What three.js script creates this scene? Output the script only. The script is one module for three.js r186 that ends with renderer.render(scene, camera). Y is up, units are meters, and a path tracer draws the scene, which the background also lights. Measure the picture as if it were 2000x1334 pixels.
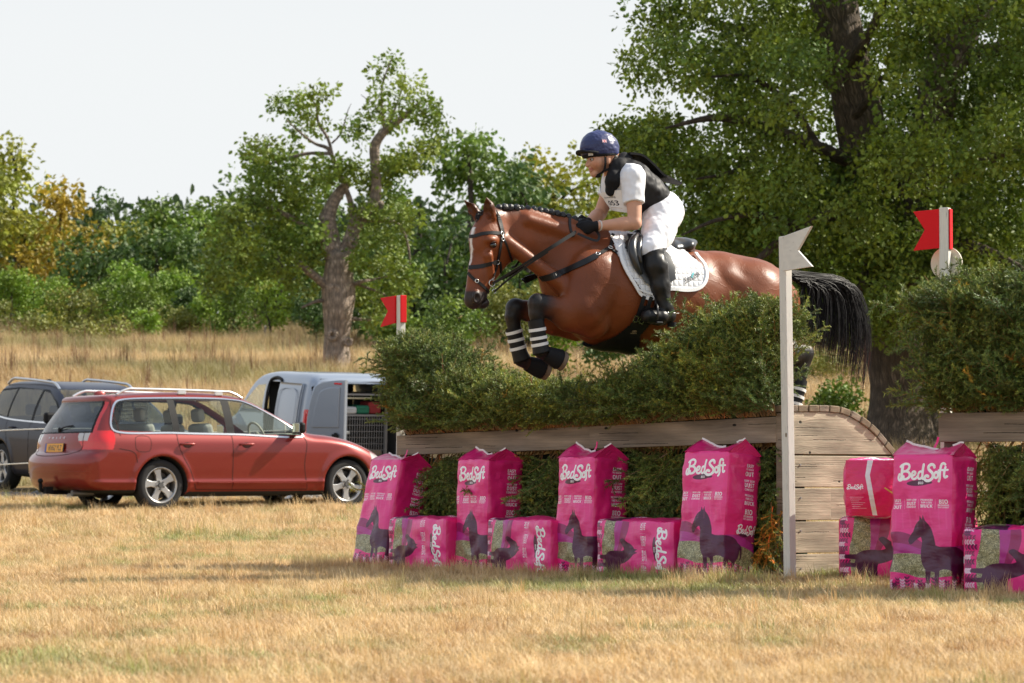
import * as THREE from 'three';
import { mergeGeometries, mergeVertices } from 'three/addons/utils/BufferGeometryUtils.js';
import { ImprovedNoise } from 'three/addons/math/ImprovedNoise.js';
import { RoundedBoxGeometry } from 'three/addons/geometries/RoundedBoxGeometry.js';

// ---------- camera, sky, sun, exposure ----------
const scene = new THREE.Scene();
const FPX = 6000, EYE = 0.6, PITCH = Math.atan(278 / FPX);   // lens in pixels of the 2000 x 1334 photograph, eye height, upward tilt
const camera = new THREE.PerspectiveCamera(2 * Math.atan(667 / FPX) * 180 / Math.PI, 2000 / 1334, 0.5, 2000);
camera.position.set(0, EYE, 0);
camera.rotation.x = PITCH;
camera.focus = 19.9;
camera.userData.fStop = 7.5;
camera.updateMatrixWorld();
const renderer = new THREE.WebGLRenderer({ antialias: true });
renderer.toneMapping = THREE.LinearToneMapping;
renderer.toneMappingExposure = 1.7;
renderer.shadowMap.enabled = true;
{ // clear late-summer sky: pale and hazy low down, bluer overhead
  const W = 256, H = 256, px = new Float32Array(W * H * 4);
  for (let j = 0; j < H; j++) {
    const e = ((j + 0.5) / H - 0.5) * 180, t = e <= 0 ? 0 : 1 - Math.exp(-Math.max(0, e - 8) / 32);
    const c = [0.525 + (0.26 - 0.525) * t, 0.54 + (0.325 - 0.54) * t, 0.545 + (0.44 - 0.545) * t];
    for (let i = 0; i < W; i++) px.set([...c, 1], (j * W + i) * 4);
  }
  const sky = new THREE.DataTexture(px, W, H, THREE.RGBAFormat, THREE.FloatType);
  sky.mapping = THREE.EquirectangularReflectionMapping; sky.magFilter = THREE.LinearFilter; sky.needsUpdate = true;
  scene.background = sky; scene.environment = sky;
}
const SUN = new THREE.Vector3(0.945, 0, -0.327).normalize().multiplyScalar(Math.cos(0.69)).setY(Math.sin(0.69));
const sun = new THREE.DirectionalLight(new THREE.Color(1, 0.92, 0.78), 5);
sun.name = 'sun';
sun.position.copy(SUN).multiplyScalar(150).add(new THREE.Vector3(0, 0, -60));
sun.target.position.set(0, 0, -60);
sun.castShadow = true; sun.shadow.mapSize.set(4096, 4096);
Object.assign(sun.shadow.camera, { left: -110, right: 110, top: 110, bottom: -110, near: 1, far: 400 });
scene.add(sun, sun.target);

// ---------- helpers ----------
const V = (x, y, z) => new THREE.Vector3(x, y, z);
const mixc = (a, b, t) => [lerp(a[0], b[0], t), lerp(a[1], b[1], t), lerp(a[2], b[2], t)];
let seed = 1;
const reseed = (s) => { seed = s >>> 0; };
const rnd = () => { seed = (seed + 0x6D2B79F5) | 0; let t = Math.imul(seed ^ (seed >>> 15), 1 | seed); t = (t + Math.imul(t ^ (t >>> 7), 61 | t)) ^ t; return ((t ^ (t >>> 14)) >>> 0) / 4294967296; };
const rr = (a, b) => a + (b - a) * rnd();
const pn = new ImprovedNoise();
const noise = (x, y = 0, z = 0) => pn.noise(x, y, z);
const fbm = (x, y, z, o = 3) => { let s = 0, a = 1, f = 1; for (let i = 0; i < o; i++) { s += a * pn.noise(x * f, y * f, z * f); a *= 0.5; f *= 2.03; } return s; };
const clamp = (x, a = 0, b = 1) => Math.min(b, Math.max(a, x));
const lerp = (a, b, t) => a + (b - a) * t;
const smooth = (a, b, x) => { const t = clamp((x - a) / (b - a)); return t * t * (3 - 2 * t); };
const curve1 = (pts) => (x) => { // monotone piecewise curve through [x, y] pairs
  if (x <= pts[0][0]) return pts[0][1];
  for (let i = 1; i < pts.length; i++) if (x <= pts[i][0]) { const [x0, y0] = pts[i - 1], [x1, y1] = pts[i], t = (x - x0) / (x1 - x0);
    const m0 = i > 1 ? (y1 - pts[i - 2][1]) / (x1 - pts[i - 2][0]) : (y1 - y0) / (x1 - x0), m1 = i < pts.length - 1 ? (pts[i + 1][1] - y0) / (pts[i + 1][0] - x0) : (y1 - y0) / (x1 - x0), h = x1 - x0;
    return (2 * t ** 3 - 3 * t * t + 1) * y0 + (t ** 3 - 2 * t * t + t) * h * m0 + (-2 * t ** 3 + 3 * t * t) * y1 + (t ** 3 - t * t) * h * m1; }
  return pts[pts.length - 1][1];
};
// surveying: where the sight line through a photograph pixel reaches a given distance, or a given plane
const cp = Math.cos(PITCH), sp = Math.sin(PITCH);
const ray = (px, py) => { const u = (px - 1000) / FPX, v = (667 - py) / FPX; return V(u, v * cp + sp, -(cp - v * sp)); };
const at = (px, py, d) => { const r = ray(px, py); return r.multiplyScalar(d / -r.z).add(camera.position); };
const onPlane = (px, py, p0, n) => { const r = ray(px, py), t = p0.clone().sub(camera.position).dot(n) / r.dot(n); return r.multiplyScalar(t).add(camera.position); };
const names = new Map();
const numbered = (n) => { const k = names.get(n) ?? 0; names.set(n, k + 1); return k ? n + '_' + String(k).padStart(3, '0') : n; };
function thing(name, label, category, pos = [0, 0, 0], turn = 0, group) {
  const o = new THREE.Group(); o.name = numbered(name); scene.add(o);
  o.position.set(...(pos.isVector3 ? pos.toArray() : pos)); o.rotation.y = turn;
  o.userData = { label, category }; if (group) o.userData.group = group;
  return o;
}
function part(name, geo, mat, parent, label) {
  const m = new THREE.Mesh(Array.isArray(geo) ? join(geo) : geo, mat); m.name = name; parent.add(m);
  if (label) m.userData.label = label;
  return m;
}
function structure(name, geo, mat) { const m = new THREE.Mesh(geo, mat); m.name = name; m.userData = { kind: 'structure' }; scene.add(m); return m; }
const join = (list) => { const any = list.some((g) => g.index === null); const l = list.map((g) => { const q = any && g.index ? g.toNonIndexed() : g; for (const k of Object.keys(q.attributes)) if (!list.every((o) => o.attributes[k])) q.deleteAttribute(k); return q; }); return mergeGeometries(l); };
const M = (color, o = {}) => { const { phys, ...rest } = o; return new (phys ? THREE.MeshPhysicalMaterial : THREE.MeshStandardMaterial)({ color: Array.isArray(color) ? new THREE.Color().setRGB(...color) : color, roughness: 0.8, ...rest }); };
const PM = (color, o = {}) => M(color, { phys: 1, ...o });
function canvas(w, h, draw, opt = {}) {
  const c = document.createElement('canvas'); c.width = w; c.height = h; const g = c.getContext('2d'); draw(g, w, h);
  const t = new THREE.CanvasTexture(c); t.colorSpace = opt.data ? THREE.NoColorSpace : THREE.SRGBColorSpace; t.wrapS = t.wrapT = opt.clamp ? THREE.ClampToEdgeWrapping : THREE.RepeatWrapping; return t;
}
function dataTex(w, h, fn, srgb = true) { // fn(u, v) -> [r, g, b] 0..1
  const d = new Uint8Array(w * h * 4);
  for (let j = 0; j < h; j++) for (let i = 0; i < w; i++) { const c = fn(i / w, j / h, i, j), o = (j * w + i) * 4; d[o] = clamp(c[0]) * 255; d[o + 1] = clamp(c[1]) * 255; d[o + 2] = clamp(c[2]) * 255; d[o + 3] = 255; }
  const t = new THREE.DataTexture(d, w, h); t.magFilter = THREE.LinearFilter; t.wrapS = t.wrapT = THREE.RepeatWrapping; if (srgb) t.colorSpace = THREE.SRGBColorSpace; t.needsUpdate = true; return t;
}
const box = (w, h, d, x = 0, y = 0, z = 0) => new THREE.BoxGeometry(w, h, d).translate(x, y, z);
const rbox = (w, h, d, r, x = 0, y = 0, z = 0, seg = 2) => new RoundedBoxGeometry(w, h, d, seg, Math.min(r, w / 2.01, h / 2.01, d / 2.01)).translate(x, y, z);
const tube = (pts, r, seg = 24, rad = 6, closed = false) => new THREE.TubeGeometry(new THREE.CatmullRomCurve3(pts.map((p) => (p.isVector3 ? p : V(...p))), closed, 'centripetal'), seg, r, rad, closed);
function taper(pts, radii, rad = 7, cap = true) { // a limb or branch: rings along pts, radii per point
  const P = [], I = []; let n = V(0, 0, 1); const m = pts.length, t = V(), b = V();
  for (let i = 0; i < m; i++) {
    t.copy(pts[Math.min(m - 1, i + 1)]).sub(pts[Math.max(0, i - 1)]).normalize();
    n.addScaledVector(t, -n.dot(t)); if (n.lengthSq() < 1e-6) n.set(1, 0, 0).addScaledVector(t, -t.x); n.normalize(); b.crossVectors(t, n);
    for (let k = 0; k < rad; k++) { const a = k / rad * 6.28319, c = Math.cos(a) * radii[i], s = Math.sin(a) * radii[i]; P.push(pts[i].x + n.x * c + b.x * s, pts[i].y + n.y * c + b.y * s, pts[i].z + n.z * c + b.z * s); }
    if (i) for (let k = 0; k < rad; k++) { const q = (i - 1) * rad, k2 = (k + 1) % rad; I.push(q + k, q + k2, q + rad + k, q + k2, q + rad + k2, q + rad + k); }
  }
  if (cap) { const c = P.length / 3, e = pts[m - 1]; P.push(e.x, e.y, e.z); const q = (m - 1) * rad; for (let k = 0; k < rad; k++) I.push(q + k, q + (k + 1) % rad, c); }
  const g = new THREE.BufferGeometry(); g.setAttribute('position', new THREE.Float32BufferAttribute(P, 3)); g.setIndex(I); g.computeVertexNormals(); return g;
}
// a strap: ribbon with thickness along pts, lying on a surface whose outward normal at each point is nrm
function strap(pts, nrms, w, th = 0.004, closed = false) {
  const P = [], I = [], n = pts.length, side = V(), t = V();
  for (let i = 0; i < n; i++) {
    const a = pts[closed ? (i - 1 + n) % n : Math.max(0, i - 1)], b = pts[closed ? (i + 1) % n : Math.min(n - 1, i + 1)];
    t.subVectors(b, a).normalize(); const nn = nrms.isVector3 ? nrms : nrms[i]; side.crossVectors(t, nn).normalize();
    const ww = Array.isArray(w) ? w[i] : w;
    for (const [s, o] of [[-0.5, 0], [-0.5, 1], [0.5, 1], [0.5, 0]]) P.push(pts[i].x + side.x * s * ww + nn.x * o * th, pts[i].y + side.y * s * ww + nn.y * o * th, pts[i].z + side.z * s * ww + nn.z * o * th);
  }
  const last = closed ? n : n - 1;
  for (let i = 0; i < last; i++) { const q = i * 4, r = ((i + 1) % n) * 4; for (let k = 0; k < 4; k++) { const k2 = (k + 1) % 4; I.push(q + k, r + k, q + k2, q + k2, r + k, r + k2); } }
  if (!closed) { I.push(0, 1, 2, 0, 2, 3); const q = (n - 1) * 4; I.push(q, q + 2, q + 1, q, q + 3, q + 2); }
  const g = new THREE.BufferGeometry(); g.setAttribute('position', new THREE.Float32BufferAttribute(P, 3)); g.setIndex(I); const gg = g.toNonIndexed(); gg.computeVertexNormals(); return gg;
}
const flip = (g) => { const ix = g.index.array; for (let i = 0; i < ix.length; i += 3) { const t = ix[i]; ix[i] = ix[i + 1]; ix[i + 1] = t; } g.computeVertexNormals(); return g; };
// surface nets over a signed distance function, evaluated only near the surface
function sdfMesh(f, lo, hi, h, opt = {}) {
  const n = [0, 1, 2].map((k) => Math.ceil((hi[k] - lo[k]) / h) + 2), [nx, ny, nz] = n, F = new Float32Array(nx * ny * nz).fill(1e3), B = 8;
  for (let bz = 0; bz < nz; bz += B) for (let by = 0; by < ny; by += B) for (let bx = 0; bx < nx; bx += B) {
    const c = f(lo[0] + (bx + B / 2) * h, lo[1] + (by + B / 2) * h, lo[2] + (bz + B / 2) * h), far = Math.abs(c) > B * h * (opt.slack ?? 1.5);
    const ex = Math.min(nx, bx + B), ey = Math.min(ny, by + B), ez = Math.min(nz, bz + B);
    for (let z = bz; z < ez; z++) for (let y = by; y < ey; y++) { let o = (z * ny + y) * nx + bx; for (let x = bx; x < ex; x++, o++) F[o] = far ? c : f(lo[0] + x * h, lo[1] + y * h, lo[2] + z * h); }
  }
  const id = new Int32Array(nx * ny * nz).fill(-1), P = [], I = [], co = [0, 1, nx, nx + 1, nx * ny, nx * ny + 1, nx * ny + nx, nx * ny + nx + 1];
  const E = [[0, 1], [2, 3], [4, 5], [6, 7], [0, 2], [1, 3], [4, 6], [5, 7], [0, 4], [1, 5], [2, 6], [3, 7]];
  for (let z = 0; z < nz - 1; z++) for (let y = 0; y < ny - 1; y++) for (let x = 0; x < nx - 1; x++) {
    const o = (z * ny + y) * nx + x; let mask = 0;
    for (let k = 0; k < 8; k++) if (F[o + co[k]] < 0) mask |= 1 << k;
    if (mask === 0 || mask === 255) continue;
    let sx = 0, sy = 0, sz = 0, c = 0;
    for (const [a, b] of E) { const fa = F[o + co[a]], fb = F[o + co[b]]; if ((fa < 0) === (fb < 0)) continue; const t = fa / (fa - fb); sx += (a & 1) + ((b & 1) - (a & 1)) * t; sy += (a >> 1 & 1) + ((b >> 1 & 1) - (a >> 1 & 1)) * t; sz += (a >> 2) + ((b >> 2) - (a >> 2)) * t; c++; }
    id[o] = P.length / 3; P.push(lo[0] + (x + sx / c) * h, lo[1] + (y + sy / c) * h, lo[2] + (z + sz / c) * h);
  }
  const st = [1, nx, nx * ny];
  for (let z = 1; z < nz - 1; z++) for (let y = 1; y < ny - 1; y++) for (let x = 1; x < nx - 1; x++) {
    const o = (z * ny + y) * nx + x, s0 = F[o] < 0;
    for (let k = 0; k < 3; k++) { if (s0 === F[o + st[k]] < 0) continue;
      const u = st[(k + 1) % 3], v = st[(k + 2) % 3], a = id[o - u - v], b = id[o - v], c = id[o], d = id[o - u];
      if (a < 0 || b < 0 || c < 0 || d < 0) continue;
      if (s0) I.push(a, b, c, a, c, d); else I.push(a, c, b, a, d, c); }
  }
  const N = new Float32Array(P.length), e = h * (opt.eps ?? 0.8);
  for (let i = 0; i < P.length; i += 3) { const x = P[i], y = P[i + 1], z = P[i + 2]; let a = f(x + e, y, z) - f(x - e, y, z), b = f(x, y + e, z) - f(x, y - e, z), c = f(x, y, z + e) - f(x, y, z - e); const l = Math.hypot(a, b, c) || 1; N[i] = a / l; N[i + 1] = b / l; N[i + 2] = c / l; }
  const g = new THREE.BufferGeometry(); g.setAttribute('position', new THREE.Float32BufferAttribute(P, 3)); g.setAttribute('normal', new THREE.BufferAttribute(N, 3)); g.setIndex(I);
  if (opt.color) paint(g, opt.color);
  return g;
}
function paint(g, fn) { const p = g.attributes.position, n = g.attributes.normal, c = new Float32Array(p.count * 3); for (let i = 0; i < p.count; i++) c.set(fn(p.getX(i), p.getY(i), p.getZ(i), n && n.getX(i), n && n.getY(i), n && n.getZ(i)), i * 3); g.setAttribute('color', new THREE.BufferAttribute(c, 3)); return g; }
function splitBy(g, fn) { // triangles sorted into geometries by fn(centroid, normal) -> key
  const p = g.attributes.position, nn = g.attributes.normal, ix = g.index.array, out = {};
  for (let i = 0; i < ix.length; i += 3) { const [a, b, c] = [ix[i], ix[i + 1], ix[i + 2]];
    const k = fn((p.getX(a) + p.getX(b) + p.getX(c)) / 3, (p.getY(a) + p.getY(b) + p.getY(c)) / 3, (p.getZ(a) + p.getZ(b) + p.getZ(c)) / 3, nn.getX(a), nn.getY(a), nn.getZ(a)); if (k) (out[k] ??= []).push(a, b, c); }
  for (const k in out) { const map = new Map(), P = [], N = [], I = []; for (const v of out[k]) { if (!map.has(v)) { map.set(v, P.length / 3); P.push(p.getX(v), p.getY(v), p.getZ(v)); N.push(nn.getX(v), nn.getY(v), nn.getZ(v)); } I.push(map.get(v)); }
    const q = new THREE.BufferGeometry(); q.setAttribute('position', new THREE.Float32BufferAttribute(P, 3)); q.setAttribute('normal', new THREE.Float32BufferAttribute(N, 3)); q.setIndex(I); out[k] = q; }
  return out;
}
const smin = (a, b, k) => { const h = Math.max(k - Math.abs(a - b), 0); return Math.min(a, b) - h * h / (4 * k); };
const smax = (a, b, k) => -smin(-a, -b, k);
// tapered capsule, squashed by q along z
function cone(a, ra, b, rb, q = 1) {
  const ax = a[0], ay = a[1], az = a[2] / q, bx = b[0] - ax, by = b[1] - ay, bz = b[2] / q - az, l2 = bx * bx + by * by + bz * bz, dr = ra - rb, a2 = l2 - dr * dr, il = 1 / (l2 || 1e-9), m = Math.min(1, q);
  if (l2 < 1e-8 || a2 <= 0) { const R = Math.max(ra, rb), c = ra >= rb ? a : b; return (x, y, z) => (Math.hypot(x - c[0], y - c[1], (z - c[2]) / q) - R) * m; }
  return (x, y, z) => {
    const px = x - ax, py = y - ay, pz = z / q - az, yy = px * bx + py * by + pz * bz, zz = yy - l2;
    const qx = px * l2 - bx * yy, qy = py * l2 - by * yy, qz = pz * l2 - bz * yy, x2 = qx * qx + qy * qy + qz * qz, y2 = yy * yy * l2, z2 = zz * zz * l2, k = Math.sign(dr) * dr * dr * x2;
    if (Math.sign(zz) * a2 * z2 > k) return (Math.sqrt(x2 + z2) * il - rb) * m;
    if (Math.sign(yy) * a2 * y2 < k) return (Math.sqrt(x2 + y2) * il - ra) * m;
    return ((Math.sqrt(x2 * a2 * il) + yy * dr) * il - ra) * m;
  };
}
const ell = (c, r) => { const m = Math.min(...r); return (x, y, z) => { const a = (x - c[0]) / r[0], b = (y - c[1]) / r[1], d = (z - c[2]) / r[2], k0 = Math.sqrt(a * a + b * b + d * d), k1 = Math.hypot(a / r[0], b / r[1], d / r[2]); return k1 < 1e-9 ? -m : k0 * (k0 - 1) / k1; }; };
const inst = (name, geo, mat, list, parent, kind = 'stuff') => { // list: [Matrix4, Color?]
  const m = new THREE.InstancedMesh(geo, mat, list.length); list.forEach(([t, c], i) => { m.setMatrixAt(i, t); if (c) m.setColorAt(i, c); }); m.name = name; if (kind) m.userData.kind = kind; parent.add(m); return m;
};
const col = (r, g, b) => new THREE.Color().setRGB(r, g, b);
const compose = (p, e, s) => new THREE.Matrix4().compose(p, new THREE.Quaternion().setFromEuler(e), typeof s === 'number' ? V(s, s, s) : s);
// rolling ground: level by the fences, then climbing to the wood
const rise = curve1([[0, 0], [24, 0], [34, 0.12], [39.5, 0.25], [42, 0.32], [48, 0.5], [53, 0.66], [60, 1.15], [75, 2.15], [95, 3.5], [112, 4.75], [150, 8.0], [200, 11.5], [300, 15], [600, 18]]);
const groundY = (x, z) => { const d = -z, far = smooth(45, 70, d); return rise(d) + 0.012 * fbm(x * 0.9, z * 0.9, 3, 2) + 0.05 * Math.exp(-((x - 2) ** 2 + (d - 19) ** 2) / 1.6) + far * 0.35 * fbm(x * 0.05, z * 0.06, 9, 2) + smooth(40, 64, d) * smooth(3, 11, x) * 0.25 * (1 - smooth(70, 100, d)); };
const hash2 = (a, b) => { const s = Math.sin(a * 127.1 + b * 311.7) * 43758.5453; return s - Math.floor(s); };
// ---------- ground ----------
const lawnTint = (x, z) => { // 0 straw .. 1 green, patchy
  const d = -z; let g = 0.2 + 0.55 * fbm(x * 0.55 + 7, z * 0.4, 1.5, 3) + 0.6 * fbm(x * 2.3, z * 1.9, 8, 3);
  g += 0.32 * Math.exp(-(((d - 18.2) / 1.9) ** 2)) * smooth(-3, 1.5, x);
  return clamp(g);
};
const STRAW = [0.64, 0.455, 0.205], PALE = [0.78, 0.6, 0.34], RUST = [0.5, 0.3, 0.125], GREEN = [0.27, 0.29, 0.075];
const fieldTint = (x, z) => {
  const d = -z, a = fbm(x * 0.045 + 3, z * 0.075, 2, 3), b = fbm(x * 0.11, z * 0.2, 6, 2);
  let c = mixc([0.52, 0.37, 0.18], [0.68, 0.52, 0.30], clamp(0.5 + a));
  c = mixc(c, [0.33, 0.23, 0.11], smooth(0.12, 0.5, b) * 0.65);
  c = mixc(c, [0.26, 0.25, 0.085], clamp(smooth(0.1, 0.42, fbm(x * 0.06 + 20, z * 0.1, 4, 2)) * 0.75 + smooth(118, 150, d) * 0.35));
  return c;
};
{
  const xs = [], zs = []; const grade = (list, a, b, step) => { for (let v = a; v < b - 1e-6; v += step) list.push(v); };
  grade(xs, -400, -60, 20); grade(xs, -60, -12, 1.6); grade(xs, -12, 12, 0.25); grade(xs, 12, 60, 1.6); grade(xs, 60, 401, 20);
  grade(zs, -30, -5, 2.5); grade(zs, -5, 30, 0.25); grade(zs, 30, 70, 0.8); grade(zs, 70, 200, 2.2); grade(zs, 200, 620, 20);
  const nx = xs.length, P = [], C = [], U = [], I = [];
  zs.forEach((d) => xs.forEach((x) => {
    P.push(x, groundY(x, -d), -d); U.push(x / 1.3, d / 1.3);
    const g = lawnTint(x, -d), f = smooth(44, 56, d), soil = smooth(0.38, 0.6, fbm(x * 1.9 + 40, d * 1.5, 2, 2)), c = mixc(mixc(mixc(mixc(STRAW, RUST, clamp(0.35 + fbm(x * 2.1, d * 1.6, 5, 2))), GREEN, g * 0.8), [0.36, 0.22, 0.125], soil * 0.9), fieldTint(x, -d), f); C.push(...c.map((v) => v * 0.92));
  }));
  for (let j = 0; j < zs.length - 1; j++) for (let i = 0; i < nx - 1; i++) { const a = j * nx + i; I.push(a, a + 1, a + nx, a + 1, a + nx + 1, a + nx); }
  const g = new THREE.BufferGeometry(); g.setAttribute('position', new THREE.Float32BufferAttribute(P, 3)); g.setAttribute('color', new THREE.Float32BufferAttribute(C, 3)); g.setAttribute('uv', new THREE.Float32BufferAttribute(U, 2)); g.setIndex(I); g.computeVertexNormals();
  reseed(11);
  const straw = canvas(1024, 1024, (q, w, h) => {
    q.fillStyle = '#b9ab93'; q.fillRect(0, 0, w, h);
    for (let i = 0; i < 26000; i++) { const x = rnd() * w, y = rnd() * h, a = rnd() * 6.28, l = rr(8, 34), v = rr(0.35, 1); q.strokeStyle = `rgb(${255 * v | 0},${250 * v | 0},${238 * v | 0})`; q.lineWidth = rr(1, 2.4);
      for (const [ox, oy] of [[0, 0], [w, 0], [0, h]]) { q.beginPath(); q.moveTo(x - ox, y - oy); q.lineTo(x - ox + Math.cos(a) * l, y - oy + Math.sin(a) * l); q.stroke(); } }
  });
  structure('ground', g, M(0xffffff, { vertexColors: true, map: straw, roughness: 1, bumpMap: straw, bumpScale: 0.01 }));
}
{ // stony track beyond the red car
  const P = [], I = [], C = [], nx = 90, nz = 12;
  for (let j = 0; j <= nz; j++) for (let i = 0; i <= nx; i++) { const x = -17 + i * 0.3, e = 0.25 * noise(x * 1.3, j * 3), d = 44.1 + (j / nz) * 2.6 + (j === 0 || j === nz ? e : 0) + 0.02 * x; P.push(x, groundY(x, -d) + 0.012, -d); const v = 0.2 + 0.08 * fbm(x * 5, d * 5, 1, 2); C.push(v * 1.05, v * 0.97, v * 0.88); }
  for (let j = 0; j < nz; j++) for (let i = 0; i < nx; i++) { const a = j * (nx + 1) + i; I.push(a, a + 1, a + nx + 1, a + 1, a + nx + 2, a + nx + 1); }
  const g = new THREE.BufferGeometry(); g.setAttribute('position', new THREE.Float32BufferAttribute(P, 3)); g.setAttribute('color', new THREE.Float32BufferAttribute(C, 3)); g.setIndex(I); g.computeVertexNormals();
  structure('gravel_track', g, M(0xffffff, { vertexColors: true, roughness: 1 }));
  reseed(12); const L = []; const stone = new THREE.IcosahedronGeometry(1, 0);
  for (let i = 0; i < 3000; i++) { const x = rr(-16, 8), d = rr(44.1, 46.7) + 0.02 * x, s = rr(0.01, 0.035), v = rr(0.14, 0.32); L.push([compose(V(x, groundY(x, -d) + 0.014, -d), new THREE.Euler(rnd() * 6, rnd() * 6, 0), V(s, s * 0.6, s)), col(v, v * 0.95, v * 0.88)]); }
  const m = inst('gravel', stone, M(0xffffff, { roughness: 1 }), L, scene); m.userData.label = 'loose pale gravel on the track beyond the red car'; m.userData.category = 'gravel';
}
function bladeTuft(n, hMin, hMax, wide, spread, lean, seg = 2) {
  const P = [], I = [], N = [];
  for (let i = 0; i < n; i++) {
    const a = rnd() * 6.28, r = Math.sqrt(rnd()) * spread, bx = Math.cos(a) * r, bz = Math.sin(a) * r, h = rr(hMin, hMax), ya = rnd() * 6.28, l = rr(0.15, 1) * lean * h, w = wide * rr(0.7, 1.3);
    const dx = Math.cos(ya), dz = Math.sin(ya), sx = -dz * w / 2, sz = dx * w / 2, q = P.length / 3;
    for (let s = 0; s <= seg; s++) { const t = s / seg, k = 1 - t * 0.95, x = bx + dx * l * t * t, z = bz + dz * l * t * t, y = h * (t - 0.18 * lean * t * t); P.push(x - sx * k, y, z - sz * k, x + sx * k, y, z + sz * k); N.push(-dx * 0.5, 0.8, -dz * 0.5, -dx * 0.5, 0.8, -dz * 0.5); if (s) I.push(q + s * 2 - 2, q + s * 2 - 1, q + s * 2, q + s * 2 - 1, q + s * 2 + 1, q + s * 2); }
  }
  const g = new THREE.BufferGeometry(); g.setAttribute('position', new THREE.Float32BufferAttribute(P, 3)); g.setIndex(I); g.computeVertexNormals(); return g;
}
const grassMat = PM(0xffffff, { roughness: 0.75, transmission: 0.4, thickness: 0, side: THREE.DoubleSide });
{
  reseed(21);
  const tufts = [bladeTuft(26, 0.02, 0.055, 0.0045, 0.07, 1.1), bladeTuft(26, 0.025, 0.07, 0.004, 0.07, 1.4), bladeTuft(22, 0.015, 0.045, 0.005, 0.08, 2.2), bladeTuft(14, 0.05, 0.11, 0.0045, 0.04, 0.7)];
  const lists = tufts.map(() => []);
  const put = (x, d, sc, tall) => {
    const g = lawnTint(x, -d) + rr(-0.2, 0.2), c = mixc(mixc(mixc(STRAW, PALE, rnd()), RUST, clamp(1.3 * fbm(x * 2.1, d * 1.6, 5, 3) + rr(-0.15, 0.35))), [GREEN[0] * rr(0.8, 1.3), GREEN[1] * rr(0.9, 1.3), GREEN[2]], smooth(0.25, 0.85, g) * 0.9);
    const bare = smooth(0.42, 0.62, fbm(x * 1.9 + 40, d * 1.5, 2, 2)); if (rnd() < bare * 0.8) return;
    lists[tall ? 3 : rnd() * 3 | 0].push([compose(V(x, groundY(x, -d) - 0.004, -d), new THREE.Euler(rr(-0.1, 0.1), rnd() * 6.28, rr(-0.1, 0.1)), V(sc, sc * rr(0.7, 1.35), sc)), ((v) => col(c[0] * v, c[1] * v, c[2] * v))(rr(0.78, 1.34))]);
  };
  for (let d = 8.4; d < 30; d += 0.1) { const w = d * 0.167 + 1, n = w * 2 * 0.1 * lerp(330, 170, (d - 8.4) / 21.6); for (let i = 0; i < n; i++) put(rr(-w, w), d + rr(0, 0.1), lerp(0.95, 1.25, (d - 8.4) / 21.6), rnd() < 0.035); }
  for (let d = 30; d < 47; d += 0.2) { const w = d * 0.167 + 1, n = w * 2 * 0.2 * 70; for (let i = 0; i < n; i++) { const x = rr(-w, w), dd = d + rr(0, 0.2); if (dd > 44 && dd < 46.8) continue; put(x, dd, 1.9, rnd() < 0.05); } }
  for (let i = 0; i < 900; i++) { const t = rr(-0.3, 4.9), o = rr(0.25, 0.85), x = -0.84 + 0.565 * t - 0.825 * o, d = 22.45 - 0.825 * t - 0.565 * o; put(x, d, rr(0.9, 1.3), rnd() < 0.55); } for (let i = 0; i < 260; i++) put(rr(1.7, 3.2), rr(16.2, 18.9), rr(0.9, 1.3), rnd() < 0.5);   // longer grass at the foot of the jumps
  const lawn = new THREE.Group(); lawn.name = 'lawn_grass'; lawn.userData = { kind: 'stuff', label: 'short sun-dried straw coloured grass in front of the jumps', category: 'grass' }; scene.add(lawn);
  tufts.forEach((g, i) => inst('blades', g, grassMat, lists[i], lawn));
}
{ // tall dry grass on the slope behind the vehicles
  reseed(31);
  const tufts = [bladeTuft(30, 0.25, 0.6, 0.014, 0.3, 0.8, 3), bladeTuft(30, 0.2, 0.5, 0.016, 0.35, 1.3, 3), bladeTuft(10, 0.5, 0.9, 0.02, 0.12, 0.3, 3)];
  const lists = tufts.map(() => []);
  for (let d = 50; d < 165; d += 0.5) { const w = d * 0.18 + 3, dens = lerp(10, 4, smooth(50, 120, d)), n = w * 2 * 0.5 * dens, sc = lerp(0.8, 1.45, smooth(55, 120, d));
    for (let i = 0; i < n; i++) { const x = rr(-w, w), dd = d + rr(0, 0.5), f = fieldTint(x, -dd), v = rr(0.8, 1.25), brown = rnd() < 0.05;
      lists[brown ? 2 : rnd() * 2 | 0].push([compose(V(x, groundY(x, -dd) - 0.03, -dd), new THREE.Euler(0, rnd() * 6.28, 0), V(sc, sc * rr(0.6, 1.25), sc)), brown ? col(0.2 * v, 0.1 * v, 0.045 * v) : col(f[0] * v * 1.05, f[1] * v * 1.05, f[2] * v)]); } }
  const field = new THREE.Group(); field.name = 'field_grass'; field.userData = { kind: 'stuff', label: 'tall dry golden grass on the slope behind the vehicles', category: 'grass' }; scene.add(field);
  tufts.forEach((g, i) => inst('tall_blades', g, grassMat, lists[i], field));
}
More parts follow.
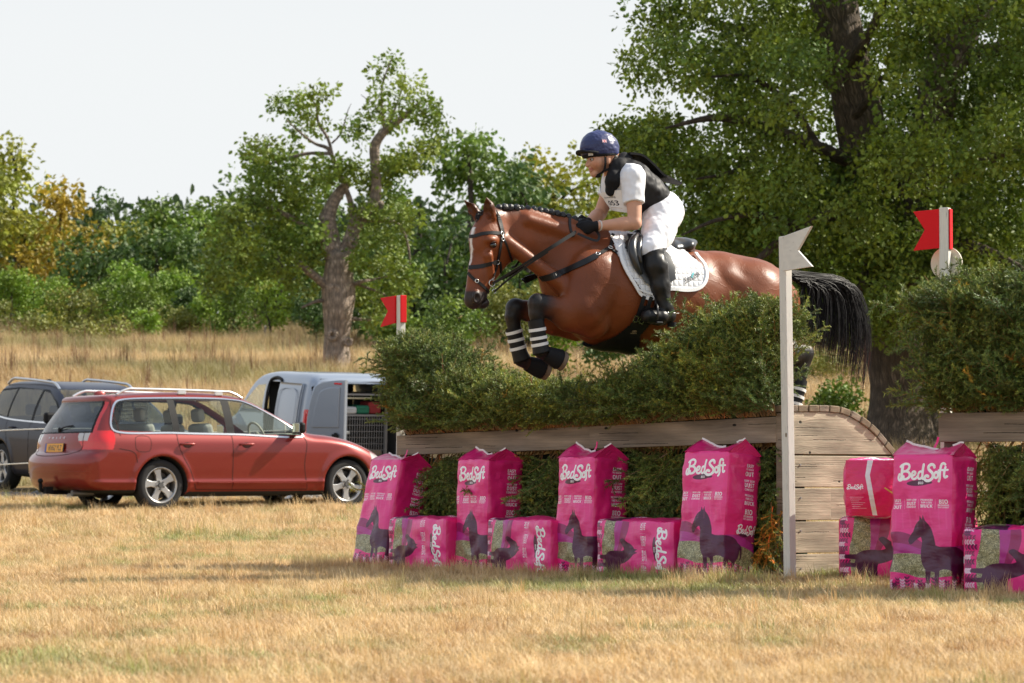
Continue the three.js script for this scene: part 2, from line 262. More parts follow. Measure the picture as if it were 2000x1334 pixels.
// ---------- trees and shrubs ----------
function leafCluster(n, leaf, spread, droop = 0.3) {
  const P = [], I = [];
  for (let i = 0; i < n; i++) {
    const d = V(rr(-1, 1), rr(-0.8, 0.9), rr(-1, 1)).normalize(), c = d.clone().multiplyScalar(spread * Math.cbrt(rr(0.05, 1)));
    const ax = d.clone().add(V(rr(-0.8, 0.8), rr(-0.8, 0.8) - droop, rr(-0.8, 0.8))).normalize(), s = V(rr(-1, 1), rr(-1, 1), rr(-1, 1)).cross(ax).normalize(), up = V().crossVectors(ax, s);
    const L = leaf * rr(0.7, 1.25), w = L * rr(0.26, 0.36), q = P.length / 3;
    for (const [u, v, k] of [[0, 0, 0], [0.42, -1, 0.25], [0.55, 0, -0.1], [0.42, 1, 0.25], [0.8, -0.75, 0.1], [0.8, 0.75, 0.1], [1, 0, -0.25]]) P.push(c.x + ax.x * u * L + s.x * v * w + up.x * k * w, c.y + ax.y * u * L + s.y * v * w + up.y * k * w, c.z + ax.z * u * L + s.z * v * w + up.z * k * w);
    I.push(q, q + 1, q + 2, q, q + 2, q + 3, q + 1, q + 4, q + 2, q + 2, q + 5, q + 3, q + 4, q + 6, q + 2, q + 2, q + 6, q + 5);
  }
  const g = new THREE.BufferGeometry(); g.setAttribute('position', new THREE.Float32BufferAttribute(P, 3)); g.setIndex(I); const q = g.toNonIndexed(); q.computeVertexNormals(); return q;
}
reseed(41);
const LEAVES = { near: [leafCluster(18, 0.1, 0.24), leafCluster(18, 0.095, 0.22), leafCluster(17, 0.105, 0.26)], mid: [leafCluster(14, 0.19, 0.36), leafCluster(14, 0.2, 0.4)], far: [leafCluster(16, 0.3, 0.6), leafCluster(16, 0.27, 0.55)], bush: [leafCluster(16, 0.16, 0.3), leafCluster(18, 0.14, 0.28)] };
const leafMat = PM(0xffffff, { roughness: 0.6, transmission: 0.42, thickness: 0, side: THREE.DoubleSide, specularIntensity: 0.5 });
const bark = (() => { reseed(42); const t = dataTex(256, 512, (u, v) => { const r = Math.abs(fbm(u * 13 + 0.7 * fbm(u * 4, v * 5, 3, 2), v * 2.2, 1, 3)), p = fbm(u * 3, v * 3, 7, 2), k = 0.55 + 0.75 * r + 0.18 * p; return [k, k, k]; }); t.wrapS = t.wrapT = THREE.MirroredRepeatWrapping; return t; })();
const barkMat = (c) => M(c, { map: bark, bumpMap: bark, bumpScale: 0.035, roughness: 0.95 });
function limbGeo(pts, radii, rad = 9, wob = 0.1, uvScale = 1) { // a branch with lumpy bark and uv in metres
  const cur = new THREE.CatmullRomCurve3(pts, false, 'centripetal'), n = Math.max(4, pts.length * 4), P = [], R = [], rc = curve1(radii.map((r, i) => [i / (radii.length - 1), r]));
  for (let i = 0; i <= n; i++) { P.push(cur.getPoint(i / n)); R.push(rc(i / n)); }
  const g = taper(P, R, rad), p = g.attributes.position, U = [];
  for (let i = 0; i < p.count; i++) { const k = Math.floor(i / rad), a = (i % rad) / rad; const c = P[Math.min(k, n)], f = 1 + wob * 2.2 * fbm(p.getX(i) * 1.3 / R[0] * 0.3, p.getY(i) * 0.5, p.getZ(i) * 1.3 / R[0] * 0.3, 2); p.setXYZ(i, c.x + (p.getX(i) - c.x) * f, c.y + (p.getY(i) - c.y) * f, c.z + (p.getZ(i) - c.z) * f); U.push(Math.abs(a * 2 - 1) * Math.max(1, Math.round(R[0] * 4)) * uvScale, k * 0.25 * uvScale); }
  g.setAttribute('uv', new THREE.Float32BufferAttribute(U, 2)); g.computeVertexNormals(); return g;
}
function foliage(parent, clumps, kind, tint, per, scale = 1) { // clumps: [Vector3, radius, density factor]; leaf sprays lie towards the outside of each clump
  const list = LEAVES[kind], L = list.map(() => []);
  clumps.forEach(([c, r, dens = 1]) => {
    const tone = rr(-1, 1), n = Math.max(3, Math.round(per * dens * r * r));
    for (let i = 0; i < n; i++) {
      const d = V(rr(-1, 1), rr(-1, 1), rr(-1, 1)).normalize(), p = d.multiplyScalar(r * Math.cbrt(rr(0.12, 1))).multiply(V(1.15, 0.8, 1.15)).add(c), t = tint(tone, p), v = rr(0.6, 1.5);
      L[i % list.length].push([compose(p, new THREE.Euler(rr(-0.5, 0.5), rnd() * 6.28, rr(-0.5, 0.5)), scale * rr(0.75, 1.25)), col(t[0] * v * 1.62, t[1] * v * 1.68, t[2] * v * 1.05)]);
    }
  });
  const crown = new THREE.Group(); crown.name = 'crown'; parent.add(crown);
  list.forEach((g, i) => L[i].length && inst('foliage', g, leafMat, L[i], crown));
}
const oakTint = (a, b) => (t) => mixc(a, b, clamp(0.5 + 0.5 * t + rr(-0.25, 0.25)));

function woodTree(px, top, bottom, width, d, o = {}) { // a tree of the wood, from its place and size
  const s = FPX / d, x = (px - 1000) / s, gy = groundY(x, -d), yt = at(px, top, d).y, yb = Math.max(gy + 0.3, at(px, bottom, d).y), rx = width / s / 2, cy = (yt + yb) / 2, ry = (yt - yb) / 2;
  const t = thing(o.name ?? 'broadleaf_tree', o.label, o.cat ?? 'tree', [x, gy, -d], 0, o.group);
  const g = [], lean = rr(-0.5, 0.5), H = yt - gy, r0 = (o.r ?? 0.035) * H;
  g.push(limbGeo([V(0, -0.2, 0), V(lean * 0.3, H * 0.3, 0.2), V(lean, H * 0.5, 0), V(lean * 1.2, H * 0.7, 0.1)], [r0, r0 * 0.75, r0 * 0.45, r0 * 0.12], 8));
  const clumps = [], n = Math.round((o.n ?? 26) * Math.max(0.5, rx * ry / 25)), cr = (o.cr ?? 0.26) * Math.min(rx, ry) + 0.35;
  for (let i = 0; i < n; i++) {
    const a = rnd() * 6.28, v = rr(-1, 1), w = Math.sqrt(1 - v * v * 0.92) * Math.pow(rnd(), 0.4), k = o.cone ? 1 - 0.55 * (v + 1) / 2 : 1;
    const c = V(Math.cos(a) * w * rx * k * rr(0.8, 1.08), cy - gy + v * ry * 0.93, Math.sin(a) * w * rx * 0.8 * k);
    clumps.push([c, cr * rr(0.55, 1.35)]);
    if (i % 3 === 0) { const b = V(lean * 0.8, clamp(c.y - 0.35 * rx - 0.5, H * 0.15, H * 0.8), 0); g.push(limbGeo([b, b.clone().lerp(c, 0.5).add(V(0, 0.15 * rx, 0)), c], [r0 * 0.32, r0 * 0.2, r0 * 0.06], 5)); }
  }
  part('trunk', g, barkMat([0.13, 0.105, 0.08]), t);
  foliage(t, clumps, o.kind ?? 'far', o.tint ?? oakTint([0.075, 0.12, 0.028], [0.13, 0.17, 0.035]), o.per ?? 13, o.scale ?? 1);
  return t;
}
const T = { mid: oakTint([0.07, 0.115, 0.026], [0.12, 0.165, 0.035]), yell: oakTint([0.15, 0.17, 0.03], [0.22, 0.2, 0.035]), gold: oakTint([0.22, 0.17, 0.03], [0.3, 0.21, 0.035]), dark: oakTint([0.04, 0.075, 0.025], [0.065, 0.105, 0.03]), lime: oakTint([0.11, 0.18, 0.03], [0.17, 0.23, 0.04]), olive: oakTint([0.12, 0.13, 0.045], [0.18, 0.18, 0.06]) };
{
  reseed(51);
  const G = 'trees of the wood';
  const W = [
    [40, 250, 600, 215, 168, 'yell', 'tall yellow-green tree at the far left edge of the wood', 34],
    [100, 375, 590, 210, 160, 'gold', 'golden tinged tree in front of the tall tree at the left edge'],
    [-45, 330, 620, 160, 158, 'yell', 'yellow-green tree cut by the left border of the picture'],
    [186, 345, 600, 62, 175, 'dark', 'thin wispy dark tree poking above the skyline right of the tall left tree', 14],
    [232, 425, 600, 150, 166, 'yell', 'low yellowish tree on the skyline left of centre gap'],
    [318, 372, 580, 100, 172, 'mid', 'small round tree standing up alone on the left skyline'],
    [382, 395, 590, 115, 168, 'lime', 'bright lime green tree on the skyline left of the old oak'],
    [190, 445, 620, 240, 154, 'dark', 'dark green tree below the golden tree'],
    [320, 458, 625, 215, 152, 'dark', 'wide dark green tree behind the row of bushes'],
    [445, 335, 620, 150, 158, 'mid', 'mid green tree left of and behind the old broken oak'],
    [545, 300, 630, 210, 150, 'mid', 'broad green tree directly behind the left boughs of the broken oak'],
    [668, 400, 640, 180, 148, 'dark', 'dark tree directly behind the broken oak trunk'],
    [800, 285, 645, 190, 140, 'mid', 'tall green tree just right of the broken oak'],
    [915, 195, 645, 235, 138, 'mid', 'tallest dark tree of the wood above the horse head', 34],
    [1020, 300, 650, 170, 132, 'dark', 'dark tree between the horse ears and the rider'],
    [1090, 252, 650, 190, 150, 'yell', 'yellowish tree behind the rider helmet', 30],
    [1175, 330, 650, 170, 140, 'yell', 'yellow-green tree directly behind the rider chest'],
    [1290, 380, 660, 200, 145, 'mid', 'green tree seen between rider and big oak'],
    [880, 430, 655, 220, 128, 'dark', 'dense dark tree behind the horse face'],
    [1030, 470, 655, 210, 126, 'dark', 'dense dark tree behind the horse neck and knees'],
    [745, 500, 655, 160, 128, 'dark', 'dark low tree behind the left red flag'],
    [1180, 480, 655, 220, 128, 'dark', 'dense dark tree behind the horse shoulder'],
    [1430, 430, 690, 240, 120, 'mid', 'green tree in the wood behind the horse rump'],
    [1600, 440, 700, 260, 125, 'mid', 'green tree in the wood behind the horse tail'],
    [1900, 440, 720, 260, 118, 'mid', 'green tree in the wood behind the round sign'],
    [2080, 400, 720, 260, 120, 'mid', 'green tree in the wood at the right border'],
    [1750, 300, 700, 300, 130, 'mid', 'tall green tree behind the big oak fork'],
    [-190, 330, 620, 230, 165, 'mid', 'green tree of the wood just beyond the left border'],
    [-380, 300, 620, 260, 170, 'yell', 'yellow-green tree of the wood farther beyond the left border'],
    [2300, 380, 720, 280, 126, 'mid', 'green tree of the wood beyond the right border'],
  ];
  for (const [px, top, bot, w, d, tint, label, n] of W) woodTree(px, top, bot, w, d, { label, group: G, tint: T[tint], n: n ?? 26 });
  // a closed wall of wood farther back, seen only through gaps
  const Lb = [[], []];
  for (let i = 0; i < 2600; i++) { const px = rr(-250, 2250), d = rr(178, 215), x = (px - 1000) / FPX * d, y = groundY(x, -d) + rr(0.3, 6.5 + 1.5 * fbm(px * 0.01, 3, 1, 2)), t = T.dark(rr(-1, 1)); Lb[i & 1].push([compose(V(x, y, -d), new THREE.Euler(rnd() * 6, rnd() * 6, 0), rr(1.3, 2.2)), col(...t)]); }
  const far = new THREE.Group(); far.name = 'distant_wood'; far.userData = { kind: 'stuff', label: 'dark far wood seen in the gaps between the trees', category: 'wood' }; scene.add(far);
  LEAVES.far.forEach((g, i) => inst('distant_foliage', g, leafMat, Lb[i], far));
}
{ // shrubs and bushes along the top of the slope
  reseed(61);
  const S = [
    [20, 535, 625, 110, 146, 'lime', 'green bush at the left edge below the golden tree'],
    [75, 520, 610, 80, 148, 'mid', 'upright bush second from the left edge'],
    [112, 555, 640, 95, 143, 'lime', 'light green bush with ragged top left of centre of the bush row'],
    [162, 560, 645, 90, 142, 'olive', 'olive green bush in the middle of the bush row'],
    [205, 525, 630, 80, 147, 'mid', 'taller bush behind the olive bush'],
    [243, 520, 640, 90, 145, 'lime', 'tall light green bush with pointed top in the bush row'],
    [285, 545, 648, 95, 143, 'mid', 'dark based green bush right of the pointed bush'],
    [345, 535, 640, 85, 146, 'lime', 'lime green bush near the right end of the bush row'],
    [368, 570, 645, 70, 143, 'dark', 'small dark bush at the foot of the lime green bush'],
    [412, 570, 648, 50, 140, 'lime', 'slender light green young bush beside the bare bank'],
    [455, 560, 660, 90, 138, 'mid', 'green bush under the left bough of the broken oak'],
    [-40, 580, 680, 150, 140, 'olive', 'grey green scrub cut by the left border'],
    [60, 620, 690, 180, 136, 'olive', 'low olive scrub spreading over the slope at left'],
    [190, 640, 690, 150, 133, 'olive', 'low green mound on the slope below the bush row'],
    [285, 625, 650, 30, 138, 'lime', 'tiny bush alone on the bare slope'],
    [350, 610, 650, 50, 140, 'olive', 'small dry bush on the bare bank'],
    [620, 580, 660, 90, 132, 'dark', 'dark bush left of the broken oak trunk'],
    [880, 590, 665, 120, 118, 'mid', 'grey green bush below the horse head'],
    [1010, 560, 650, 120, 120, 'olive', 'pale olive bush between horse head and far knee'],
    [1090, 622, 705, 66, 100, 'lime', 'sunlit lime bush seen below the near foreleg'],
    [1640, 776, 818, 80, 66, 'mid', 'small green bush below the horse tail'],
    [1600, 700, 760, 160, 95, 'olive', 'pale bush beyond the horse hind leg'],
    [1880, 700, 830, 150, 64, 'mid', 'bush between the big oak trunk and the right hand jump'],
    [760, 610, 660, 110, 120, 'mid', 'bush behind the left red flag'],
    [1185, 660, 700, 90, 100, 'dark', 'dark shrub behind the horse belly'],
  ];
  for (const [px, top, bot, w, d, tint, label] of S) woodTree(px, top, bot, w, d, { name: 'bush', label, cat: 'bush', group: 'bushes on the slope', tint: T[tint], kind: d < 100 ? 'near' : 'bush', n: 24, r: 0.02, cr: 0.22, per: d < 100 ? 60 : 34 });
  woodTree(530, 545, 628, 56, 136, { name: 'sapling', label: 'young tree with slender stem left of the broken oak, beside a stake', cat: 'tree', tint: T.lime, kind: 'bush', n: 20, r: 0.025, cr: 0.2, per: 30, cone: 1 });
  const st = thing('tree_stake', 'short pale wooden stake beside the young tree', 'stake', at(518, 641, 135)); st.position.y = groundY(st.position.x, st.position.z);
  part('post', new THREE.CylinderGeometry(0.06, 0.07, 0.75, 8).translate(0, 0.35, 0), M([0.45, 0.38, 0.28], { map: bark }), st); part('cap', new THREE.ConeGeometry(0.062, 0.1, 8).translate(0, 0.77, 0), M([0.5, 0.43, 0.32]), st);
}
{ // the old broken oak
  reseed(71);
  const d = 110, s = FPX / d, b = at(657, 728, d), gy = groundY(b.x, b.z), o = thing('old_oak', 'old stag-headed oak with broken limbs and bare trunk behind the van', 'tree', [b.x, gy, b.z]);
  const q = (px, py, dz = 0) => at(px, py, d - dz).sub(o.position), r = (p) => p / s;
  const A = barkMat([0.55, 0.44, 0.36]), g = [];
  const trunk = limbGeo([q(658, 752), q(657, 720), q(656, 660), q(660, 600, 0.1), q(662, 540), q(662, 490)], [r(36), r(31), r(29), r(30), r(27), r(24)], 18, 0.16);
  g.push(trunk);
  const limb = (pts, rad, n = 9) => g.push(limbGeo(pts.map((p) => q(...p)), rad.map(r), n, 0.1));
  limb([[655, 505], [644, 460], [641, 430], [648, 405], [664, 376], [683, 353]], [20, 20, 17, 13, 11, 9]);
  limb([[672, 510], [683, 475], [694, 440], [706, 420], [727, 402], [735, 365], [732, 316], [733, 282], [752, 256], [797, 221], [828, 191]], [20, 17, 14, 13, 12, 11, 10, 10, 8, 5, 2]);
  limb([[690, 435], [686, 400], [668, 350], [651, 311], [640, 290], [616, 281], [590, 262], [560, 235]], [7, 6, 5, 4.5, 4, 3, 2, 1]);
  limb([[651, 311], [640, 270], [622, 241], [618, 210], [606, 188]], [3.5, 3, 2.5, 2, 1]);
  limb([[645, 300], [600, 300], [560, 310], [520, 320], [490, 310]], [4, 3.5, 3, 2.5, 1]);
  limb([[648, 280], [665, 262], [680, 215], [686, 202]], [2.2, 1.6, 1, 0.5], 5);
  limb([[752, 256], [745, 200], [748, 160], [765, 115]], [5, 3, 2, 0.8], 6); limb([[760, 240], [780, 190], [792, 140]], [3, 1.6, 0.6], 5); limb([[745, 225], [730, 205], [705, 185]], [2.4, 1.4, 0.6], 5);
  limb([[646, 568, 0.2], [625, 548, 0.4], [600, 528, 0.7], [583, 514, 0.9]], [10, 8, 8, 6]);
  limb([[645, 588], [620, 588, 0.5], [604, 594, 0.8], [589, 601, 1]], [5, 4, 3, 1.5], 6);
  limb([[682, 622], [705, 624], [728, 625]], [5, 3.5, 2], 6); limb([[680, 560], [705, 550, 0.4], [730, 546], [757, 540]], [6, 4, 3, 1.5], 6); limb([[700, 556], [725, 565], [750, 575], [770, 600]], [3, 2.5, 2, 1], 5); limb([[727, 402], [745, 398], [742, 412]], [9, 6, 3], 7);
  limb([[655, 470], [610, 450], [560, 420], [500, 400], [450, 420]], [8, 6, 5, 3.5, 1.5], 6); limb([[690, 430], [740, 430], [780, 440], [800, 500], [795, 560]], [7, 5, 4, 2.5, 1], 6);
  part('trunk', g, A, o);
  const knot = (px, py, rr_, dz) => { const k = q(px, py, dz), R = r(rr_); return new THREE.TorusGeometry(R * 0.7, R * 0.42, 7, 12).rotateX(rr(-0.3, 0.3)).rotateY(rr(-0.4, 0.4)).translate(k.x, k.y, k.z); };
  for (const [x, y, R, dz] of [[653, 566, 11, 0.55], [690, 476, 10, 0.35], [650, 655, 11, 0.56], [680, 668, 9, 0.45]]) part('knot', knot(x, y, R, dz), A, o);
  const C = '765,125,20 740,150,18 790,168,20 815,165,16 750,188,24 800,205,28 840,200,22 700,242,28 735,225,22 770,237,22 830,228,24 862,238,20 697,270,18 560,195,24 600,185,24 637,180,18 542,214,18 590,215,20 575,246,18 610,230,18 632,252,16 510,286,26 545,290,20 488,306,18 575,275,14 560,322,18 600,320,20 640,335,22 684,330,26 722,352,28 760,332,26 792,320,28 822,300,28 846,280,24 520,340,28 560,370,32 500,380,32 460,420,34 428,460,28 530,420,34 592,400,32 602,450,28 550,470,34 480,480,34 418,510,24 440,545,26 500,530,28 560,530,24 722,420,30 760,400,30 792,420,26 742,460,26 702,460,22 772,470,22 715,510,24 760,510,26 792,530,24 722,560,22 762,560,20 790,560,18 704,590,18 742,590,16 722,620,12 784,590,14 610,500,24 585,560,18 455,500,30 620,360,20 400,560,16 660,320,16'.split(' ').map((t) => t.split(',').map(Number));
  const clumps = []; for (const [x, y, R] of C) { const dz = rr(-1.6, 1.6); clumps.push([q(x, y, dz), r(R), y < 300 ? 1.1 : 1.25]); if (y > 300) clumps.push([q(x + rr(-18, 18), y + rr(-15, 15), dz + rr(-2, 2)), r(R) * 0.8]); }
  foliage(o, clumps, 'mid', oakTint([0.09, 0.135, 0.03], [0.16, 0.19, 0.04]), 62, 0.8);
}
{ // the big oak on the right
  reseed(81);
  const d = 60, s = FPX / d, b = at(1752, 852, d), gy = groundY(b.x, b.z), o = thing('big_oak', 'huge spreading oak with massive forked trunk filling the right side', 'tree', [b.x, gy, b.z]);
  const q = (px, py, dz = 0) => at(px, py, d - dz).sub(o.position), r = (p) => p / s, g = [];
  const limb = (pts, rad, n = 9) => g.push(limbGeo(pts.map((p) => q(...p)), rad.map(r), n, 0.12));
  g.push(limbGeo([q(1752, 900), q(1752, 840), q(1748, 760), q(1742, 640), q(1745, 520), q(1748, 450)], [r(92), r(74), r(62), r(58), r(62), r(60)], 22, 0.18));
  limb([[1735, 500], [1718, 420], [1695, 320], [1672, 220], [1652, 130], [1632, 30], [1600, -80], [1560, -200]], [48, 46, 44, 46, 50, 46, 30, 14], 16);
  limb([[1760, 490], [1785, 400], [1805, 310], [1825, 220], [1848, 130], [1880, 60], [1930, -20], [1990, -120]], [46, 44, 42, 42, 40, 34, 26, 12], 16);
  limb([[1850, 130], [1830, 80], [1800, 30], [1760, -20]], [20, 17, 14, 10]); limb([[1860, 120], [1930, 100], [2000, 85], [2090, 60]], [20, 16, 13, 8]);
  limb([[1690, 330], [1600, 290, 1], [1500, 250, 2], [1400, 230, 2.5], [1300, 250, 3]], [16, 13, 10, 7, 2]); limb([[1665, 200], [1580, 130, -1], [1480, 70, -1.5], [1380, 40, -2], [1290, 10, -2]], [16, 13, 10, 7, 2]);
  limb([[1720, 450], [1640, 420, 1.5], [1560, 440, 2.5], [1500, 490, 3], [1470, 515, 3.2]], [18, 13, 10, 8, 5]); limb([[1560, 440, 2.5], [1480, 420, 3], [1400, 430, 3.4], [1330, 460, 3.6]], [8, 6, 4, 1.5]);
  limb([[1790, 400], [1880, 340, 1.5], [1960, 300, 2], [2060, 300, 2]], [16, 12, 9, 5]); limb([[1770, 480], [1860, 470, 2], [1950, 500, 3], [2050, 560, 3.5]], [16, 12, 9, 4]); limb([[1745, 560], [1680, 560, 2], [1610, 600, 3], [1560, 650, 3.4]], [12, 9, 6, 2]);
  limb([[1650, 140], [1690, 80, 1.5], [1720, 20, 2], [1740, -60, 2]], [14, 11, 8, 5]); limb([[1668, 230, 0.3], [1700, 190, 1], [1722, 150, 1.4]], [10, 7, 3]); limb([[1600, 290, 1], [1540, 200, 1.5], [1460, 150, 2], [1390, 150, 2.5]], [8, 6, 4, 2]); limb([[1500, 250, 2], [1440, 330, 2.6], [1360, 350, 3]], [6, 4, 2]); limb([[1690, 320], [1600, 360, -1.5], [1500, 360, -2.5], [1380, 380, -3]], [12, 9, 6, 2]);
  part('trunk', g, barkMat([0.2, 0.15, 0.11]), o);
  const stem = limbGeo([q(1800, 900, -1.2), q(1798, 800, -1.2), q(1790, 700, -1.2), q(1775, 600, -1)], [r(42), r(36), r(32), r(30)], 12, 0.15); part('side_stem', stem, barkMat([0.17, 0.13, 0.1]), o);
  // crown: tiers of foliage inside an uneven outline; leftmost reach at each height of the picture
  const left = curve1([[-300, 1330], [-60, 1280], [20, 1285], [90, 1262], [170, 1232], [260, 1212], [330, 1222], [400, 1290], [470, 1340], [540, 1420], [600, 1520], [660, 1600]]), clumps = [];
  let tries = 0; while (clumps.length < 720 && tries++ < 9000) {
    const py = rr(-230, 655), l = left(py) + 22 * fbm(py * 0.03, 1, 2, 2), px = rr(l, 2230), edge = clamp((px - l) / 330), dz = rr(-4.6, 4.6) * Math.sqrt(0.12 + 0.88 * edge);
    const hole = fbm(px * 0.0085, py * 0.012, dz * 0.35 + 5, 2); if (hole > 0.04 + 0.08 * edge) continue;
    if (py > 600 && rnd() < 0.5) continue;
    if (dz > -0.5 && ((Math.abs(px - lerp(1700, 1640, (330 - py) / 300)) < 52 && py < 310 && py > 20) || (Math.abs(px - lerp(1800, 1890, (320 - py) / 270)) < 48 && py < 290 && py > 20)) && rnd() < 0.9) continue;
    clumps.push([q(px, py, dz), rr(0.3, 0.68), px < 1900 ? 1 : 0.85]);
  }
  foliage(o, clumps, 'near', oakTint([0.065, 0.105, 0.022], [0.15, 0.18, 0.032]), 66, 1);
}
// ---------- vehicles ----------
function sdPoly(pts) { // signed distance to a closed polygon in the x-y plane
  const n = pts.length;
  return (x, y) => { let d = 1e9, s = 1;
    for (let i = 0, j = n - 1; i < n; j = i++) { const [ax, ay] = pts[i], [bx, by] = pts[j], ex = bx - ax, ey = by - ay, wx = x - ax, wy = y - ay, t = clamp((wx * ex + wy * ey) / (ex * ex + ey * ey)), qx = wx - ex * t, qy = wy - ey * t; d = Math.min(d, qx * qx + qy * qy);
      const c1 = y >= ay, c2 = y < by, c3 = ex * wy > ey * wx; if ((c1 && c2 && c3) || (!c1 && !c2 && !c3)) s = -s; }
    return s * Math.sqrt(d); };
}
const inPoly = (pts) => { const f = sdPoly(pts); return (x, y) => f(x, y) < 0; };
const spline2 = (pts, k = 6) => { const c = new THREE.CatmullRomCurve3(pts.map(([x, y]) => V(x, y, 0)), true, 'centripetal'); return c.getPoints(pts.length * k).slice(0, -1).map((p) => [p.x, p.y]); };
function lattice(g2, x0, x1, y0, y1, h) { // 2-D field cached on a lattice for speed
  const nx = Math.ceil((x1 - x0) / h) + 2, ny = Math.ceil((y1 - y0) / h) + 2, F = new Float32Array(nx * ny); for (let j = 0; j < ny; j++) for (let i = 0; i < nx; i++) F[j * nx + i] = g2(x0 + i * h, y0 + j * h);
  return (x, y) => { const u = clamp((x - x0) / h, 0, nx - 1.001), v = clamp((y - y0) / h, 0, ny - 1.001), i = u | 0, j = v | 0, a = u - i, b = v - j, o = j * nx + i; return (F[o] * (1 - a) + F[o + 1] * a) * (1 - b) + (F[o + nx] * (1 - a) + F[o + nx + 1] * a) * b; };
}
function carField(s) { // solid of a car: side profile, bent in plan, cut by a width that varies with height
  const prof = lattice(sdPoly(spline2(s.profile, 5)), -2, 5, -0.2, 2.6, 0.02), W = curve1(s.width), [rear, front] = s.bend, mid = (s.x0 + s.x1) / 2, L = s.x1 - s.x0, W0 = s.half;
  const body = (x, y, z) => { const a = Math.abs(z), t = Math.min(1.1, a / W0), bx = x < mid ? -rear * t ** 2.6 * smooth(s.x0 + 0.45 * L, s.x0 + 0.1 * L, x) : front * t ** 2.6 * smooth(s.x1 - 0.4 * L, s.x1 - 0.08 * L, x);
    let w = W(y); for (const ax of s.axles) { const r = Math.hypot(x - ax, y - s.wheelR); w += 0.014 * Math.exp(-(((r - s.archR - 0.03) / 0.05) ** 2)); }
    w *= 1 - 0.05 * smooth(s.x1 - 0.25 * L, s.x1, x) - 0.03 * smooth(s.x0 + 0.2 * L, s.x0, x);
    return smax(prof(x + bx, y), (a - w) * 0.85, s.round ?? 0.1); };
  const f = (x, y, z) => { let d = body(x, y, z); const a = Math.abs(z); for (const ax of s.axles) d = smax(d, -Math.max(Math.hypot(x - ax, y - s.wheelR) - s.archR, 0.58 - a), 0.015); return d; };
  return { f, body };
}
function surfaceZ(body, x, y, side) { let a = 0.2, b = 1.3; if (body(x, y, a * side) > 0) return null; for (let i = 0; i < 24; i++) { const m = (a + b) / 2; body(x, y, m * side) < 0 ? (a = m) : (b = m); } return a * side; }
const grad = (f, p, e = 0.012) => V(f(p.x + e, p.y, p.z) - f(p.x - e, p.y, p.z), f(p.x, p.y + e, p.z) - f(p.x, p.y - e, p.z), f(p.x, p.y, p.z + e) - f(p.x, p.y, p.z - e)).normalize();
function sideLine(body, pts, side, w, lift = 0.001, th = 0.004, closed = false) {
  const cur = new THREE.CatmullRomCurve3(pts.map(([x, y]) => V(x, y, 0)), closed, 'centripetal', 0.2), P = [], N = [], n = Math.max(10, Math.round(cur.getLength() / 0.04));
  for (let i = 0; i < n + (closed ? 0 : 1); i++) { const p = cur.getPointAt(i / n), z = surfaceZ(body, p.x, p.y, side); if (z === null) continue; const q = V(p.x, p.y, z), g = grad(body, q); P.push(q.addScaledVector(g, lift)); N.push(g); }
  return P.length > 2 ? strap(P, N, w, th, closed) : null;
}
function rearLine(body, pts, dir, w, lift = 0.001, th = 0.003, closed = false) { // pts in [z, y] on the tail (dir -1) or nose (dir 1)
  const P = [], N = [], cur = new THREE.CatmullRomCurve3(pts.map(([z, y]) => V(z, y, 0)), closed, 'centripetal', 0.2), n = Math.max(8, Math.round(cur.getLength() / 0.04));
  for (let i = 0; i < n + (closed ? 0 : 1); i++) { const p = cur.getPointAt(i / n); const q = tailPoint(body, p.x, p.y, dir); if (!q) continue; const g = grad(body, q); P.push(q.addScaledVector(g, lift)); N.push(g); }
  return P.length > 2 ? strap(P, N, w, th, closed) : null;
}
function tailPoint(body, z, y, dir) { let a = dir < 0 ? 0 : 2, b = a + dir * 3; if (body(a, y, z) > 0) return null; for (let i = 0; i < 26; i++) { const m = (a + b) / 2; body(m, y, z) < 0 ? (a = m) : (b = m); } return V(a, y, z); }
const rubber = M([0.018, 0.018, 0.019], { roughness: 0.85 }), alloy = M([0.5, 0.5, 0.5], { metalness: 0.85, roughness: 0.38 }), blackTrim = PM([0.011, 0.011, 0.012], { roughness: 0.6, specularIntensity: 0.35 }), chrome = M([0.78, 0.78, 0.79], { metalness: 1, roughness: 0.2 }), underMat = M([0.02, 0.02, 0.02], { roughness: 0.95 });
const glassMat = PM([0.82, 0.88, 0.86], { transmission: 1, thickness: 0, roughness: 0.02, ior: 1.5 }), darkGlass = PM([0.32, 0.36, 0.37], { transmission: 1, thickness: 0, roughness: 0.02, ior: 1.52 }), redLens = PM([0.62, 0.008, 0.009], { roughness: 0.12, clearcoat: 1 }), clearLens = PM([0.5, 0.49, 0.49], { roughness: 0.12, clearcoat: 1 });
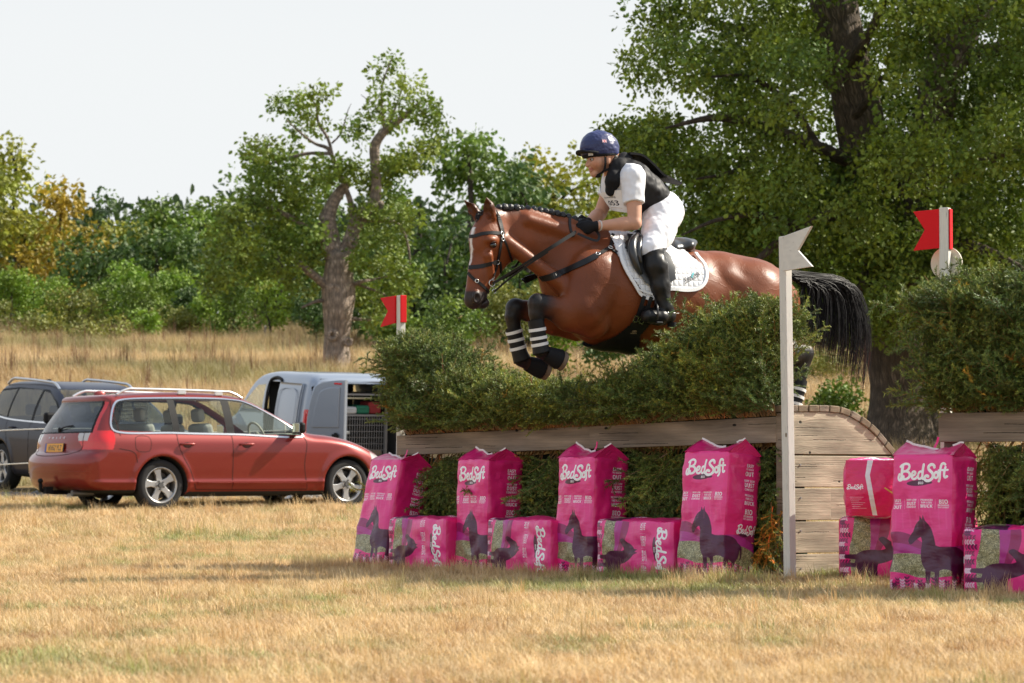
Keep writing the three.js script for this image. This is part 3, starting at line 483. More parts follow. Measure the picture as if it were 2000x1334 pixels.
function wheel(R, W, spokes, side, rimMat = alloy) { // axle along z; face towards side
  const g = new THREE.Group(); g.name = 'wheel'; const rim = R * 0.69;
  const tyre = new THREE.LatheGeometry([[rim, -W * 0.42], [rim * 1.05, -W * 0.48], [R * 0.88, -W * 0.5], [R * 0.97, -W * 0.42], [R, -W * 0.3], [R, W * 0.3], [R * 0.97, W * 0.42], [R * 0.88, W * 0.5], [rim * 1.05, W * 0.48], [rim, W * 0.42]].map(([a, b]) => new THREE.Vector2(a, b)), 40).rotateX(Math.PI / 2);
  part('tyre', tyre, rubber, g);
  const geos = [new THREE.LatheGeometry([[rim * 0.9, -W * 0.4], [rim * 0.88, 0], [rim * 0.9, W * 0.36], [rim * 0.97, W * 0.45], [rim * 1.02, W * 0.47], [rim * 1.02, W * 0.4]].map(([a, b]) => new THREE.Vector2(a, b)), 40).rotateX(Math.PI / 2)];
  const zf = W * 0.34;
  for (let k = 0; k < spokes; k++) { const sh = new THREE.Shape(); const w0 = rim * 0.17, w1 = rim * 0.22; sh.moveTo(-w0, rim * 0.18); sh.lineTo(w0, rim * 0.18); sh.lineTo(w0 * 0.75, rim * 0.55); sh.lineTo(w1, rim * 0.95); sh.lineTo(-w1, rim * 0.95); sh.lineTo(-w0 * 0.75, rim * 0.55); geos.push(new THREE.ExtrudeGeometry(sh, { depth: 0.025, bevelEnabled: true, bevelSize: 0.008, bevelThickness: 0.008, bevelSegments: 2 }).translate(0, 0, zf - 0.03).rotateZ(k / spokes * 6.28319 + 0.1)); }
  geos.push(new THREE.CylinderGeometry(rim * 0.3, rim * 0.3, 0.04, 20).rotateX(Math.PI / 2).translate(0, 0, zf - 0.01));
  part('rim', geos.map((q) => { q.deleteAttribute('uv'); return q.index ? q.toNonIndexed() : q; }), rimMat, g);
  part('hub_cap', [new THREE.CylinderGeometry(rim * 0.15, rim * 0.17, 0.02, 16).rotateX(Math.PI / 2).translate(0, 0, zf + 0.02), ...Array.from({ length: 5 }, (_, k) => new THREE.CylinderGeometry(0.012, 0.012, 0.02, 8).rotateX(Math.PI / 2).translate(Math.cos(k * 1.2566 + 0.7) * rim * 0.23, Math.sin(k * 1.2566 + 0.7) * rim * 0.23, zf + 0.012))], M([0.12, 0.12, 0.12], { roughness: 0.5, metalness: 0.5 }), g);
  part('brake_disc', new THREE.CylinderGeometry(rim * 0.78, rim * 0.78, 0.02, 28).rotateX(Math.PI / 2).translate(0, 0, -W * 0.05), M([0.08, 0.075, 0.07], { metalness: 0.5, roughness: 0.5 }), g);
  if (side < 0) g.rotation.y = Math.PI;
  return g;
}
function seat(parent, x, z, mat, rear = false) {
  const g = new THREE.Group(); g.name = 'seat'; g.position.set(x, 0.42, z); parent.add(g);
  part('cushion', rbox(0.5, 0.16, rear ? 1.2 : 0.5, 0.06, 0.05, 0.08, 0), mat, g); part('seat_back', rbox(0.15, 0.6, rear ? 1.2 : 0.48, 0.06, 0, 0, 0).rotateZ(0.22).translate(-0.24, 0.42, 0), mat, g);
  for (const o of rear ? [-0.38, 0.38] : [0]) part('headrest', rbox(0.1, 0.18, 0.26, 0.05).rotateZ(0.15).translate(-0.33, 0.82, o), mat, g);
}
function carShell(o, s, paint, h, classify, partsMat) { // body split into its panels
  const { f, body } = carField(s), g = sdfMesh(f, [s.x0 - 0.1, 0.05, -s.half - 0.08], [s.x1 + 0.1, s.top + 0.08, s.half + 0.08], h, { eps: 1.2 });
  const bits = splitBy(g, (x, y, z, nx, ny, nz) => {
    for (const ax of s.axles) if (Math.hypot(x - ax, y - s.wheelR) < s.archR + 0.006 && Math.abs(z) < s.half - 0.02) return 'wheel_arch_liner' + (ax ? 1 : 2) + (z > 0 ? 1 : 2);
    if (ny < -0.6 && y < 0.27) return 'underside';
    return classify(x, y, z, nx, ny, nz);
  });
  for (const k in bits) { const nm = k.replace(/[0-9]/g, ''); part(nm, bits[k], partsMat[nm] ?? paint, o); }
  return { f, body };
}
const polysKey = (list, x, y) => { for (const [k, fn] of list) if (fn(x, y)) return k; return null; };

{ // ----- red estate car -----
  const s = { x0: -1.19, x1: 3.76, half: 0.935, top: 1.56, wheelR: 0.33, archR: 0.372, axles: [0, 2.816], round: 0.12, bend: [0.2, 0.42],
    profile: [[-0.94, 0.25], [-1.12, 0.32], [-1.17, 0.48], [-1.18, 0.66], [-1.13, 0.735], [-1.07, 0.78], [-1.05, 0.9], [-1.01, 1.0], [-0.88, 1.2], [-0.74, 1.39], [-0.73, 1.465], [-0.45, 1.505], [0, 1.53], [0.6, 1.54], [1.1, 1.515], [1.4, 1.455], [1.75, 1.28], [2.1, 1.1], [2.3, 1.015], [2.7, 0.975], [3.1, 0.91], [3.42, 0.81], [3.64, 0.68], [3.74, 0.52], [3.75, 0.36], [3.68, 0.24], [3.4, 0.2], [2.4, 0.185], [1.2, 0.18], [0.2, 0.185], [-0.5, 0.22]],
    width: [[0.1, 0.84], [0.2, 0.885], [0.34, 0.915], [0.37, 0.925], [0.4, 0.915], [0.55, 0.926], [0.74, 0.935], [0.86, 0.93], [0.93, 0.908], [1.0, 0.872], [1.1, 0.84], [1.25, 0.782], [1.4, 0.705], [1.5, 0.645], [1.6, 0.58]] };
  const near = at(308, 996, 39.6), head = 35 * Math.PI / 180, o = thing('estate_car', 'dusty red estate car with silver roof rails and five-spoke alloy wheels', 'car');
  // rear near wheel stands at `near`; body axes: x forward, z to the side facing the camera
  const fx = Math.cos(head), fz = -Math.sin(head), rx = Math.sin(head), rz = Math.cos(head);
  o.position.set(near.x - rx * 0.8, groundY(near.x, near.z), near.z - rz * 0.8);
  const nose = groundY(near.x + fx * 2.816, near.z + fz * 2.816) - o.position.y;
  o.rotation.set(0, head, Math.atan2(nose - 0.03, 2.816), 'YXZ');
  const paint = PM([0.225, 0.0135, 0.0095], { roughness: 0.38, metalness: 0.35, clearcoat: 0.8, clearcoatRoughness: 0.06 });
  const win = [['side_window1', [[1.1, 0.995], [1.1, 1.425], [1.3, 1.405], [1.62, 1.27], [1.9, 1.12], [2.1, 0.985]]], ['side_window2', [[0.29, 1.01], [0.29, 1.435], [0.98, 1.43], [0.98, 1.0]]], ['side_window3', [[-0.66, 1.04], [-0.68, 1.1], [-0.56, 1.36], [-0.5, 1.405], [0.19, 1.435], [0.19, 1.012]]]].map(([k, p]) => [k, inPoly(p)]);
  const dlo = [[-0.66, 1.03], [-0.69, 1.1], [-0.56, 1.39], [-0.46, 1.425], [0.2, 1.455], [1.15, 1.445], [1.36, 1.41], [1.72, 1.235], [1.95, 1.1], [2.14, 0.975], [1.1, 0.985], [0.2, 1.0]], inDlo = inPoly(dlo);
  const fdoor = inPoly([[1.04, 0.28], [1.04, 1.47], [1.4, 1.47], [2.2, 1.05], [2.12, 0.7], [2.18, 0.28]]), rdoor = inPoly([[0.5, 0.28], [0.42, 0.5], [0.3, 0.68], [0.22, 0.85], [0.22, 1.48], [1.04, 1.48], [1.04, 0.28]]);
  const { body } = carShell(o, s, paint, 0.0135, (x, y, z, nx, ny, nz) => {
    const a = Math.abs(z), sd = z > 0 ? '1' : '2';
    if (Math.abs(nz) > 0.45 && y > 0.96 && y < 1.46) { const k = polysKey(win, x, y); if (k) return k + sd; if (inDlo(x, y)) return 'window_pillar' + sd; }
    if (x < -0.45 && nx < -0.35 && y > 1.0 && y < 1.415 && a < 0.735 - (y - 1) * 0.3) return y > 1.02 && a < 0.70 - (y - 1) * 0.3 ? 'rear_window' : 'rear_window_border';
    if (x > 1.25 && x < 2.36 && nx > 0.2 && ny > 0.2 && y > 1.03 && a < 0.76 - (y - 1) * 0.32 && y < 1.45) return 'windscreen';
    if (x < -0.66 && a > 0.5 + 0.12 * smooth(0.98, 0.8, y) && y > 0.79 && y < 1.03 && x < -0.7 + 0.3 * (y - 0.79)) return a < 0.7 && y > 0.9 && y < 1.0 && x < -0.86 ? 'reversing_lamp' + sd : 'tail_lamp' + sd;
    if (x < -0.5 && nx < -0.3 && a > 0.66 - (y - 1) * 0.3 && a < 0.78 - (y - 1) * 0.3 && y >= 1.03 && y < 1.4) return 'tail_lamp' + sd;
    if (x > 3.2 && a > 0.5 && y > 0.64 && y < 0.79 && ny < 0.7) return 'headlamp' + sd;
    if (x < -0.6 && nx < -0.3 && y > 0.745 && a < 0.8) return 'tailgate';
    if (x < -0.3 && y < 0.745 && x < -0.42 && nx < 0.5) return 'rear_bumper';
    if (x > 3.25 && y < 0.66) return 'front_bumper';
    if (x > 2.25 && ny > 0.6 && a < 0.72) return 'bonnet';
    if (Math.abs(nz) > 0.3 && y < 0.97) { if (fdoor(x, y)) return 'front_door' + sd; if (rdoor(x, y)) return 'rear_door' + sd; }
    return y > 1.44 && ny > 0.5 ? 'roof' : 'body';
  }, { side_window: glassMat, rear_window: darkGlass, rear_window_border: blackTrim, windscreen: glassMat, window_pillar: blackTrim, tail_lamp: redLens, reversing_lamp: clearLens, headlamp: clearLens, wheel_arch_liner: underMat, underside: underMat });
  const gap = M([0.04, 0.008, 0.007], { roughness: 0.9 }), add = (nm, g, m) => g && part(nm, g, m, o);
  for (const sd of [1, -1]) {
    add('window_trim', sideLine(body, dlo, sd, 0.024, 0, 0.007, true), chrome);
    for (const l of [[[1.04, 0.27], [1.04, 0.6], [1.04, 0.985]], [[0.5, 0.27], [0.42, 0.5], [0.3, 0.7], [0.23, 0.88], [0.235, 1.0]], [[2.18, 0.27], [2.13, 0.6], [2.16, 0.9], [2.1, 0.99]], [[0.5, 0.27], [1.04, 0.265], [2.18, 0.265]], [[-0.78, 1.5], [-0.83, 1.36], [-0.8, 1.1], [-0.78, 0.98]].map(([x, y]) => [x + 0.2, y - 0.02]), [[-0.62, 0.80], [-0.4, 0.74], [-0.36, 0.62]]]) add('panel_gap', sideLine(body, l, sd, 0.009, 0.0005, 0.0012), gap);
    add('side_moulding', sideLine(body, [[0.52, 0.355], [1.03, 0.345]], sd, 0.035, 0, 0.014), paint); add('side_moulding', sideLine(body, [[1.05, 0.345], [2.16, 0.34]], sd, 0.035, 0, 0.014), paint);
    const rail = []; for (let i = 0; i <= 20; i++) { const t = i / 20, x = lerp(-0.5, 1.35, t); rail.push([x, 1.497 + 0.075 * Math.min(1, Math.sin(t * Math.PI) * 4) - 0.03 * t * t, 0.615 * sd]); }
    part('roof_rail', [tube(rail, 0.017, 60, 8), rbox(0.12, 0.07, 0.03, 0.012, 0.45, 1.54, 0.615 * sd), rbox(0.12, 0.07, 0.03, 0.012, 1.0, 1.53, 0.615 * sd)].map((g) => { g.deleteAttribute('uv'); return g; }), M([0.72, 0.72, 0.73], { metalness: 0.6, roughness: 0.35 }), o);
    for (const x of [0.36, 1.24]) { const z = surfaceZ(body, x, 0.84, sd), h = part('door_handle', tube([[x - 0.1, 0.855, z - 0.01 * sd], [x - 0.08, 0.857, z + 0.03 * sd], [x + 0.08, 0.857, z + 0.034 * sd], [x + 0.1, 0.855, z - 0.01 * sd]], 0.014, 20, 8), paint, o); part('handle_recess', new THREE.SphereGeometry(0.052, 14, 8).scale(1.35, 0.8, 0.16).translate(x, 0.84, z - 0.003 * sd), gap, h); }
    const mz = surfaceZ(body, 1.98, 1.04, sd), mir = part('wing_mirror', [rbox(0.1, 0.15, 0.22, 0.045).translate(2.0, 1.075, mz + sd * 0.15), rbox(0.07, 0.05, 0.16, 0.02).translate(2.02, 1.02, mz + sd * 0.05)], sd > 0 ? blackTrim : paint, o);
    part('mirror_glass', rbox(0.006, 0.12, 0.18, 0.003).translate(1.947, 1.078, mz + sd * 0.15), PM([0.7, 0.75, 0.8], { metalness: 1, roughness: 0.05 }), mir);
    for (const ax of s.axles) { const w = wheel(s.wheelR, 0.225, 5, sd); w.position.set(ax, s.wheelR, sd * 0.79); w.rotation.z = ax ? 0.5 : 0.1; o.add(w); }
    for (const [c, r] of [[0.4, 0.93]]) add('fuel_flap', sd > 0 ? sideLine(body, [[-0.38, 0.79], [-0.38, 0.93], [-0.35, 0.955], [-0.19, 0.95], [-0.165, 0.92], [-0.175, 0.79], [-0.2, 0.765], [-0.35, 0.765]], sd, 0.007, 0.0005, 0.001, true) : null, gap);
  }
  add('panel_gap', rearLine(body, [[-0.6, 1.02], [-0.62, 0.8], [-0.5, 0.74], [0.5, 0.74], [0.62, 0.8], [0.6, 1.02]], -1, 0.01, 0.0005, 0.0015), gap); add('bumper_crease', rearLine(body, [[-0.85, 0.5], [0, 0.5], [0.85, 0.5]], -1, 0.02, 0, 0.008), paint);
  // tail details
  const tp = (z, y, l = 0.004) => { const p = tailPoint(body, z, y, -1), n = grad(body, p); return p.addScaledVector(n, l); };
  const plateTex = canvas(512, 128, (q, w, h) => { q.fillStyle = '#e8a21a'; q.fillRect(0, 0, w, h); q.fillStyle = '#2b4a9a'; q.fillRect(0, 0, 46, h); q.fillStyle = '#15130f'; q.font = 'bold 104px sans-serif'; q.textAlign = 'center'; q.textBaseline = 'middle'; q.setTransform(0.82, 0, 0, 1.12, 0, 0); q.fillText('HV62 YLZ', 345, 60); }, { clamp: true });
  { const c = tp(0, 0.815, 0.012), n = grad(body, c), pl = part('number_plate', [rbox(0.012, 0.115, 0.52, 0.004)], M([0.05, 0.05, 0.05]), o); pl.position.copy(c); pl.rotation.z = Math.atan2(n.y, -n.x) * -1;
    const face = part('plate_face', new THREE.PlaneGeometry(0.51, 0.107).rotateY(-Math.PI / 2).translate(-0.0085, 0, 0), M(0xffffff, { map: plateTex, roughness: 0.4 }), pl); }
  const letters = (txt, y, h, z0, step, m) => { const t = canvas(512, 64, (q) => { q.fillStyle = '#000'; q.fillRect(0, 0, 512, 64); q.fillStyle = '#fff'; q.font = 'bold 52px serif'; q.textAlign = 'center'; q.textBaseline = 'middle'; [...txt].forEach((ch, i) => q.fillText(ch, (i + 0.5) * 512 / txt.length, 34)); }, { data: true, clamp: true });
    const c = tp(z0, y, 0.004), n = grad(body, c), b = part('badge', new THREE.PlaneGeometry(step * txt.length, h).rotateY(-Math.PI / 2), M([0.75, 0.75, 0.76], { metalness: 0.9, roughness: 0.25, alphaMap: t, transparent: true }), o); b.position.copy(c); b.rotation.set(0, Math.asin(clamp(n.z, -1, 1)) * 1, -Math.atan2(n.y, -n.x), 'YXZ'); };
  letters('VOLVO', 0.945, 0.045, 0, 0.105); letters('D5', 0.765, 0.036, 0.5, 0.05); letters('V70', 0.765, 0.036, -0.5, 0.04);
  part('rear_wiper', [tube([tp(0.0, 1.04, 0.02), tp(0.12, 1.07, 0.02), tp(0.3, 1.09, 0.015)], 0.01, 12, 5), new THREE.SphereGeometry(0.035, 12, 8).scale(0.6, 1, 1).translate(...tp(0, 1.04, 0.012).toArray())].map((g) => { g.deleteAttribute('uv'); return g; }), blackTrim, o);
  part('tow_bar', [tube([[-0.9, 0.24, 0.02], [-1.18, 0.25, 0.02], [-1.27, 0.28, 0.02], [-1.28, 0.36, 0.02]], 0.025, 16, 8), new THREE.SphereGeometry(0.035, 12, 8).translate(-1.28, 0.39, 0.02), box(0.1, 0.09, 0.09, -1.2, 0.27, 0.08)].map((g) => { g.deleteAttribute('uv'); return g; }), blackTrim, o);
  part('exhaust', new THREE.CylinderGeometry(0.04, 0.04, 0.3, 12).rotateZ(Math.PI / 2).translate(-0.9, 0.23, 0.45), M([0.2, 0.2, 0.2], { metalness: 0.8, roughness: 0.5 }), o);
  part('roof_aerial', new THREE.SphereGeometry(0.07, 14, 8, 0, 6.3, 0, 1.57).scale(1.3, 0.8, 0.55).translate(-0.42, 1.505, 0), paint, o);
  // cabin
  const cloth = M([0.42, 0.4, 0.35], { roughness: 0.9 }), dk = M([0.045, 0.045, 0.05], { roughness: 0.9 });
  part('cabin_floor', [box(3.0, 0.06, 1.5, 0.75, 0.36, 0), box(1.1, 0.05, 1.3, -0.3, 0.74, 0)], dk, o); part('headlining', box(1.7, 0.02, 1.08, 0.38, 1.475, 0), M([0.4, 0.38, 0.34]), o); part('dashboard', rbox(0.5, 0.3, 1.5, 0.1, 2.05, 0.86, 0), M([0.25, 0.24, 0.2]), o);
  for (const z of [0.38, -0.38]) seat(o, 1.15, z, cloth); seat(o, 0.3, 0, cloth, true);
  part('steering_wheel', [new THREE.TorusGeometry(0.185, 0.016, 8, 28), new THREE.SphereGeometry(0.06, 10, 8).scale(1, 1, 0.5), box(0.3, 0.03, 0.02)].map((g) => { g.deleteAttribute('uv'); return g.rotateY(Math.PI / 2).rotateZ(0.4).translate(1.72, 0.98, 0.38); }), M([0.45, 0.42, 0.33]), o);
  const grid = []; for (let i = 0; i < 22; i++) grid.push(box(0.006, 0.42, 0.006, -0.02, 1.2, -0.55 + i * 0.0524)); for (let i = 0; i < 9; i++) grid.push(box(0.006, 0.006, 1.12, -0.02, 1.0 + i * 0.05, 0)); part('dog_guard', grid, M([0.3, 0.3, 0.3], { metalness: 0.6, roughness: 0.5 }), o);
}
{ // ----- dark four-wheel drive car -----
  const s = { x0: -0.97, x1: 3.83, half: 0.95, top: 1.72, wheelR: 0.36, archR: 0.41, axles: [0, 2.86], round: 0.13, bend: [0.2, 0.4],
    profile: [[-0.8, 0.3], [-0.93, 0.45], [-0.96, 0.75], [-0.9, 1.05], [-0.78, 1.3], [-0.6, 1.6], [-0.4, 1.66], [0.2, 1.69], [0.9, 1.69], [1.4, 1.62], [1.75, 1.46], [2.15, 1.2], [2.35, 1.1], [2.9, 1.05], [3.4, 0.96], [3.7, 0.82], [3.8, 0.6], [3.78, 0.4], [3.6, 0.27], [2.4, 0.22], [1, 0.22], [0, 0.24]],
    width: [[0.1, 0.85], [0.25, 0.9], [0.5, 0.94], [0.8, 0.95], [0.98, 0.935], [1.08, 0.9], [1.3, 0.83], [1.5, 0.74], [1.62, 0.67], [1.75, 0.58]] };
  const o = thing('dark_car', 'dark blue-black four-wheel drive car at the left edge behind the red estate', 'car'), yaw = -56 * Math.PI / 180;
  const c = at(113, 764, 46.6), q = V(1.4, 0, 0.62).applyAxisAngle(V(0, 1, 0), yaw); o.rotation.set(0, yaw, -0.05, 'YXZ'); o.position.set(c.x - q.x, 0, c.z - q.z); o.position.y = groundY(o.position.x, o.position.z);
  const paint = PM([0.01, 0.013, 0.03], { roughness: 0.35, metalness: 0, clearcoat: 0.25, clearcoatRoughness: 0.05, specularIntensity: 0.5 });
  const win = [['side_window1', [[1.07, 1.1], [1.07, 1.55], [1.3, 1.53], [1.65, 1.38], [2.1, 1.1]]], ['side_window2', [[0.15, 1.12], [0.15, 1.57], [0.98, 1.57], [0.98, 1.1]]], ['side_window3', [[-0.5, 1.2], [-0.45, 1.52], [0.08, 1.56], [0.08, 1.13]]]].map(([k, p]) => [k, inPoly(p)]);
  const dlo = [[-0.58, 1.17], [-0.5, 1.55], [0.1, 1.59], [1.2, 1.575], [1.7, 1.39], [2.16, 1.085], [1, 1.085]], inDlo = inPoly(dlo), fd = inPoly([[1.02, 0.35], [1.02, 1.6], [1.5, 1.6], [2.2, 1.1], [2.2, 0.35]]), rd = inPoly([[0.45, 0.35], [0.2, 0.9], [0.1, 1.6], [1.02, 1.6], [1.02, 0.35]]);
  const { body } = carShell(o, s, paint, 0.022, (x, y, z, nx, ny, nz) => { const a = Math.abs(z), sd = z > 0 ? '1' : '2';
    if (Math.abs(nz) > 0.4 && y > 1.05 && y < 1.6) { const k = polysKey(win, x, y); if (k) return k + sd; if (inDlo(x, y)) return 'window_pillar' + sd; }
    if (x > 1.4 && x < 2.4 && nx > 0.2 && ny > 0.2 && y > 1.12 && y < 1.6 && a < 0.8 - (y - 1.1) * 0.3) return 'windscreen';
    if (x < -0.4 && nx < -0.3 && y > 1.12 && y < 1.55 && a < 0.7) return 'rear_window';
    if (x > 3.1 && a > 0.5 && y > 0.72 && y < 0.95 && ny < 0.7) return 'headlamp' + sd;
    if (x < -0.75 && a > 0.6 && y > 0.85 && y < 1.1) return 'tail_lamp' + sd;
    if (Math.abs(nz) > 0.3 && y < 1.06) { if (fd(x, y)) return 'front_door' + sd; if (rd(x, y)) return 'rear_door' + sd; }
    return x > 2.3 && ny > 0.6 ? 'bonnet' : y > 1.6 && ny > 0.5 ? 'roof' : 'body'; }, { side_window: darkGlass, windscreen: glassMat, rear_window: darkGlass, window_pillar: blackTrim, headlamp: clearLens, tail_lamp: redLens, wheel_arch_liner: underMat, underside: underMat });
  const add = (nm, g, m) => g && part(nm, g, m, o);
  for (const sd of [1, -1]) {
    add('belt_trim', sideLine(body, [[-0.55, 1.17], [0.1, 1.105], [1, 1.085], [2.14, 1.085]], sd, 0.024, 0, 0.006), chrome); for (const l of [[[1.02, 0.35], [1.02, 1.08]], [[0.45, 0.35], [0.22, 0.85], [0.15, 1.1]]]) add('panel_gap', sideLine(body, l, sd, 0.01, 0.0005, 0.001), blackTrim);
    const rail = []; for (let i = 0; i <= 16; i++) { const t = i / 16; rail.push([lerp(-0.45, 1.4, t), 1.635 + 0.09 * Math.min(1, Math.sin(t * Math.PI) * 3.5) - 0.05 * t * t, 0.62 * sd]); }
    part('roof_rail', tube(rail, 0.02, 50, 8), M([0.6, 0.62, 0.65], { metalness: 0.8, roughness: 0.3 }), o);
    for (const x of [0.42, 1.25]) { const z = surfaceZ(body, x, 0.98, sd); part('door_handle', tube([[x - 0.1, 0.98, z], [x - 0.07, 0.985, z + 0.03 * sd], [x + 0.08, 0.985, z + 0.03 * sd], [x + 0.1, 0.98, z]], 0.014, 16, 7), paint, o); }
    const mz = surfaceZ(body, 1.95, 1.15, sd); part('wing_mirror', [rbox(0.12, 0.17, 0.24, 0.05).translate(2.0, 1.17, mz + sd * 0.16), rbox(0.07, 0.05, 0.16, 0.02).translate(2.0, 1.1, mz + sd * 0.05)], blackTrim, o);
    for (const ax of s.axles) { const w = wheel(s.wheelR, 0.235, 5, sd); w.position.set(ax, s.wheelR, sd * 0.81); o.add(w); }
  }
  part('roof_aerial', new THREE.SphereGeometry(0.07, 12, 8, 0, 6.3, 0, 1.57).scale(1.4, 0.8, 0.5).translate(-0.3, 1.665, 0), blackTrim, o);
  const dk = M([0.03, 0.03, 0.035], { roughness: 0.9 }); for (const z of [0.38, -0.38]) seat(o, 1.15, z, dk); seat(o, 0.3, 0, dk, true); part('cabin_floor', box(3, 0.06, 1.5, 0.75, 0.4, 0), dk, o); part('dashboard', rbox(0.5, 0.3, 1.5, 0.1, 2.05, 0.95, 0), dk, o);
}
{ // ----- van with its back open -----
  const s = { x0: -0.9, x1: 3.55, half: 0.9, top: 1.85, wheelR: 0.33, archR: 0.37, axles: [0, 2.68], round: 0.12, bend: [0.06, 0.35],
    profile: [[-0.85, 0.3], [-0.89, 0.5], [-0.88, 1.0], [-0.86, 1.5], [-0.82, 1.74], [-0.7, 1.81], [0.3, 1.83], [1.2, 1.81], [1.6, 1.74], [1.95, 1.52], [2.35, 1.2], [2.55, 1.1], [3.0, 0.98], [3.35, 0.84], [3.5, 0.62], [3.5, 0.38], [3.4, 0.24], [2, 0.21], [0.8, 0.21], [0, 0.23]],
    width: [[0.1, 0.82], [0.25, 0.87], [0.5, 0.89], [0.85, 0.9], [1.05, 0.885], [1.3, 0.855], [1.55, 0.81], [1.7, 0.765], [1.85, 0.68]] };
  const o = thing('van', 'silver-grey panel van with its rear doors open showing shelves and cage', 'van');
  const corner = at(596, 905, 49.5), yaw = 115 * Math.PI / 180; // rear near corner; nose points away and a little to the left
  const paint = PM([0.30, 0.345, 0.42], { roughness: 0.38, metalness: 0.45, clearcoat: 0.8, clearcoatRoughness: 0.1 });
  o.rotation.set(0, yaw, 0.06, 'YXZ'); const off = V(-0.86, 0, -0.84).applyAxisAngle(V(0, 1, 0), yaw); o.position.set(corner.x - off.x, 0, corner.z - off.z); o.position.y = groundY(o.position.x, o.position.z) + 0.02;
  const win = [['side_window1', [[1.15, 1.12], [1.15, 1.6], [1.5, 1.58], [1.85, 1.38], [2.25, 1.1]]]].map(([k, p]) => [k, inPoly(p)]), slide = inPoly([[0.42, 0.4], [0.42, 1.66], [0.98, 1.66], [0.98, 0.4]]), opening = inPoly([[-0.74, 0.42], [-0.74, 1.62], [-0.6, 1.68], [0.6, 1.68], [0.74, 1.62], [0.74, 0.42]]);
  const { body } = carShell(o, s, paint, 0.022, (x, y, z, nx, ny, nz) => { const a = Math.abs(z), sd = z > 0 ? '1' : '2';
    if (x < -0.7 && nx < -0.35 && opening(z, y)) return null;                      // the open doorway
    if (Math.abs(nz) > 0.5 && z < 0 && slide(x, y)) return null;                   // the side door is slid back
    if (Math.abs(nz) > 0.4 && y > 1.1) { const k = polysKey(win, x, y); if (k) return k + sd; }
    if (x > 1.5 && x < 2.6 && nx > 0.2 && ny > 0.15 && y > 1.15 && y < 1.72 && a < 0.82 - (y - 1.1) * 0.25) return 'windscreen';
    if (x < -0.7 && a > 0.76 && y > 0.75 && y < 1.25 && nx < -0.2) return 'tail_lamp' + sd;
    if (x < -0.5 && y < 0.42) return 'rear_bumper';
    return x > 2.4 && ny > 0.6 ? 'bonnet' : y > 1.72 && ny > 0.5 ? 'roof' : 'body'; }, { side_window: glassMat, windscreen: glassMat, tail_lamp: redLens, wheel_arch_liner: underMat, underside: underMat, rear_bumper: blackTrim });
  const add = (nm, g, m) => g && part(nm, g, m, o);
  const door = (pts, nm, mat, lift) => { // a curved panel standing off the side
    const sh = inPoly(pts), xs = pts.map((p) => p[0]), ys = pts.map((p) => p[1]), P = [], I = [], n = 26, x0 = Math.min(...xs), x1 = Math.max(...xs), y0 = Math.min(...ys), y1 = Math.max(...ys);
    for (let j = 0; j <= n; j++) for (let i = 0; i <= n; i++) { const x = lerp(x0, x1, i / n), y = lerp(y0, y1, j / n), z = surfaceZ(body, clamp(x, -0.6, 3), y, -1) ?? -0.8; P.push(x, y, z - lift); }
    const q = (n + 1) * (n + 1); for (let i = 0; i < q * 3; i += 3) P.push(P[i], P[i + 1], P[i + 2] + 0.04);
    for (let j = 0; j < n; j++) for (let i = 0; i < n; i++) { const a = j * (n + 1) + i; if (!sh(lerp(x0, x1, (i + 0.5) / n), lerp(y0, y1, (j + 0.5) / n))) continue; for (const [b, fl] of [[0, 0], [q, 1]]) { const t = [a + b, a + 1 + b, a + n + 1 + b, a + 1 + b, a + n + 2 + b, a + n + 1 + b]; I.push(...(fl ? t : [t[0], t[2], t[1], t[3], t[5], t[4]])); } }
    for (let i = 0; i < n; i++) for (const [a, b] of [[i, i + 1], [n * (n + 1) + i, n * (n + 1) + i + 1], [i * (n + 1), (i + 1) * (n + 1)], [i * (n + 1) + n, (i + 1) * (n + 1) + n]]) I.push(a, b, a + q, b, b + q, a + q);
    const g = new THREE.BufferGeometry(); g.setAttribute('position', new THREE.Float32BufferAttribute(P, 3)); g.setIndex(I); g.computeVertexNormals(); return part(nm, g, mat, o);
  };
  const sd = door([[-0.56, 0.42], [-0.56, 1.66], [0.4, 1.66], [0.4, 0.42]], 'sliding_door', paint, 0.045);
  add('pressed_panel', (() => { const g = sideLine((x, y, z) => body(x, y, z) - 0.052, [[-0.46, 0.95], [-0.44, 1.5], [-0.3, 1.56], [0.2, 1.56], [0.3, 1.5], [0.3, 0.95], [0.2, 0.9], [-0.38, 0.9]], -1, 0.02, 0, 0.006, true); return g; })(), paint);
  part('door_handle', rbox(0.15, 0.04, 0.03, 0.012, -0.4, 0.98, -0.95), blackTrim, sd);
  // rear leaf on the near corner, swung out
  const leaf = new THREE.Group(); leaf.name = 'rear_door'; leaf.position.set(-0.875, 0, -0.8); leaf.rotation.y = -62 * Math.PI / 180; o.add(leaf);
  const sh = new THREE.Shape(); sh.moveTo(0.0, 0.42); sh.lineTo(0.77, 0.42); sh.lineTo(0.77, 1.74); sh.bezierCurveTo(0.55, 1.74, 0.25, 1.7, 0.16, 1.62); sh.bezierCurveTo(0.05, 1.4, 0.0, 1.1, 0, 0.95); sh.lineTo(0, 0.42);
  const skin = new THREE.ExtrudeGeometry(sh, { depth: 0.05, bevelEnabled: true, bevelSize: 0.012, bevelThickness: 0.012, bevelSegments: 2 }).rotateY(-Math.PI / 2); part('door_skin', skin, paint, leaf);
  const pan = new THREE.Shape(); pan.moveTo(0.13, 0.98); pan.lineTo(0.66, 1.0); pan.lineTo(0.68, 1.62); pan.bezierCurveTo(0.5, 1.64, 0.3, 1.58, 0.26, 1.52); pan.bezierCurveTo(0.18, 1.3, 0.13, 1.15, 0.13, 0.98);
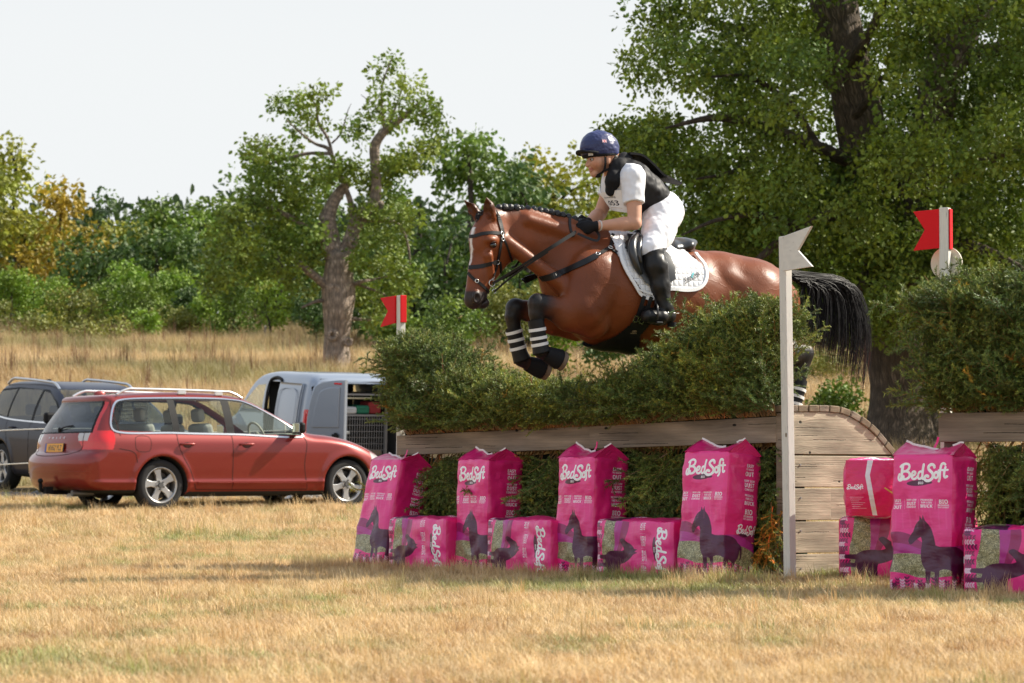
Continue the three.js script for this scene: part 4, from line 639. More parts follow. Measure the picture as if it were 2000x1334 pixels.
  part('blank_window_panel', new THREE.ExtrudeGeometry(pan, { depth: 0.008, bevelEnabled: true, bevelSize: 0.01, bevelThickness: 0.006, bevelSegments: 2 }).rotateY(-Math.PI / 2).translate(-0.066, 0, 0), paint, leaf);
  part('door_handle', [rbox(0.03, 0.05, 0.14, 0.012, -0.08, 0.86, 0.62), rbox(0.012, 0.09, 0.07, 0.005, -0.07, 0.86, 0.62)], blackTrim, leaf); part('brake_lamp', rbox(0.02, 0.03, 0.16, 0.008, -0.066, 1.69, 0.64), redLens, leaf);
  const far = new THREE.Group(); far.name = 'rear_door'; far.position.set(-0.875, 0, 0.8); far.rotation.y = 100 * Math.PI / 180; o.add(far); part('door_skin', skin.clone().scale(1, 1, -1), paint, far);
  for (const q of [1, -1]) for (const ax of s.axles) { const w = wheel(s.wheelR, 0.2, 6, q); w.position.set(ax, s.wheelR, q * 0.76); o.add(w); }
  part('door_frame', [tube([[-0.86, 0.42, -0.75], [-0.87, 1.1, -0.755], [-0.84, 1.6, -0.7], [-0.82, 1.69, -0.6], [-0.81, 1.7, 0], [-0.82, 1.69, 0.6], [-0.84, 1.6, 0.7], [-0.87, 1.1, 0.755], [-0.86, 0.42, 0.75]], 0.028, 60, 8)], paint, o); part('side_door_frame', tube([[0.41, 0.42, -0.86], [0.41, 1.2, -0.86], [0.43, 1.66, -0.78], [0.97, 1.66, -0.78], [0.99, 1.2, -0.86], [0.99, 0.42, -0.86]], 0.03, 50, 6), blackTrim, o);
  // load space
  const dk = M([0.03, 0.03, 0.03], { roughness: 0.9 }), steel = M([0.25, 0.25, 0.26], { metalness: 0.7, roughness: 0.5 });
  part('load_floor', box(2.0, 0.04, 1.5, 0.15, 0.45, 0), dk, o); part('bulkhead', box(0.03, 1.2, 1.5, 1.12, 1.05, 0), dk, o); part('wall_lining', [box(1.0, 1.0, 0.02, -0.2, 0.95, -0.78), box(1.9, 1.0, 0.02, 0.2, 0.95, 0.78)], dk, o); part('headlining', box(1.9, 0.02, 1.2, 0.15, 1.74, 0), M([0.12, 0.12, 0.12]), o);
  part('shelf_upright', [box(0.04, 1.2, 0.04, -0.72, 1.06, -0.28), box(0.04, 1.2, 0.04, -0.72, 1.06, 0.6)], steel, o); part('shelf', [box(1.2, 0.03, 1.3, -0.1, 1.16, 0.1), box(1.2, 0.03, 1.3, -0.1, 1.5, 0.1)], steel, o);
  const cage = []; for (let i = 0; i < 20; i++) cage.push(box(0.008, 0.66, 0.008, -0.7, 0.81, -0.24 + i * 0.043)); for (let i = 0; i < 7; i++) cage.push(box(0.008, 0.008, 0.86, -0.7, 0.5 + i * 0.1, 0.17)); part('cage_front', cage, steel, o); part('cage_bed', rbox(0.9, 0.12, 0.85, 0.05, -0.2, 0.53, 0.17), M([0.33, 0.24, 0.14]), o); part('cage_latch', rbox(0.03, 0.05, 0.12, 0.01, -0.73, 0.88, -0.1), M([0.5, 0.5, 0.48], { metalness: 0.5 }), o);
  const goods = [['folded_sheet', [0.6, 0.12, 0.3], [-0.4, 1.24, -0.05], [0.5, 0.5, 0.5]], ['green_crate', [0.4, 0.14, 0.25], [-0.45, 1.25, 0.22], [0.02, 0.16, 0.09]], ['red_bag', [0.4, 0.2, 0.24], [-0.4, 1.28, 0.45], [0.3, 0.03, 0.03]], ['plastic_box', [0.3, 0.16, 0.16], [-0.5, 1.25, -0.42], [0.3, 0.32, 0.33]], ['pale_strap', [0.03, 0.03, 0.5], [-0.7, 1.44, 0.1], [0.55, 0.5, 0.35]]];
  for (const [nm, [w, h, d], p, c] of goods) { const lab = { folded_sheet: 'pale folded sheet on the van shelf', green_crate: 'small green crate on the van shelf', red_bag: 'red bag on the van shelf', plastic_box: 'grey plastic box at the near end of the van shelf', pale_strap: 'pale strap hanging across the van doorway' }[nm]; const t = thing(nm, lab, nm.split('_')[1]); o.updateMatrixWorld(); t.position.copy(V(...p).applyMatrix4(o.matrixWorld)); t.rotation.copy(o.rotation); part('main_body', rbox(w, h, d, 0.04), M(c), t); part('seam', box(w * 1.01, 0.012, d * 0.5, 0, h * 0.1, 0), M(c.map((v) => v * 0.7)), t); }
}
{ // rope barrier between red car and dark car
  const o = thing('rope_fence', 'two thin white ropes strung in front of the dark car at left', 'rope fence'), w = M([0.75, 0.72, 0.65]);
  const a = at(-60, 843, 44.0), gy = groundY(a.x, a.z);
  const rope = (y0, y1) => { const p = []; for (let i = 0; i <= 30; i++) { const x = -9.5 + i * 0.21, t = i / 30, yy = lerp(y0, y1, t), pp = at(0, yy, 44); p.push([x, pp.y - 0.03 * Math.sin(t * 9.4), -44]); } return tube(p, 0.008, 60, 5); };
  part('rope', rope(842, 840), w, o); part('rope', rope(911, 902), w, o);
  for (const x of [-9.2, -3.25]) { const g = groundY(x, -44); part('post', new THREE.CylinderGeometry(0.012, 0.012, 1.15, 8).translate(x, g + 0.5, -44), w, o); }
}
// ---------- brush jumps ----------
const woodTex = (sd, knots) => { reseed(sd); const K = Array.from({ length: knots }, () => [rnd(), rnd(), rr(0.012, 0.03)]), cracks = Array.from({ length: 5 }, () => [rnd(), rr(0, 0.8), rr(0.05, 0.25)]);
  return dataTex(1024, 256, (u, v) => { let w = 0, dark = 0; for (const [a, b, r] of K) { const dx = (u - a) * 4, dy = v - b, q = Math.hypot(dx * 0.8, dy); w += 0.05 * Math.exp(-q * q / (r * 14) ** 2 * 3) * Math.sign(dy || 1); dark = Math.max(dark, smooth(r * 1.25, r * 0.8, q)); }
    const y = v + w, gr = noise(u * 3, y * 46, sd) * 0.5 + noise(u * 9, y * 110, sd + 3) * 0.3 + noise(u * 40, y * 60, 7) * 0.2, st = fbm(u * 4, v * 3, sd + 9, 3); let k = 0.8 + 0.17 * gr + 0.2 * st; for (const [b, a, l] of cracks) if (u > a && u < a + l && Math.abs(v - b - 0.01 * noise(u * 20)) < 0.005) k *= 0.45; k *= 1 - 0.72 * dark; return [k, k * 0.97, k * 0.92]; }); };
const WOODS = [woodTex(101, 4), woodTex(102, 3), woodTex(103, 5)];
const oldWood = WOODS.map((t) => M([0.42, 0.355, 0.3], { map: t, bumpMap: t, bumpScale: 0.004, roughness: 0.9 })), paleWood = WOODS.map((t) => M([0.66, 0.6, 0.5], { map: t, bumpMap: t, bumpScale: 0.004, roughness: 0.88 })), endWood = M([0.4, 0.33, 0.25], { map: WOODS[1], bumpMap: WOODS[1], bumpScale: 0.003, roughness: 0.95 });
const steelBolt = M([0.4, 0.4, 0.4], { metalness: 0.8, roughness: 0.45 });
function plankPoly(pts, depth, mat, name, parent, len = 1.6, off = 0) { // a board from its outline [x, y], with rounded edges and uv along the grain
  const sh = new THREE.Shape(pts.map(([x, y]) => new THREE.Vector2(x, y))), g = new THREE.ExtrudeGeometry(sh, { depth, bevelEnabled: true, bevelSize: 0.004, bevelThickness: 0.004, bevelSegments: 2, curveSegments: 8 }), p = g.attributes.position, U = [];
  for (let i = 0; i < p.count; i++) U.push(p.getX(i) / len + off, (p.getY(i) + p.getZ(i)) / 0.3 + off * 1.7); g.setAttribute('uv', new THREE.Float32BufferAttribute(U, 2)); return part(name, g, mat, parent);
}
function spruceSprig(len, twigs, curl) {
  const P = [], C = [], I = [];
  const needle = (o, d, L, w, c) => { const s = V(rr(-1, 1), rr(-1, 1), rr(-1, 1)).cross(d).normalize().multiplyScalar(w), q = P.length / 3; P.push(o.x - s.x, o.y - s.y, o.z - s.z, o.x + s.x, o.y + s.y, o.z + s.z, o.x + d.x * L, o.y + d.y * L, o.z + d.z * L); for (let k = 0; k < 3; k++) C.push(...c); I.push(q, q + 1, q + 2); };
  const shoot = (o, dir, L, r, main) => {
    const pts = [], bend = V(rr(-1, 1), main ? -0.3 : rr(-0.5, 0.6), rr(-1, 1)).multiplyScalar(curl); for (let i = 0; i <= 6; i++) { const t = i / 6; pts.push(o.clone().addScaledVector(dir, L * t).addScaledVector(bend, L * t * t)); }
    const st = taper(pts, pts.map((_, i) => r * (1 - i / 7)), 4, false), base = P.length / 3; P.push(...st.attributes.position.array); for (let i = 0; i < st.attributes.position.count; i++) C.push(0.24, 0.13, 0.055); I.push(...Array.from(st.index.array, (k) => k + base));
    const n = Math.round(L / 0.0042), cur = new THREE.CatmullRomCurve3(pts), tan = V();
    for (let i = main ? Math.round(n * 0.25) : 1; i <= n; i++) { const t = i / n, q = cur.getPoint(t); cur.getTangent(t, tan); for (let k = 0; k < 3; k++) { const rd = V(rr(-1, 1), rr(-0.7, 1), rr(-1, 1)); rd.addScaledVector(tan, -rd.dot(tan)).normalize(); const d = rd.multiplyScalar(0.85).addScaledVector(tan, rr(0.5, 0.9)).normalize(), v = rr(0.7, 1.25), tip = smooth(0.8, 1, t) * (main ? 1 : 0.7); needle(q, d, rr(0.013, 0.021), 0.0019, [lerp(0.125, 0.26, tip) * v, lerp(0.185, 0.29, tip) * v, lerp(0.045, 0.06, tip) * v]); } }
    return cur;
  };
  const c = shoot(V(0, 0, 0), V(0, 1, 0), len, 0.004, true), t = V();
  for (let i = 0; i < twigs; i++) { const u = lerp(0.2, 0.92, i / (twigs - 1)), s = i % 2 ? 1 : -1; c.getTangent(u, t); shoot(c.getPoint(u), V(s * rr(0.7, 0.95), 0.55, rr(-0.25, 0.25)).normalize(), len * (1 - u * 0.75) * rr(0.32, 0.48), 0.002, false); }
  const g = new THREE.BufferGeometry(); g.setAttribute('position', new THREE.Float32BufferAttribute(P, 3)); g.setAttribute('color', new THREE.Float32BufferAttribute(C, 3)); g.setIndex(I); const q = g.toNonIndexed(); q.computeVertexNormals(); return q;
}
reseed(111);
const SPRIGS = [spruceSprig(0.42, 11, 0.25), spruceSprig(0.36, 10, 0.4), spruceSprig(0.3, 9, 0.3)];
const SPRIG_LEN = [0.42, 0.36, 0.3];
const sprigMat = PM(0xffffff, { vertexColors: true, roughness: 0.55, transmission: 0.12, thickness: 0, side: THREE.DoubleSide });
const aim = (p, dir, s, roll) => { const q = new THREE.Quaternion().setFromUnitVectors(V(0, 1, 0), dir.clone().normalize()); q.multiply(new THREE.Quaternion().setFromAxisAngle(V(0, 1, 0), roll)); return new THREE.Matrix4().compose(p, q, V(s, s, s)); };
const sprigTint = (x, y) => { const v = rr(0.65, 1.45); if (rnd() < 0.02) return col(2.6 * v, 1.35 * v, 0.8 * v); const t = clamp(0.3 + 0.7 * fbm(x * 2.2, y * 2.2, 4, 2) + rr(-0.2, 0.2)); return col(v * lerp(0.8, 1.75, t), v * lerp(0.95, 1.45, t), v * lerp(0.95, 0.85, t)); };
function brushBody(parent, name, topFn, botFn, x0, x1, z0, z1, opt) { // packed spruce between two height lines; z1 is the front face
  const zb = (x) => (opt.slim ? lerp(z0, z1 - 0.14, smooth(x1 - 0.55, x1 - 0.15, x)) : z0);   // the pack thins out towards its near end
  const L = SPRIGS.map(() => []), put = (p, d, s, top) => { const k = rnd() * 3 | 0; d.normalize(); if (top !== undefined) { s = Math.min(s, Math.max(0.4, (top - botFn(p.x)) / (SPRIG_LEN[k] * d.y))); p.y = Math.max(botFn(p.x) + 0.01, Math.min(p.y, top - SPRIG_LEN[k] * s * d.y * 0.95)); } L[k].push([aim(p, d, s, rnd() * 6.28), sprigTint(p.x, p.y)]); };
  for (let k = 0; k < opt.n; k++) { const x = rr(x0, x1), b = botFn(x), t = topFn(x), y = b + (t - b) * Math.pow(rnd(), 0.9), bulge = 0.05 * fbm(x * 2, y * 2, 2, 2);
    put(V(x, opt.up > 0 ? Math.max(y - 0.16, b + 0.02) : Math.min(y + 0.16, t + 0.02), z1 - 0.04 + bulge), V(rr(-0.75, 0.55) + opt.lean, opt.up * rr(0.35, 1.1), rr(0.08, 0.55)), rnd() < 0.1 ? rr(1.2, 1.6) : rr(0.7, 1.1), opt.up > 0 ? t + rr(-0.05, 0.015) : undefined); }
  if (opt.crest) for (let i = 0; i < opt.crest; i++) { const x = rr(x0, x1), t = topFn(x), sl = (topFn(x + 0.05) - topFn(x - 0.05)) / 0.1; put(V(x, t, rr(zb(x) + 0.05, z1)), V(rr(-0.8, 0.5) - sl * 0.35, rr(0.5, 1.2), rr(-0.3, 0.45)), rr(0.5, 0.95), t + rr(-0.04, 0.02) + (rnd() < 0.06 ? 0.06 : 0)); }
  if (opt.ends) for (const [x, sx] of opt.ends) for (let i = 0; i < opt.endN; i++) { const b = botFn(x), t = topFn(x), y = rr(b, t - 0.1); put(V(x, y, rr(zb(x), z1)), V(sx * rr(0.1, 0.6), rr(0.4, 1) * opt.up, rr(-0.3, 0.3)), rr(0.5, 0.8), t); }
  if (opt.back) for (let i = 0; i < opt.back; i++) { const x = rr(x0, x1), b = botFn(x), t = topFn(x), y = rr(b, t - 0.1); put(V(x, y, zb(x) + 0.03), V(rr(-0.7, 0.6), rr(0.3, 1.1), rr(-0.6, -0.1)), rr(0.8, 1.15), t); }
  const g = new THREE.Group(); g.name = name; parent.add(g);
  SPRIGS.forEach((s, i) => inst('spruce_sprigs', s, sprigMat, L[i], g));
  // packed stems behind the tips
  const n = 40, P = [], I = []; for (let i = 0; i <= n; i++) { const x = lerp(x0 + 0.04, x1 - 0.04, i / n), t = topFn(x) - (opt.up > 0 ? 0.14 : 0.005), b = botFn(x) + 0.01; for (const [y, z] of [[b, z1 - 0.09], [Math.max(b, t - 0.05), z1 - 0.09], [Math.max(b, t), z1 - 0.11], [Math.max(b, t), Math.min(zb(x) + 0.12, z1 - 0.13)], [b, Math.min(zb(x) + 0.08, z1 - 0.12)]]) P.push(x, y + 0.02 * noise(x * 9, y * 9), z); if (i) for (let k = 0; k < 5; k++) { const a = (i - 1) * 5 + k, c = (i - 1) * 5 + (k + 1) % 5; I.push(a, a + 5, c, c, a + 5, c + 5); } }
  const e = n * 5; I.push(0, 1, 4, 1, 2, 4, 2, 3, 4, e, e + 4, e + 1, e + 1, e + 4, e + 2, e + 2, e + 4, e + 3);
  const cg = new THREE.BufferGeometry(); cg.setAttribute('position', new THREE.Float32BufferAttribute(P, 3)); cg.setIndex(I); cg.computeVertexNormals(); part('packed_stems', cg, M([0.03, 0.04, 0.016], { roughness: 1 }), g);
  // bare brown twigs
  for (let i = 0; i < (opt.twigs ?? 0); i++) { const x = rr(x0 + 0.05, x1 - 0.05), b = botFn(x), t = topFn(x), y = lerp(b, t - 0.2, rnd()), d = V(rr(-0.7, 0.5), rr(0.5, 1) * opt.up, rr(0.02, 0.2)).normalize(), l = rr(0.15, 0.4), o = V(x, y, z1 + rr(0.02, 0.06)), m = o.clone().addScaledVector(d, l * 0.5).add(V(rr(-0.03, 0.03), 0, 0.02)), e2 = o.clone().addScaledVector(d, l); const r = rr(0.002, 0.0045); part('bare_twig', taper([o, m, e2], [r, r * 0.8, r * 0.3], 5), M([rr(0.2, 0.32), rr(0.1, 0.15), 0.06]), g); }
  return g;
}
function flagOn(parent, pts, mat) { const sh = new THREE.Shape(pts.map(([x, y]) => new THREE.Vector2(x, y))); return part('flag', new THREE.ExtrudeGeometry(sh, { depth: 0.012, bevelEnabled: true, bevelSize: 0.002, bevelThickness: 0.002, bevelSegments: 1 }), mat, parent); }
const whitePaint = (() => { reseed(7); const t = dataTex(256, 512, (u, v) => { const s = fbm(u * 6, v * 14, 3, 3), chip = smooth(0.62, 0.8, fbm(u * 14, v * 26, 8, 2)); const k = 0.93 - 0.08 * Math.abs(s) - 0.35 * chip; return [k, k * 0.985, k * 0.96]; }); return M([0.82, 0.82, 0.8], { map: t, roughness: 0.6 }); })(), redPaint = PM([0.68, 0.008, 0.014], { roughness: 0.55, specularIntensity: 0.4 });

const FA = -55.6 * Math.PI / 180, fenceL = at(775, 1100, 22.45);
const jump = thing('brush_jump', 'long spruce brush cross-country jump with dipped centre under the horse', 'jump', [fenceL.x, 0, fenceL.z], FA);
jump.updateMatrixWorld(); const jumpInv = jump.matrixWorld.clone().invert(), jumpN = V(Math.sin(FA), 0, Math.cos(FA));
const onJump = (px, py, z = 0) => onPlane(px, py, jump.position.clone().addScaledVector(jumpN, z), jumpN).applyMatrix4(jumpInv);
{
  const LEN = onJump(1528, 900).x, c = (px, py) => { const p = onJump(px, py, 0); return [p.x, p.y]; };
  // front rail in one long board, bolted to the corner post
  const rail = [c(775, 888), c(1514, 863), c(1514, 815), c(775, 852)]; const rp = plankPoly(rail, 0.045, oldWood[0], 'rail', jump, 2.4); rp.position.z = -0.05;
  for (const [x, y] of [[779, 870], [1090, 862], [1300, 850], [1500, 828]]) { const [a, b] = c(x, y); part('bolt', new THREE.CylinderGeometry(0.011, 0.011, 0.014, 8).rotateX(Math.PI / 2).translate(a, b, 0.005), steelBolt, rp); }
  const ptop = onJump(1522, 808).y; for (const [x, z] of [[LEN - 0.03, -0.03], [0.06, -0.13], [LEN * 0.5, -0.13]]) plankPoly([[x - 0.035, -0.1], [x + 0.035, -0.1], [x + 0.035, ptop - (z < -0.1 ? 0.12 : 0)], [x - 0.035, ptop - (z < -0.1 ? 0.12 : 0)]], 0.06, oldWood[1], 'post', jump, 1).position.z = z - 0.04;
  // right-hand end: boards under a curved top covered with cross slats
  const endZ = -0.95, prof = curve1([[0, 1.0], [0.4, 1.0], [0.52, 0.97], [0.68, 0.885], [0.84, 0.75], [0.93, 0.66]]), H0 = onJump(1545, 806).y, scl = H0 / 1.0;
  const boards = [[0.785, 1.2], [0.585, 0.768], [0.382, 0.568], [0.182, 0.365], [-0.08, 0.165]];
  const end = new THREE.Group(); end.name = 'end_panel'; end.position.set(LEN + 0.012, 0, 0); end.rotation.y = Math.PI / 2; jump.add(end);   // local x runs back along the end
  const kx = 0.9; boards.forEach(([y0, y1], i) => { const pts = [[0, y0], [kx, y0]]; const n = 16; for (let k = n; k >= 0; k--) { const x = kx * k / n, t = prof(x) * scl - 0.0; pts.push([x, Math.min(y1, t)]); } const ok = pts.filter(([x, y]) => y >= y0 - 1e-6); const b = plankPoly(ok, 0.035, paleWood[i % 3], 'board', end, 1.3, i * 0.37); b.position.z = rr(-0.002, 0.002); for (const x of [0.05, 0.1]) if (y1 < 1) part('nail', new THREE.CylinderGeometry(0.006, 0.006, 0.006, 6).rotateX(Math.PI / 2).translate(x, (y0 + y1) / 2 + (x > 0.06 ? 0.04 : -0.04), 0.041), steelBolt, b); });
  const P = []; let x = 0, y = prof(0) * scl; for (let i = 0; i < 13; i++) { let nx = x + 0.001, d = 0; while (d < 0.083 && nx < 0.97) { nx += 0.002; d = Math.hypot(nx - x, prof(nx) * scl - y); } const ny = prof(nx) * scl, a = Math.atan2(ny - y, nx - x); if (nx >= 0.965) break; const s = rbox(0.078, 0.042, LEN - 0.1, 0.006); const u = s.attributes.uv; for (let k = 0; k < u.count; k++) u.setXY(k, u.getX(k) * 0.2 + i * 0.13, u.getY(k) * 0.25 + i * 0.31); const m = part('slat', s, i % 3 ? endWood : oldWood[1], end); m.position.set((x + nx) / 2 - Math.sin(a) * 0.026, (y + ny) / 2 + Math.cos(a) * 0.026, -(LEN - 0.1) / 2 + 0.045 + rr(-0.004, 0.006)); m.rotation.z = a + rr(-0.02, 0.02); x = nx; y = ny; }
  // brush
  const crest = curve1([[700, 668], [742, 636], [790, 630], [835, 640], [872, 650], [898, 668], [912, 694], [940, 706], [985, 722], [1060, 735], [1140, 737], [1180, 724], [1215, 702], [1260, 676], [1300, 640], [1340, 606], [1380, 582], [1440, 566], [1500, 558], [1560, 560]].map(([px, py]) => { const p = onJump(px, py, px < 1080 ? -0.13 : 0.27); return [p.x, p.y - 0.05]; })), railTop = curve1([c(775, 850), c(1514, 812)]), railBot = curve1([c(775, 892), c(1514, 866)]);
  reseed(121);
  const xl = onJump(782, 700, 0.06).x, xr = onJump(1528, 700, -0.03).x;
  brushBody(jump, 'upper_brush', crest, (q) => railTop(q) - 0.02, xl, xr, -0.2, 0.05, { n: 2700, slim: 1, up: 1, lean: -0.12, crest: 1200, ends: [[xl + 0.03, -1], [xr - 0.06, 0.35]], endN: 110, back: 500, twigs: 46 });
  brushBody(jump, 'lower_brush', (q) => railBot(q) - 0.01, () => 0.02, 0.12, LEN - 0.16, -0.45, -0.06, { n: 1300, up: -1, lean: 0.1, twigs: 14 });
  // withered spray hanging at the corner
  const w = []; for (let i = 0; i < 26; i++) { const p = onJump(1488 + rr(0, 38), rr(1010, 1100), 0.02); const dead = rnd() < 0.6 && p.x > LEN - 0.3, v = rr(0.8, 1.2); w.push([aim(V(p.x, p.y + 0.1, rr(-0.04, 0.08)), V(rr(-0.2, 0.3), rr(-1, -0.6), rr(0, 0.4)), rr(0.5, 0.75), rnd() * 6), dead ? col(4.5 * v, 1.7 * v, 0.9 * v) : col(1.5 * v, 1.4 * v, v)]); } inst('corner_spray', SPRIGS[1], sprigMat, w, jump);
}
{ // white flag at the near end
  const b = at(1543, 1118, 18.5), o = thing('white_flag_post', 'white marker post with swallow-tailed white flag at the jump\'s near end', 'flag', [b.x, groundY(b.x, b.z), b.z], FA), t = at(1531, 461, 18.5), h = t.y - o.position.y;
  o.rotation.z = 0.017; const post = rbox(0.062, h + 0.15, 0.05, 0.004, 0, (h - 0.15) / 2, 0); part('post', post, whitePaint, o);
  const s = 0.0031; flagOn(o, [[0.03, h - 0.006], [0.295, h + 0.035], [0.165, h - 0.1], [0.295, h - 0.205], [0.03, h - 0.212]], whitePaint).position.z = 0.028;
  part('knot_mark', new THREE.SphereGeometry(0.011, 10, 6).scale(0.7, 1.3, 0.25).translate(0.014, h * 0.42, 0.026), M([0.22, 0.17, 0.12]), o);
}
{ // red flag at the far end
  const b = at(783, 640, 22.5), o = thing('red_flag_post', 'white post with small red swallow-tailed flag at the jump\'s far left end', 'flag', [b.x, 0, b.z], FA), h = at(783, 577, 22.5).y; part('post', rbox(0.055, h, 0.045, 0.004, 0, h / 2, 0), whitePaint, o);
  flagOn(o, [[-0.027, h - 0.004], [-0.225, h - 0.01], [-0.12, h - 0.11], [-0.225, h - 0.222], [-0.027, h - 0.2]], redPaint).position.z = 0.024; part('flag_batten', rbox(0.012, 0.2, 0.05, 0.003, 0.034, h - 0.1, 0), redPaint, o);
}
const R2 = -28 * Math.PI / 180, jr = at(1835, 1150, 17.4), jump2 = thing('brush_jump', 'second spruce brush jump cut off by the right border', 'jump', [jr.x, 0, jr.z], R2); jump2.updateMatrixWorld();
{
  const inv = jump2.matrixWorld.clone().invert(), n = V(Math.sin(R2), 0, Math.cos(R2)), c = (px, py, z = 0) => { const p = onPlane(px, py, jump2.position.clone().addScaledVector(n, z), n).applyMatrix4(inv); return [p.x, p.y]; };
  const rp = plankPoly([c(1834, 862), [3.2, c(1834, 862)[1]], [3.2, c(1834, 808)[1]], c(1834, 808)], 0.045, oldWood[2], 'rail', jump2, 2.2, 0.3); rp.position.z = -0.05;
  for (const [x, y] of [[1841, 821], [1841, 850]]) { const [a, b] = c(x, y); part('bolt', new THREE.CylinderGeometry(0.014, 0.016, 0.016, 10).rotateX(Math.PI / 2).translate(a, b, 0.005), steelBolt, rp); }
  for (const x of [0.05, 1.6, 3.1]) plankPoly([[x - 0.035, -0.1], [x + 0.035, -0.1], [x + 0.035, 0.96], [x - 0.035, 0.96]], 0.06, oldWood[1], 'post', jump2, 1).position.z = -0.12;
  const crest = curve1([[1805, 570], [1830, 556], [1870, 550], [1905, 536], [1960, 536], [2010, 538], [2200, 530]].map(([a, b]) => c(a, b, 0))), rt = c(1900, 806)[1], rb = c(1900, 864)[1];
  reseed(131); const xl = c(1846, 700)[0];
  brushBody(jump2, 'upper_brush', crest, () => rt - 0.02, xl, 3.15, -0.3, 0.0, { n: 2900, up: 1, lean: -0.1, crest: 1100, ends: [[xl + 0.03, -1]], endN: 80, back: 200, twigs: 36 });
  brushBody(jump2, 'lower_brush', () => rb - 0.01, () => 0.02, 0.2, 3.15, -0.4, -0.06, { n: 800, up: -1, lean: 0.1, twigs: 6 });
}
{ // red flag and disc of the second jump
  const b = at(1848, 800, 17.72), o = thing('red_flag_post', 'tall white post with big red swallow-tailed flag above the second jump', 'flag', [b.x, 0, b.z], R2), h = at(1848, 406, 17.72).y; part('post', rbox(0.056, h, 0.05, 0.004, 0, h / 2, 0), whitePaint, o);
  flagOn(o, [[-0.028, h - 0.01], [-0.182, h - 0.018], [-0.112, h - 0.125], [-0.182, h - 0.242], [-0.028, h - 0.232]], redPaint).position.z = 0.015; part('flag_batten', rbox(0.008, 0.235, 0.045, 0.003, 0.034, h - 0.125, -0.004), redPaint, o);
  const d = thing('round_marker', 'cream round number board fixed behind the big red flag post', 'sign', [b.x + 0.015, at(1853, 514, 17.75).y, b.z - 0.045], R2); part('disc', new THREE.CylinderGeometry(0.095, 0.095, 0.014, 40).rotateX(Math.PI / 2), M([0.66, 0.6, 0.48], { roughness: 0.55 }), d); for (const x of [0.02, -0.02]) part('screw', new THREE.CylinderGeometry(0.005, 0.005, 0.006, 8).rotateX(Math.PI / 2).translate(x, 0.05, 0.009), steelBolt, d);
}
// ---------- wrapped bedding bales ----------
function logo(q, x, y, w, col1 = '#fff') { // rounded script lettering
  q.save(); q.translate(x, y); q.scale(w / 100, w / 100); q.strokeStyle = col1; q.lineCap = 'round'; q.lineJoin = 'round';
  const p = (lw, d) => { q.lineWidth = lw; q.stroke(new Path2D(d)); };
  p(5.6, 'M10 5 C9 14 8 22 7 31'); p(4.6, 'M3 22 C-2 30 3 36 9 32 C14 28 12 26 12 26'); p(4.6, 'M5 8 C12 0 26 1 23 10 C21 16 14 17 11 17 C20 15 27 19 23 27 C20 32 13 32 10 30');
  p(4.4, 'M29 25 C36 23 37 16 32 17 C27 18 26 27 30 30 C33 32 37 29 39 26'); p(4.4, 'M50 18 C44 14 39 22 41 28 C43 33 49 30 50 24'); p(5, 'M53 4 C51 14 50 22 50 27 C50 31 53 31 55 29');
  p(5.6, 'M75 9 C76 3 66 2 63 8 C60 15 74 17 73 25 C72 34 59 37 56 31 C54 26 60 23 63 26'); p(4.6, 'M80 18 C75 18 74 28 79 29 C85 29 85 18 80 18 C82 21 85 20 87 18');
  p(4.8, 'M97 4 C92 -1 88 4 88 12 C88 22 89 30 85 35'); p(3.6, 'M84 15 L94 14'); p(4.6, 'M98 9 C97 16 96 22 97 26 C98 29 100 28 102 26'); p(3.6, 'M93 15 L103 14'); q.restore();
}
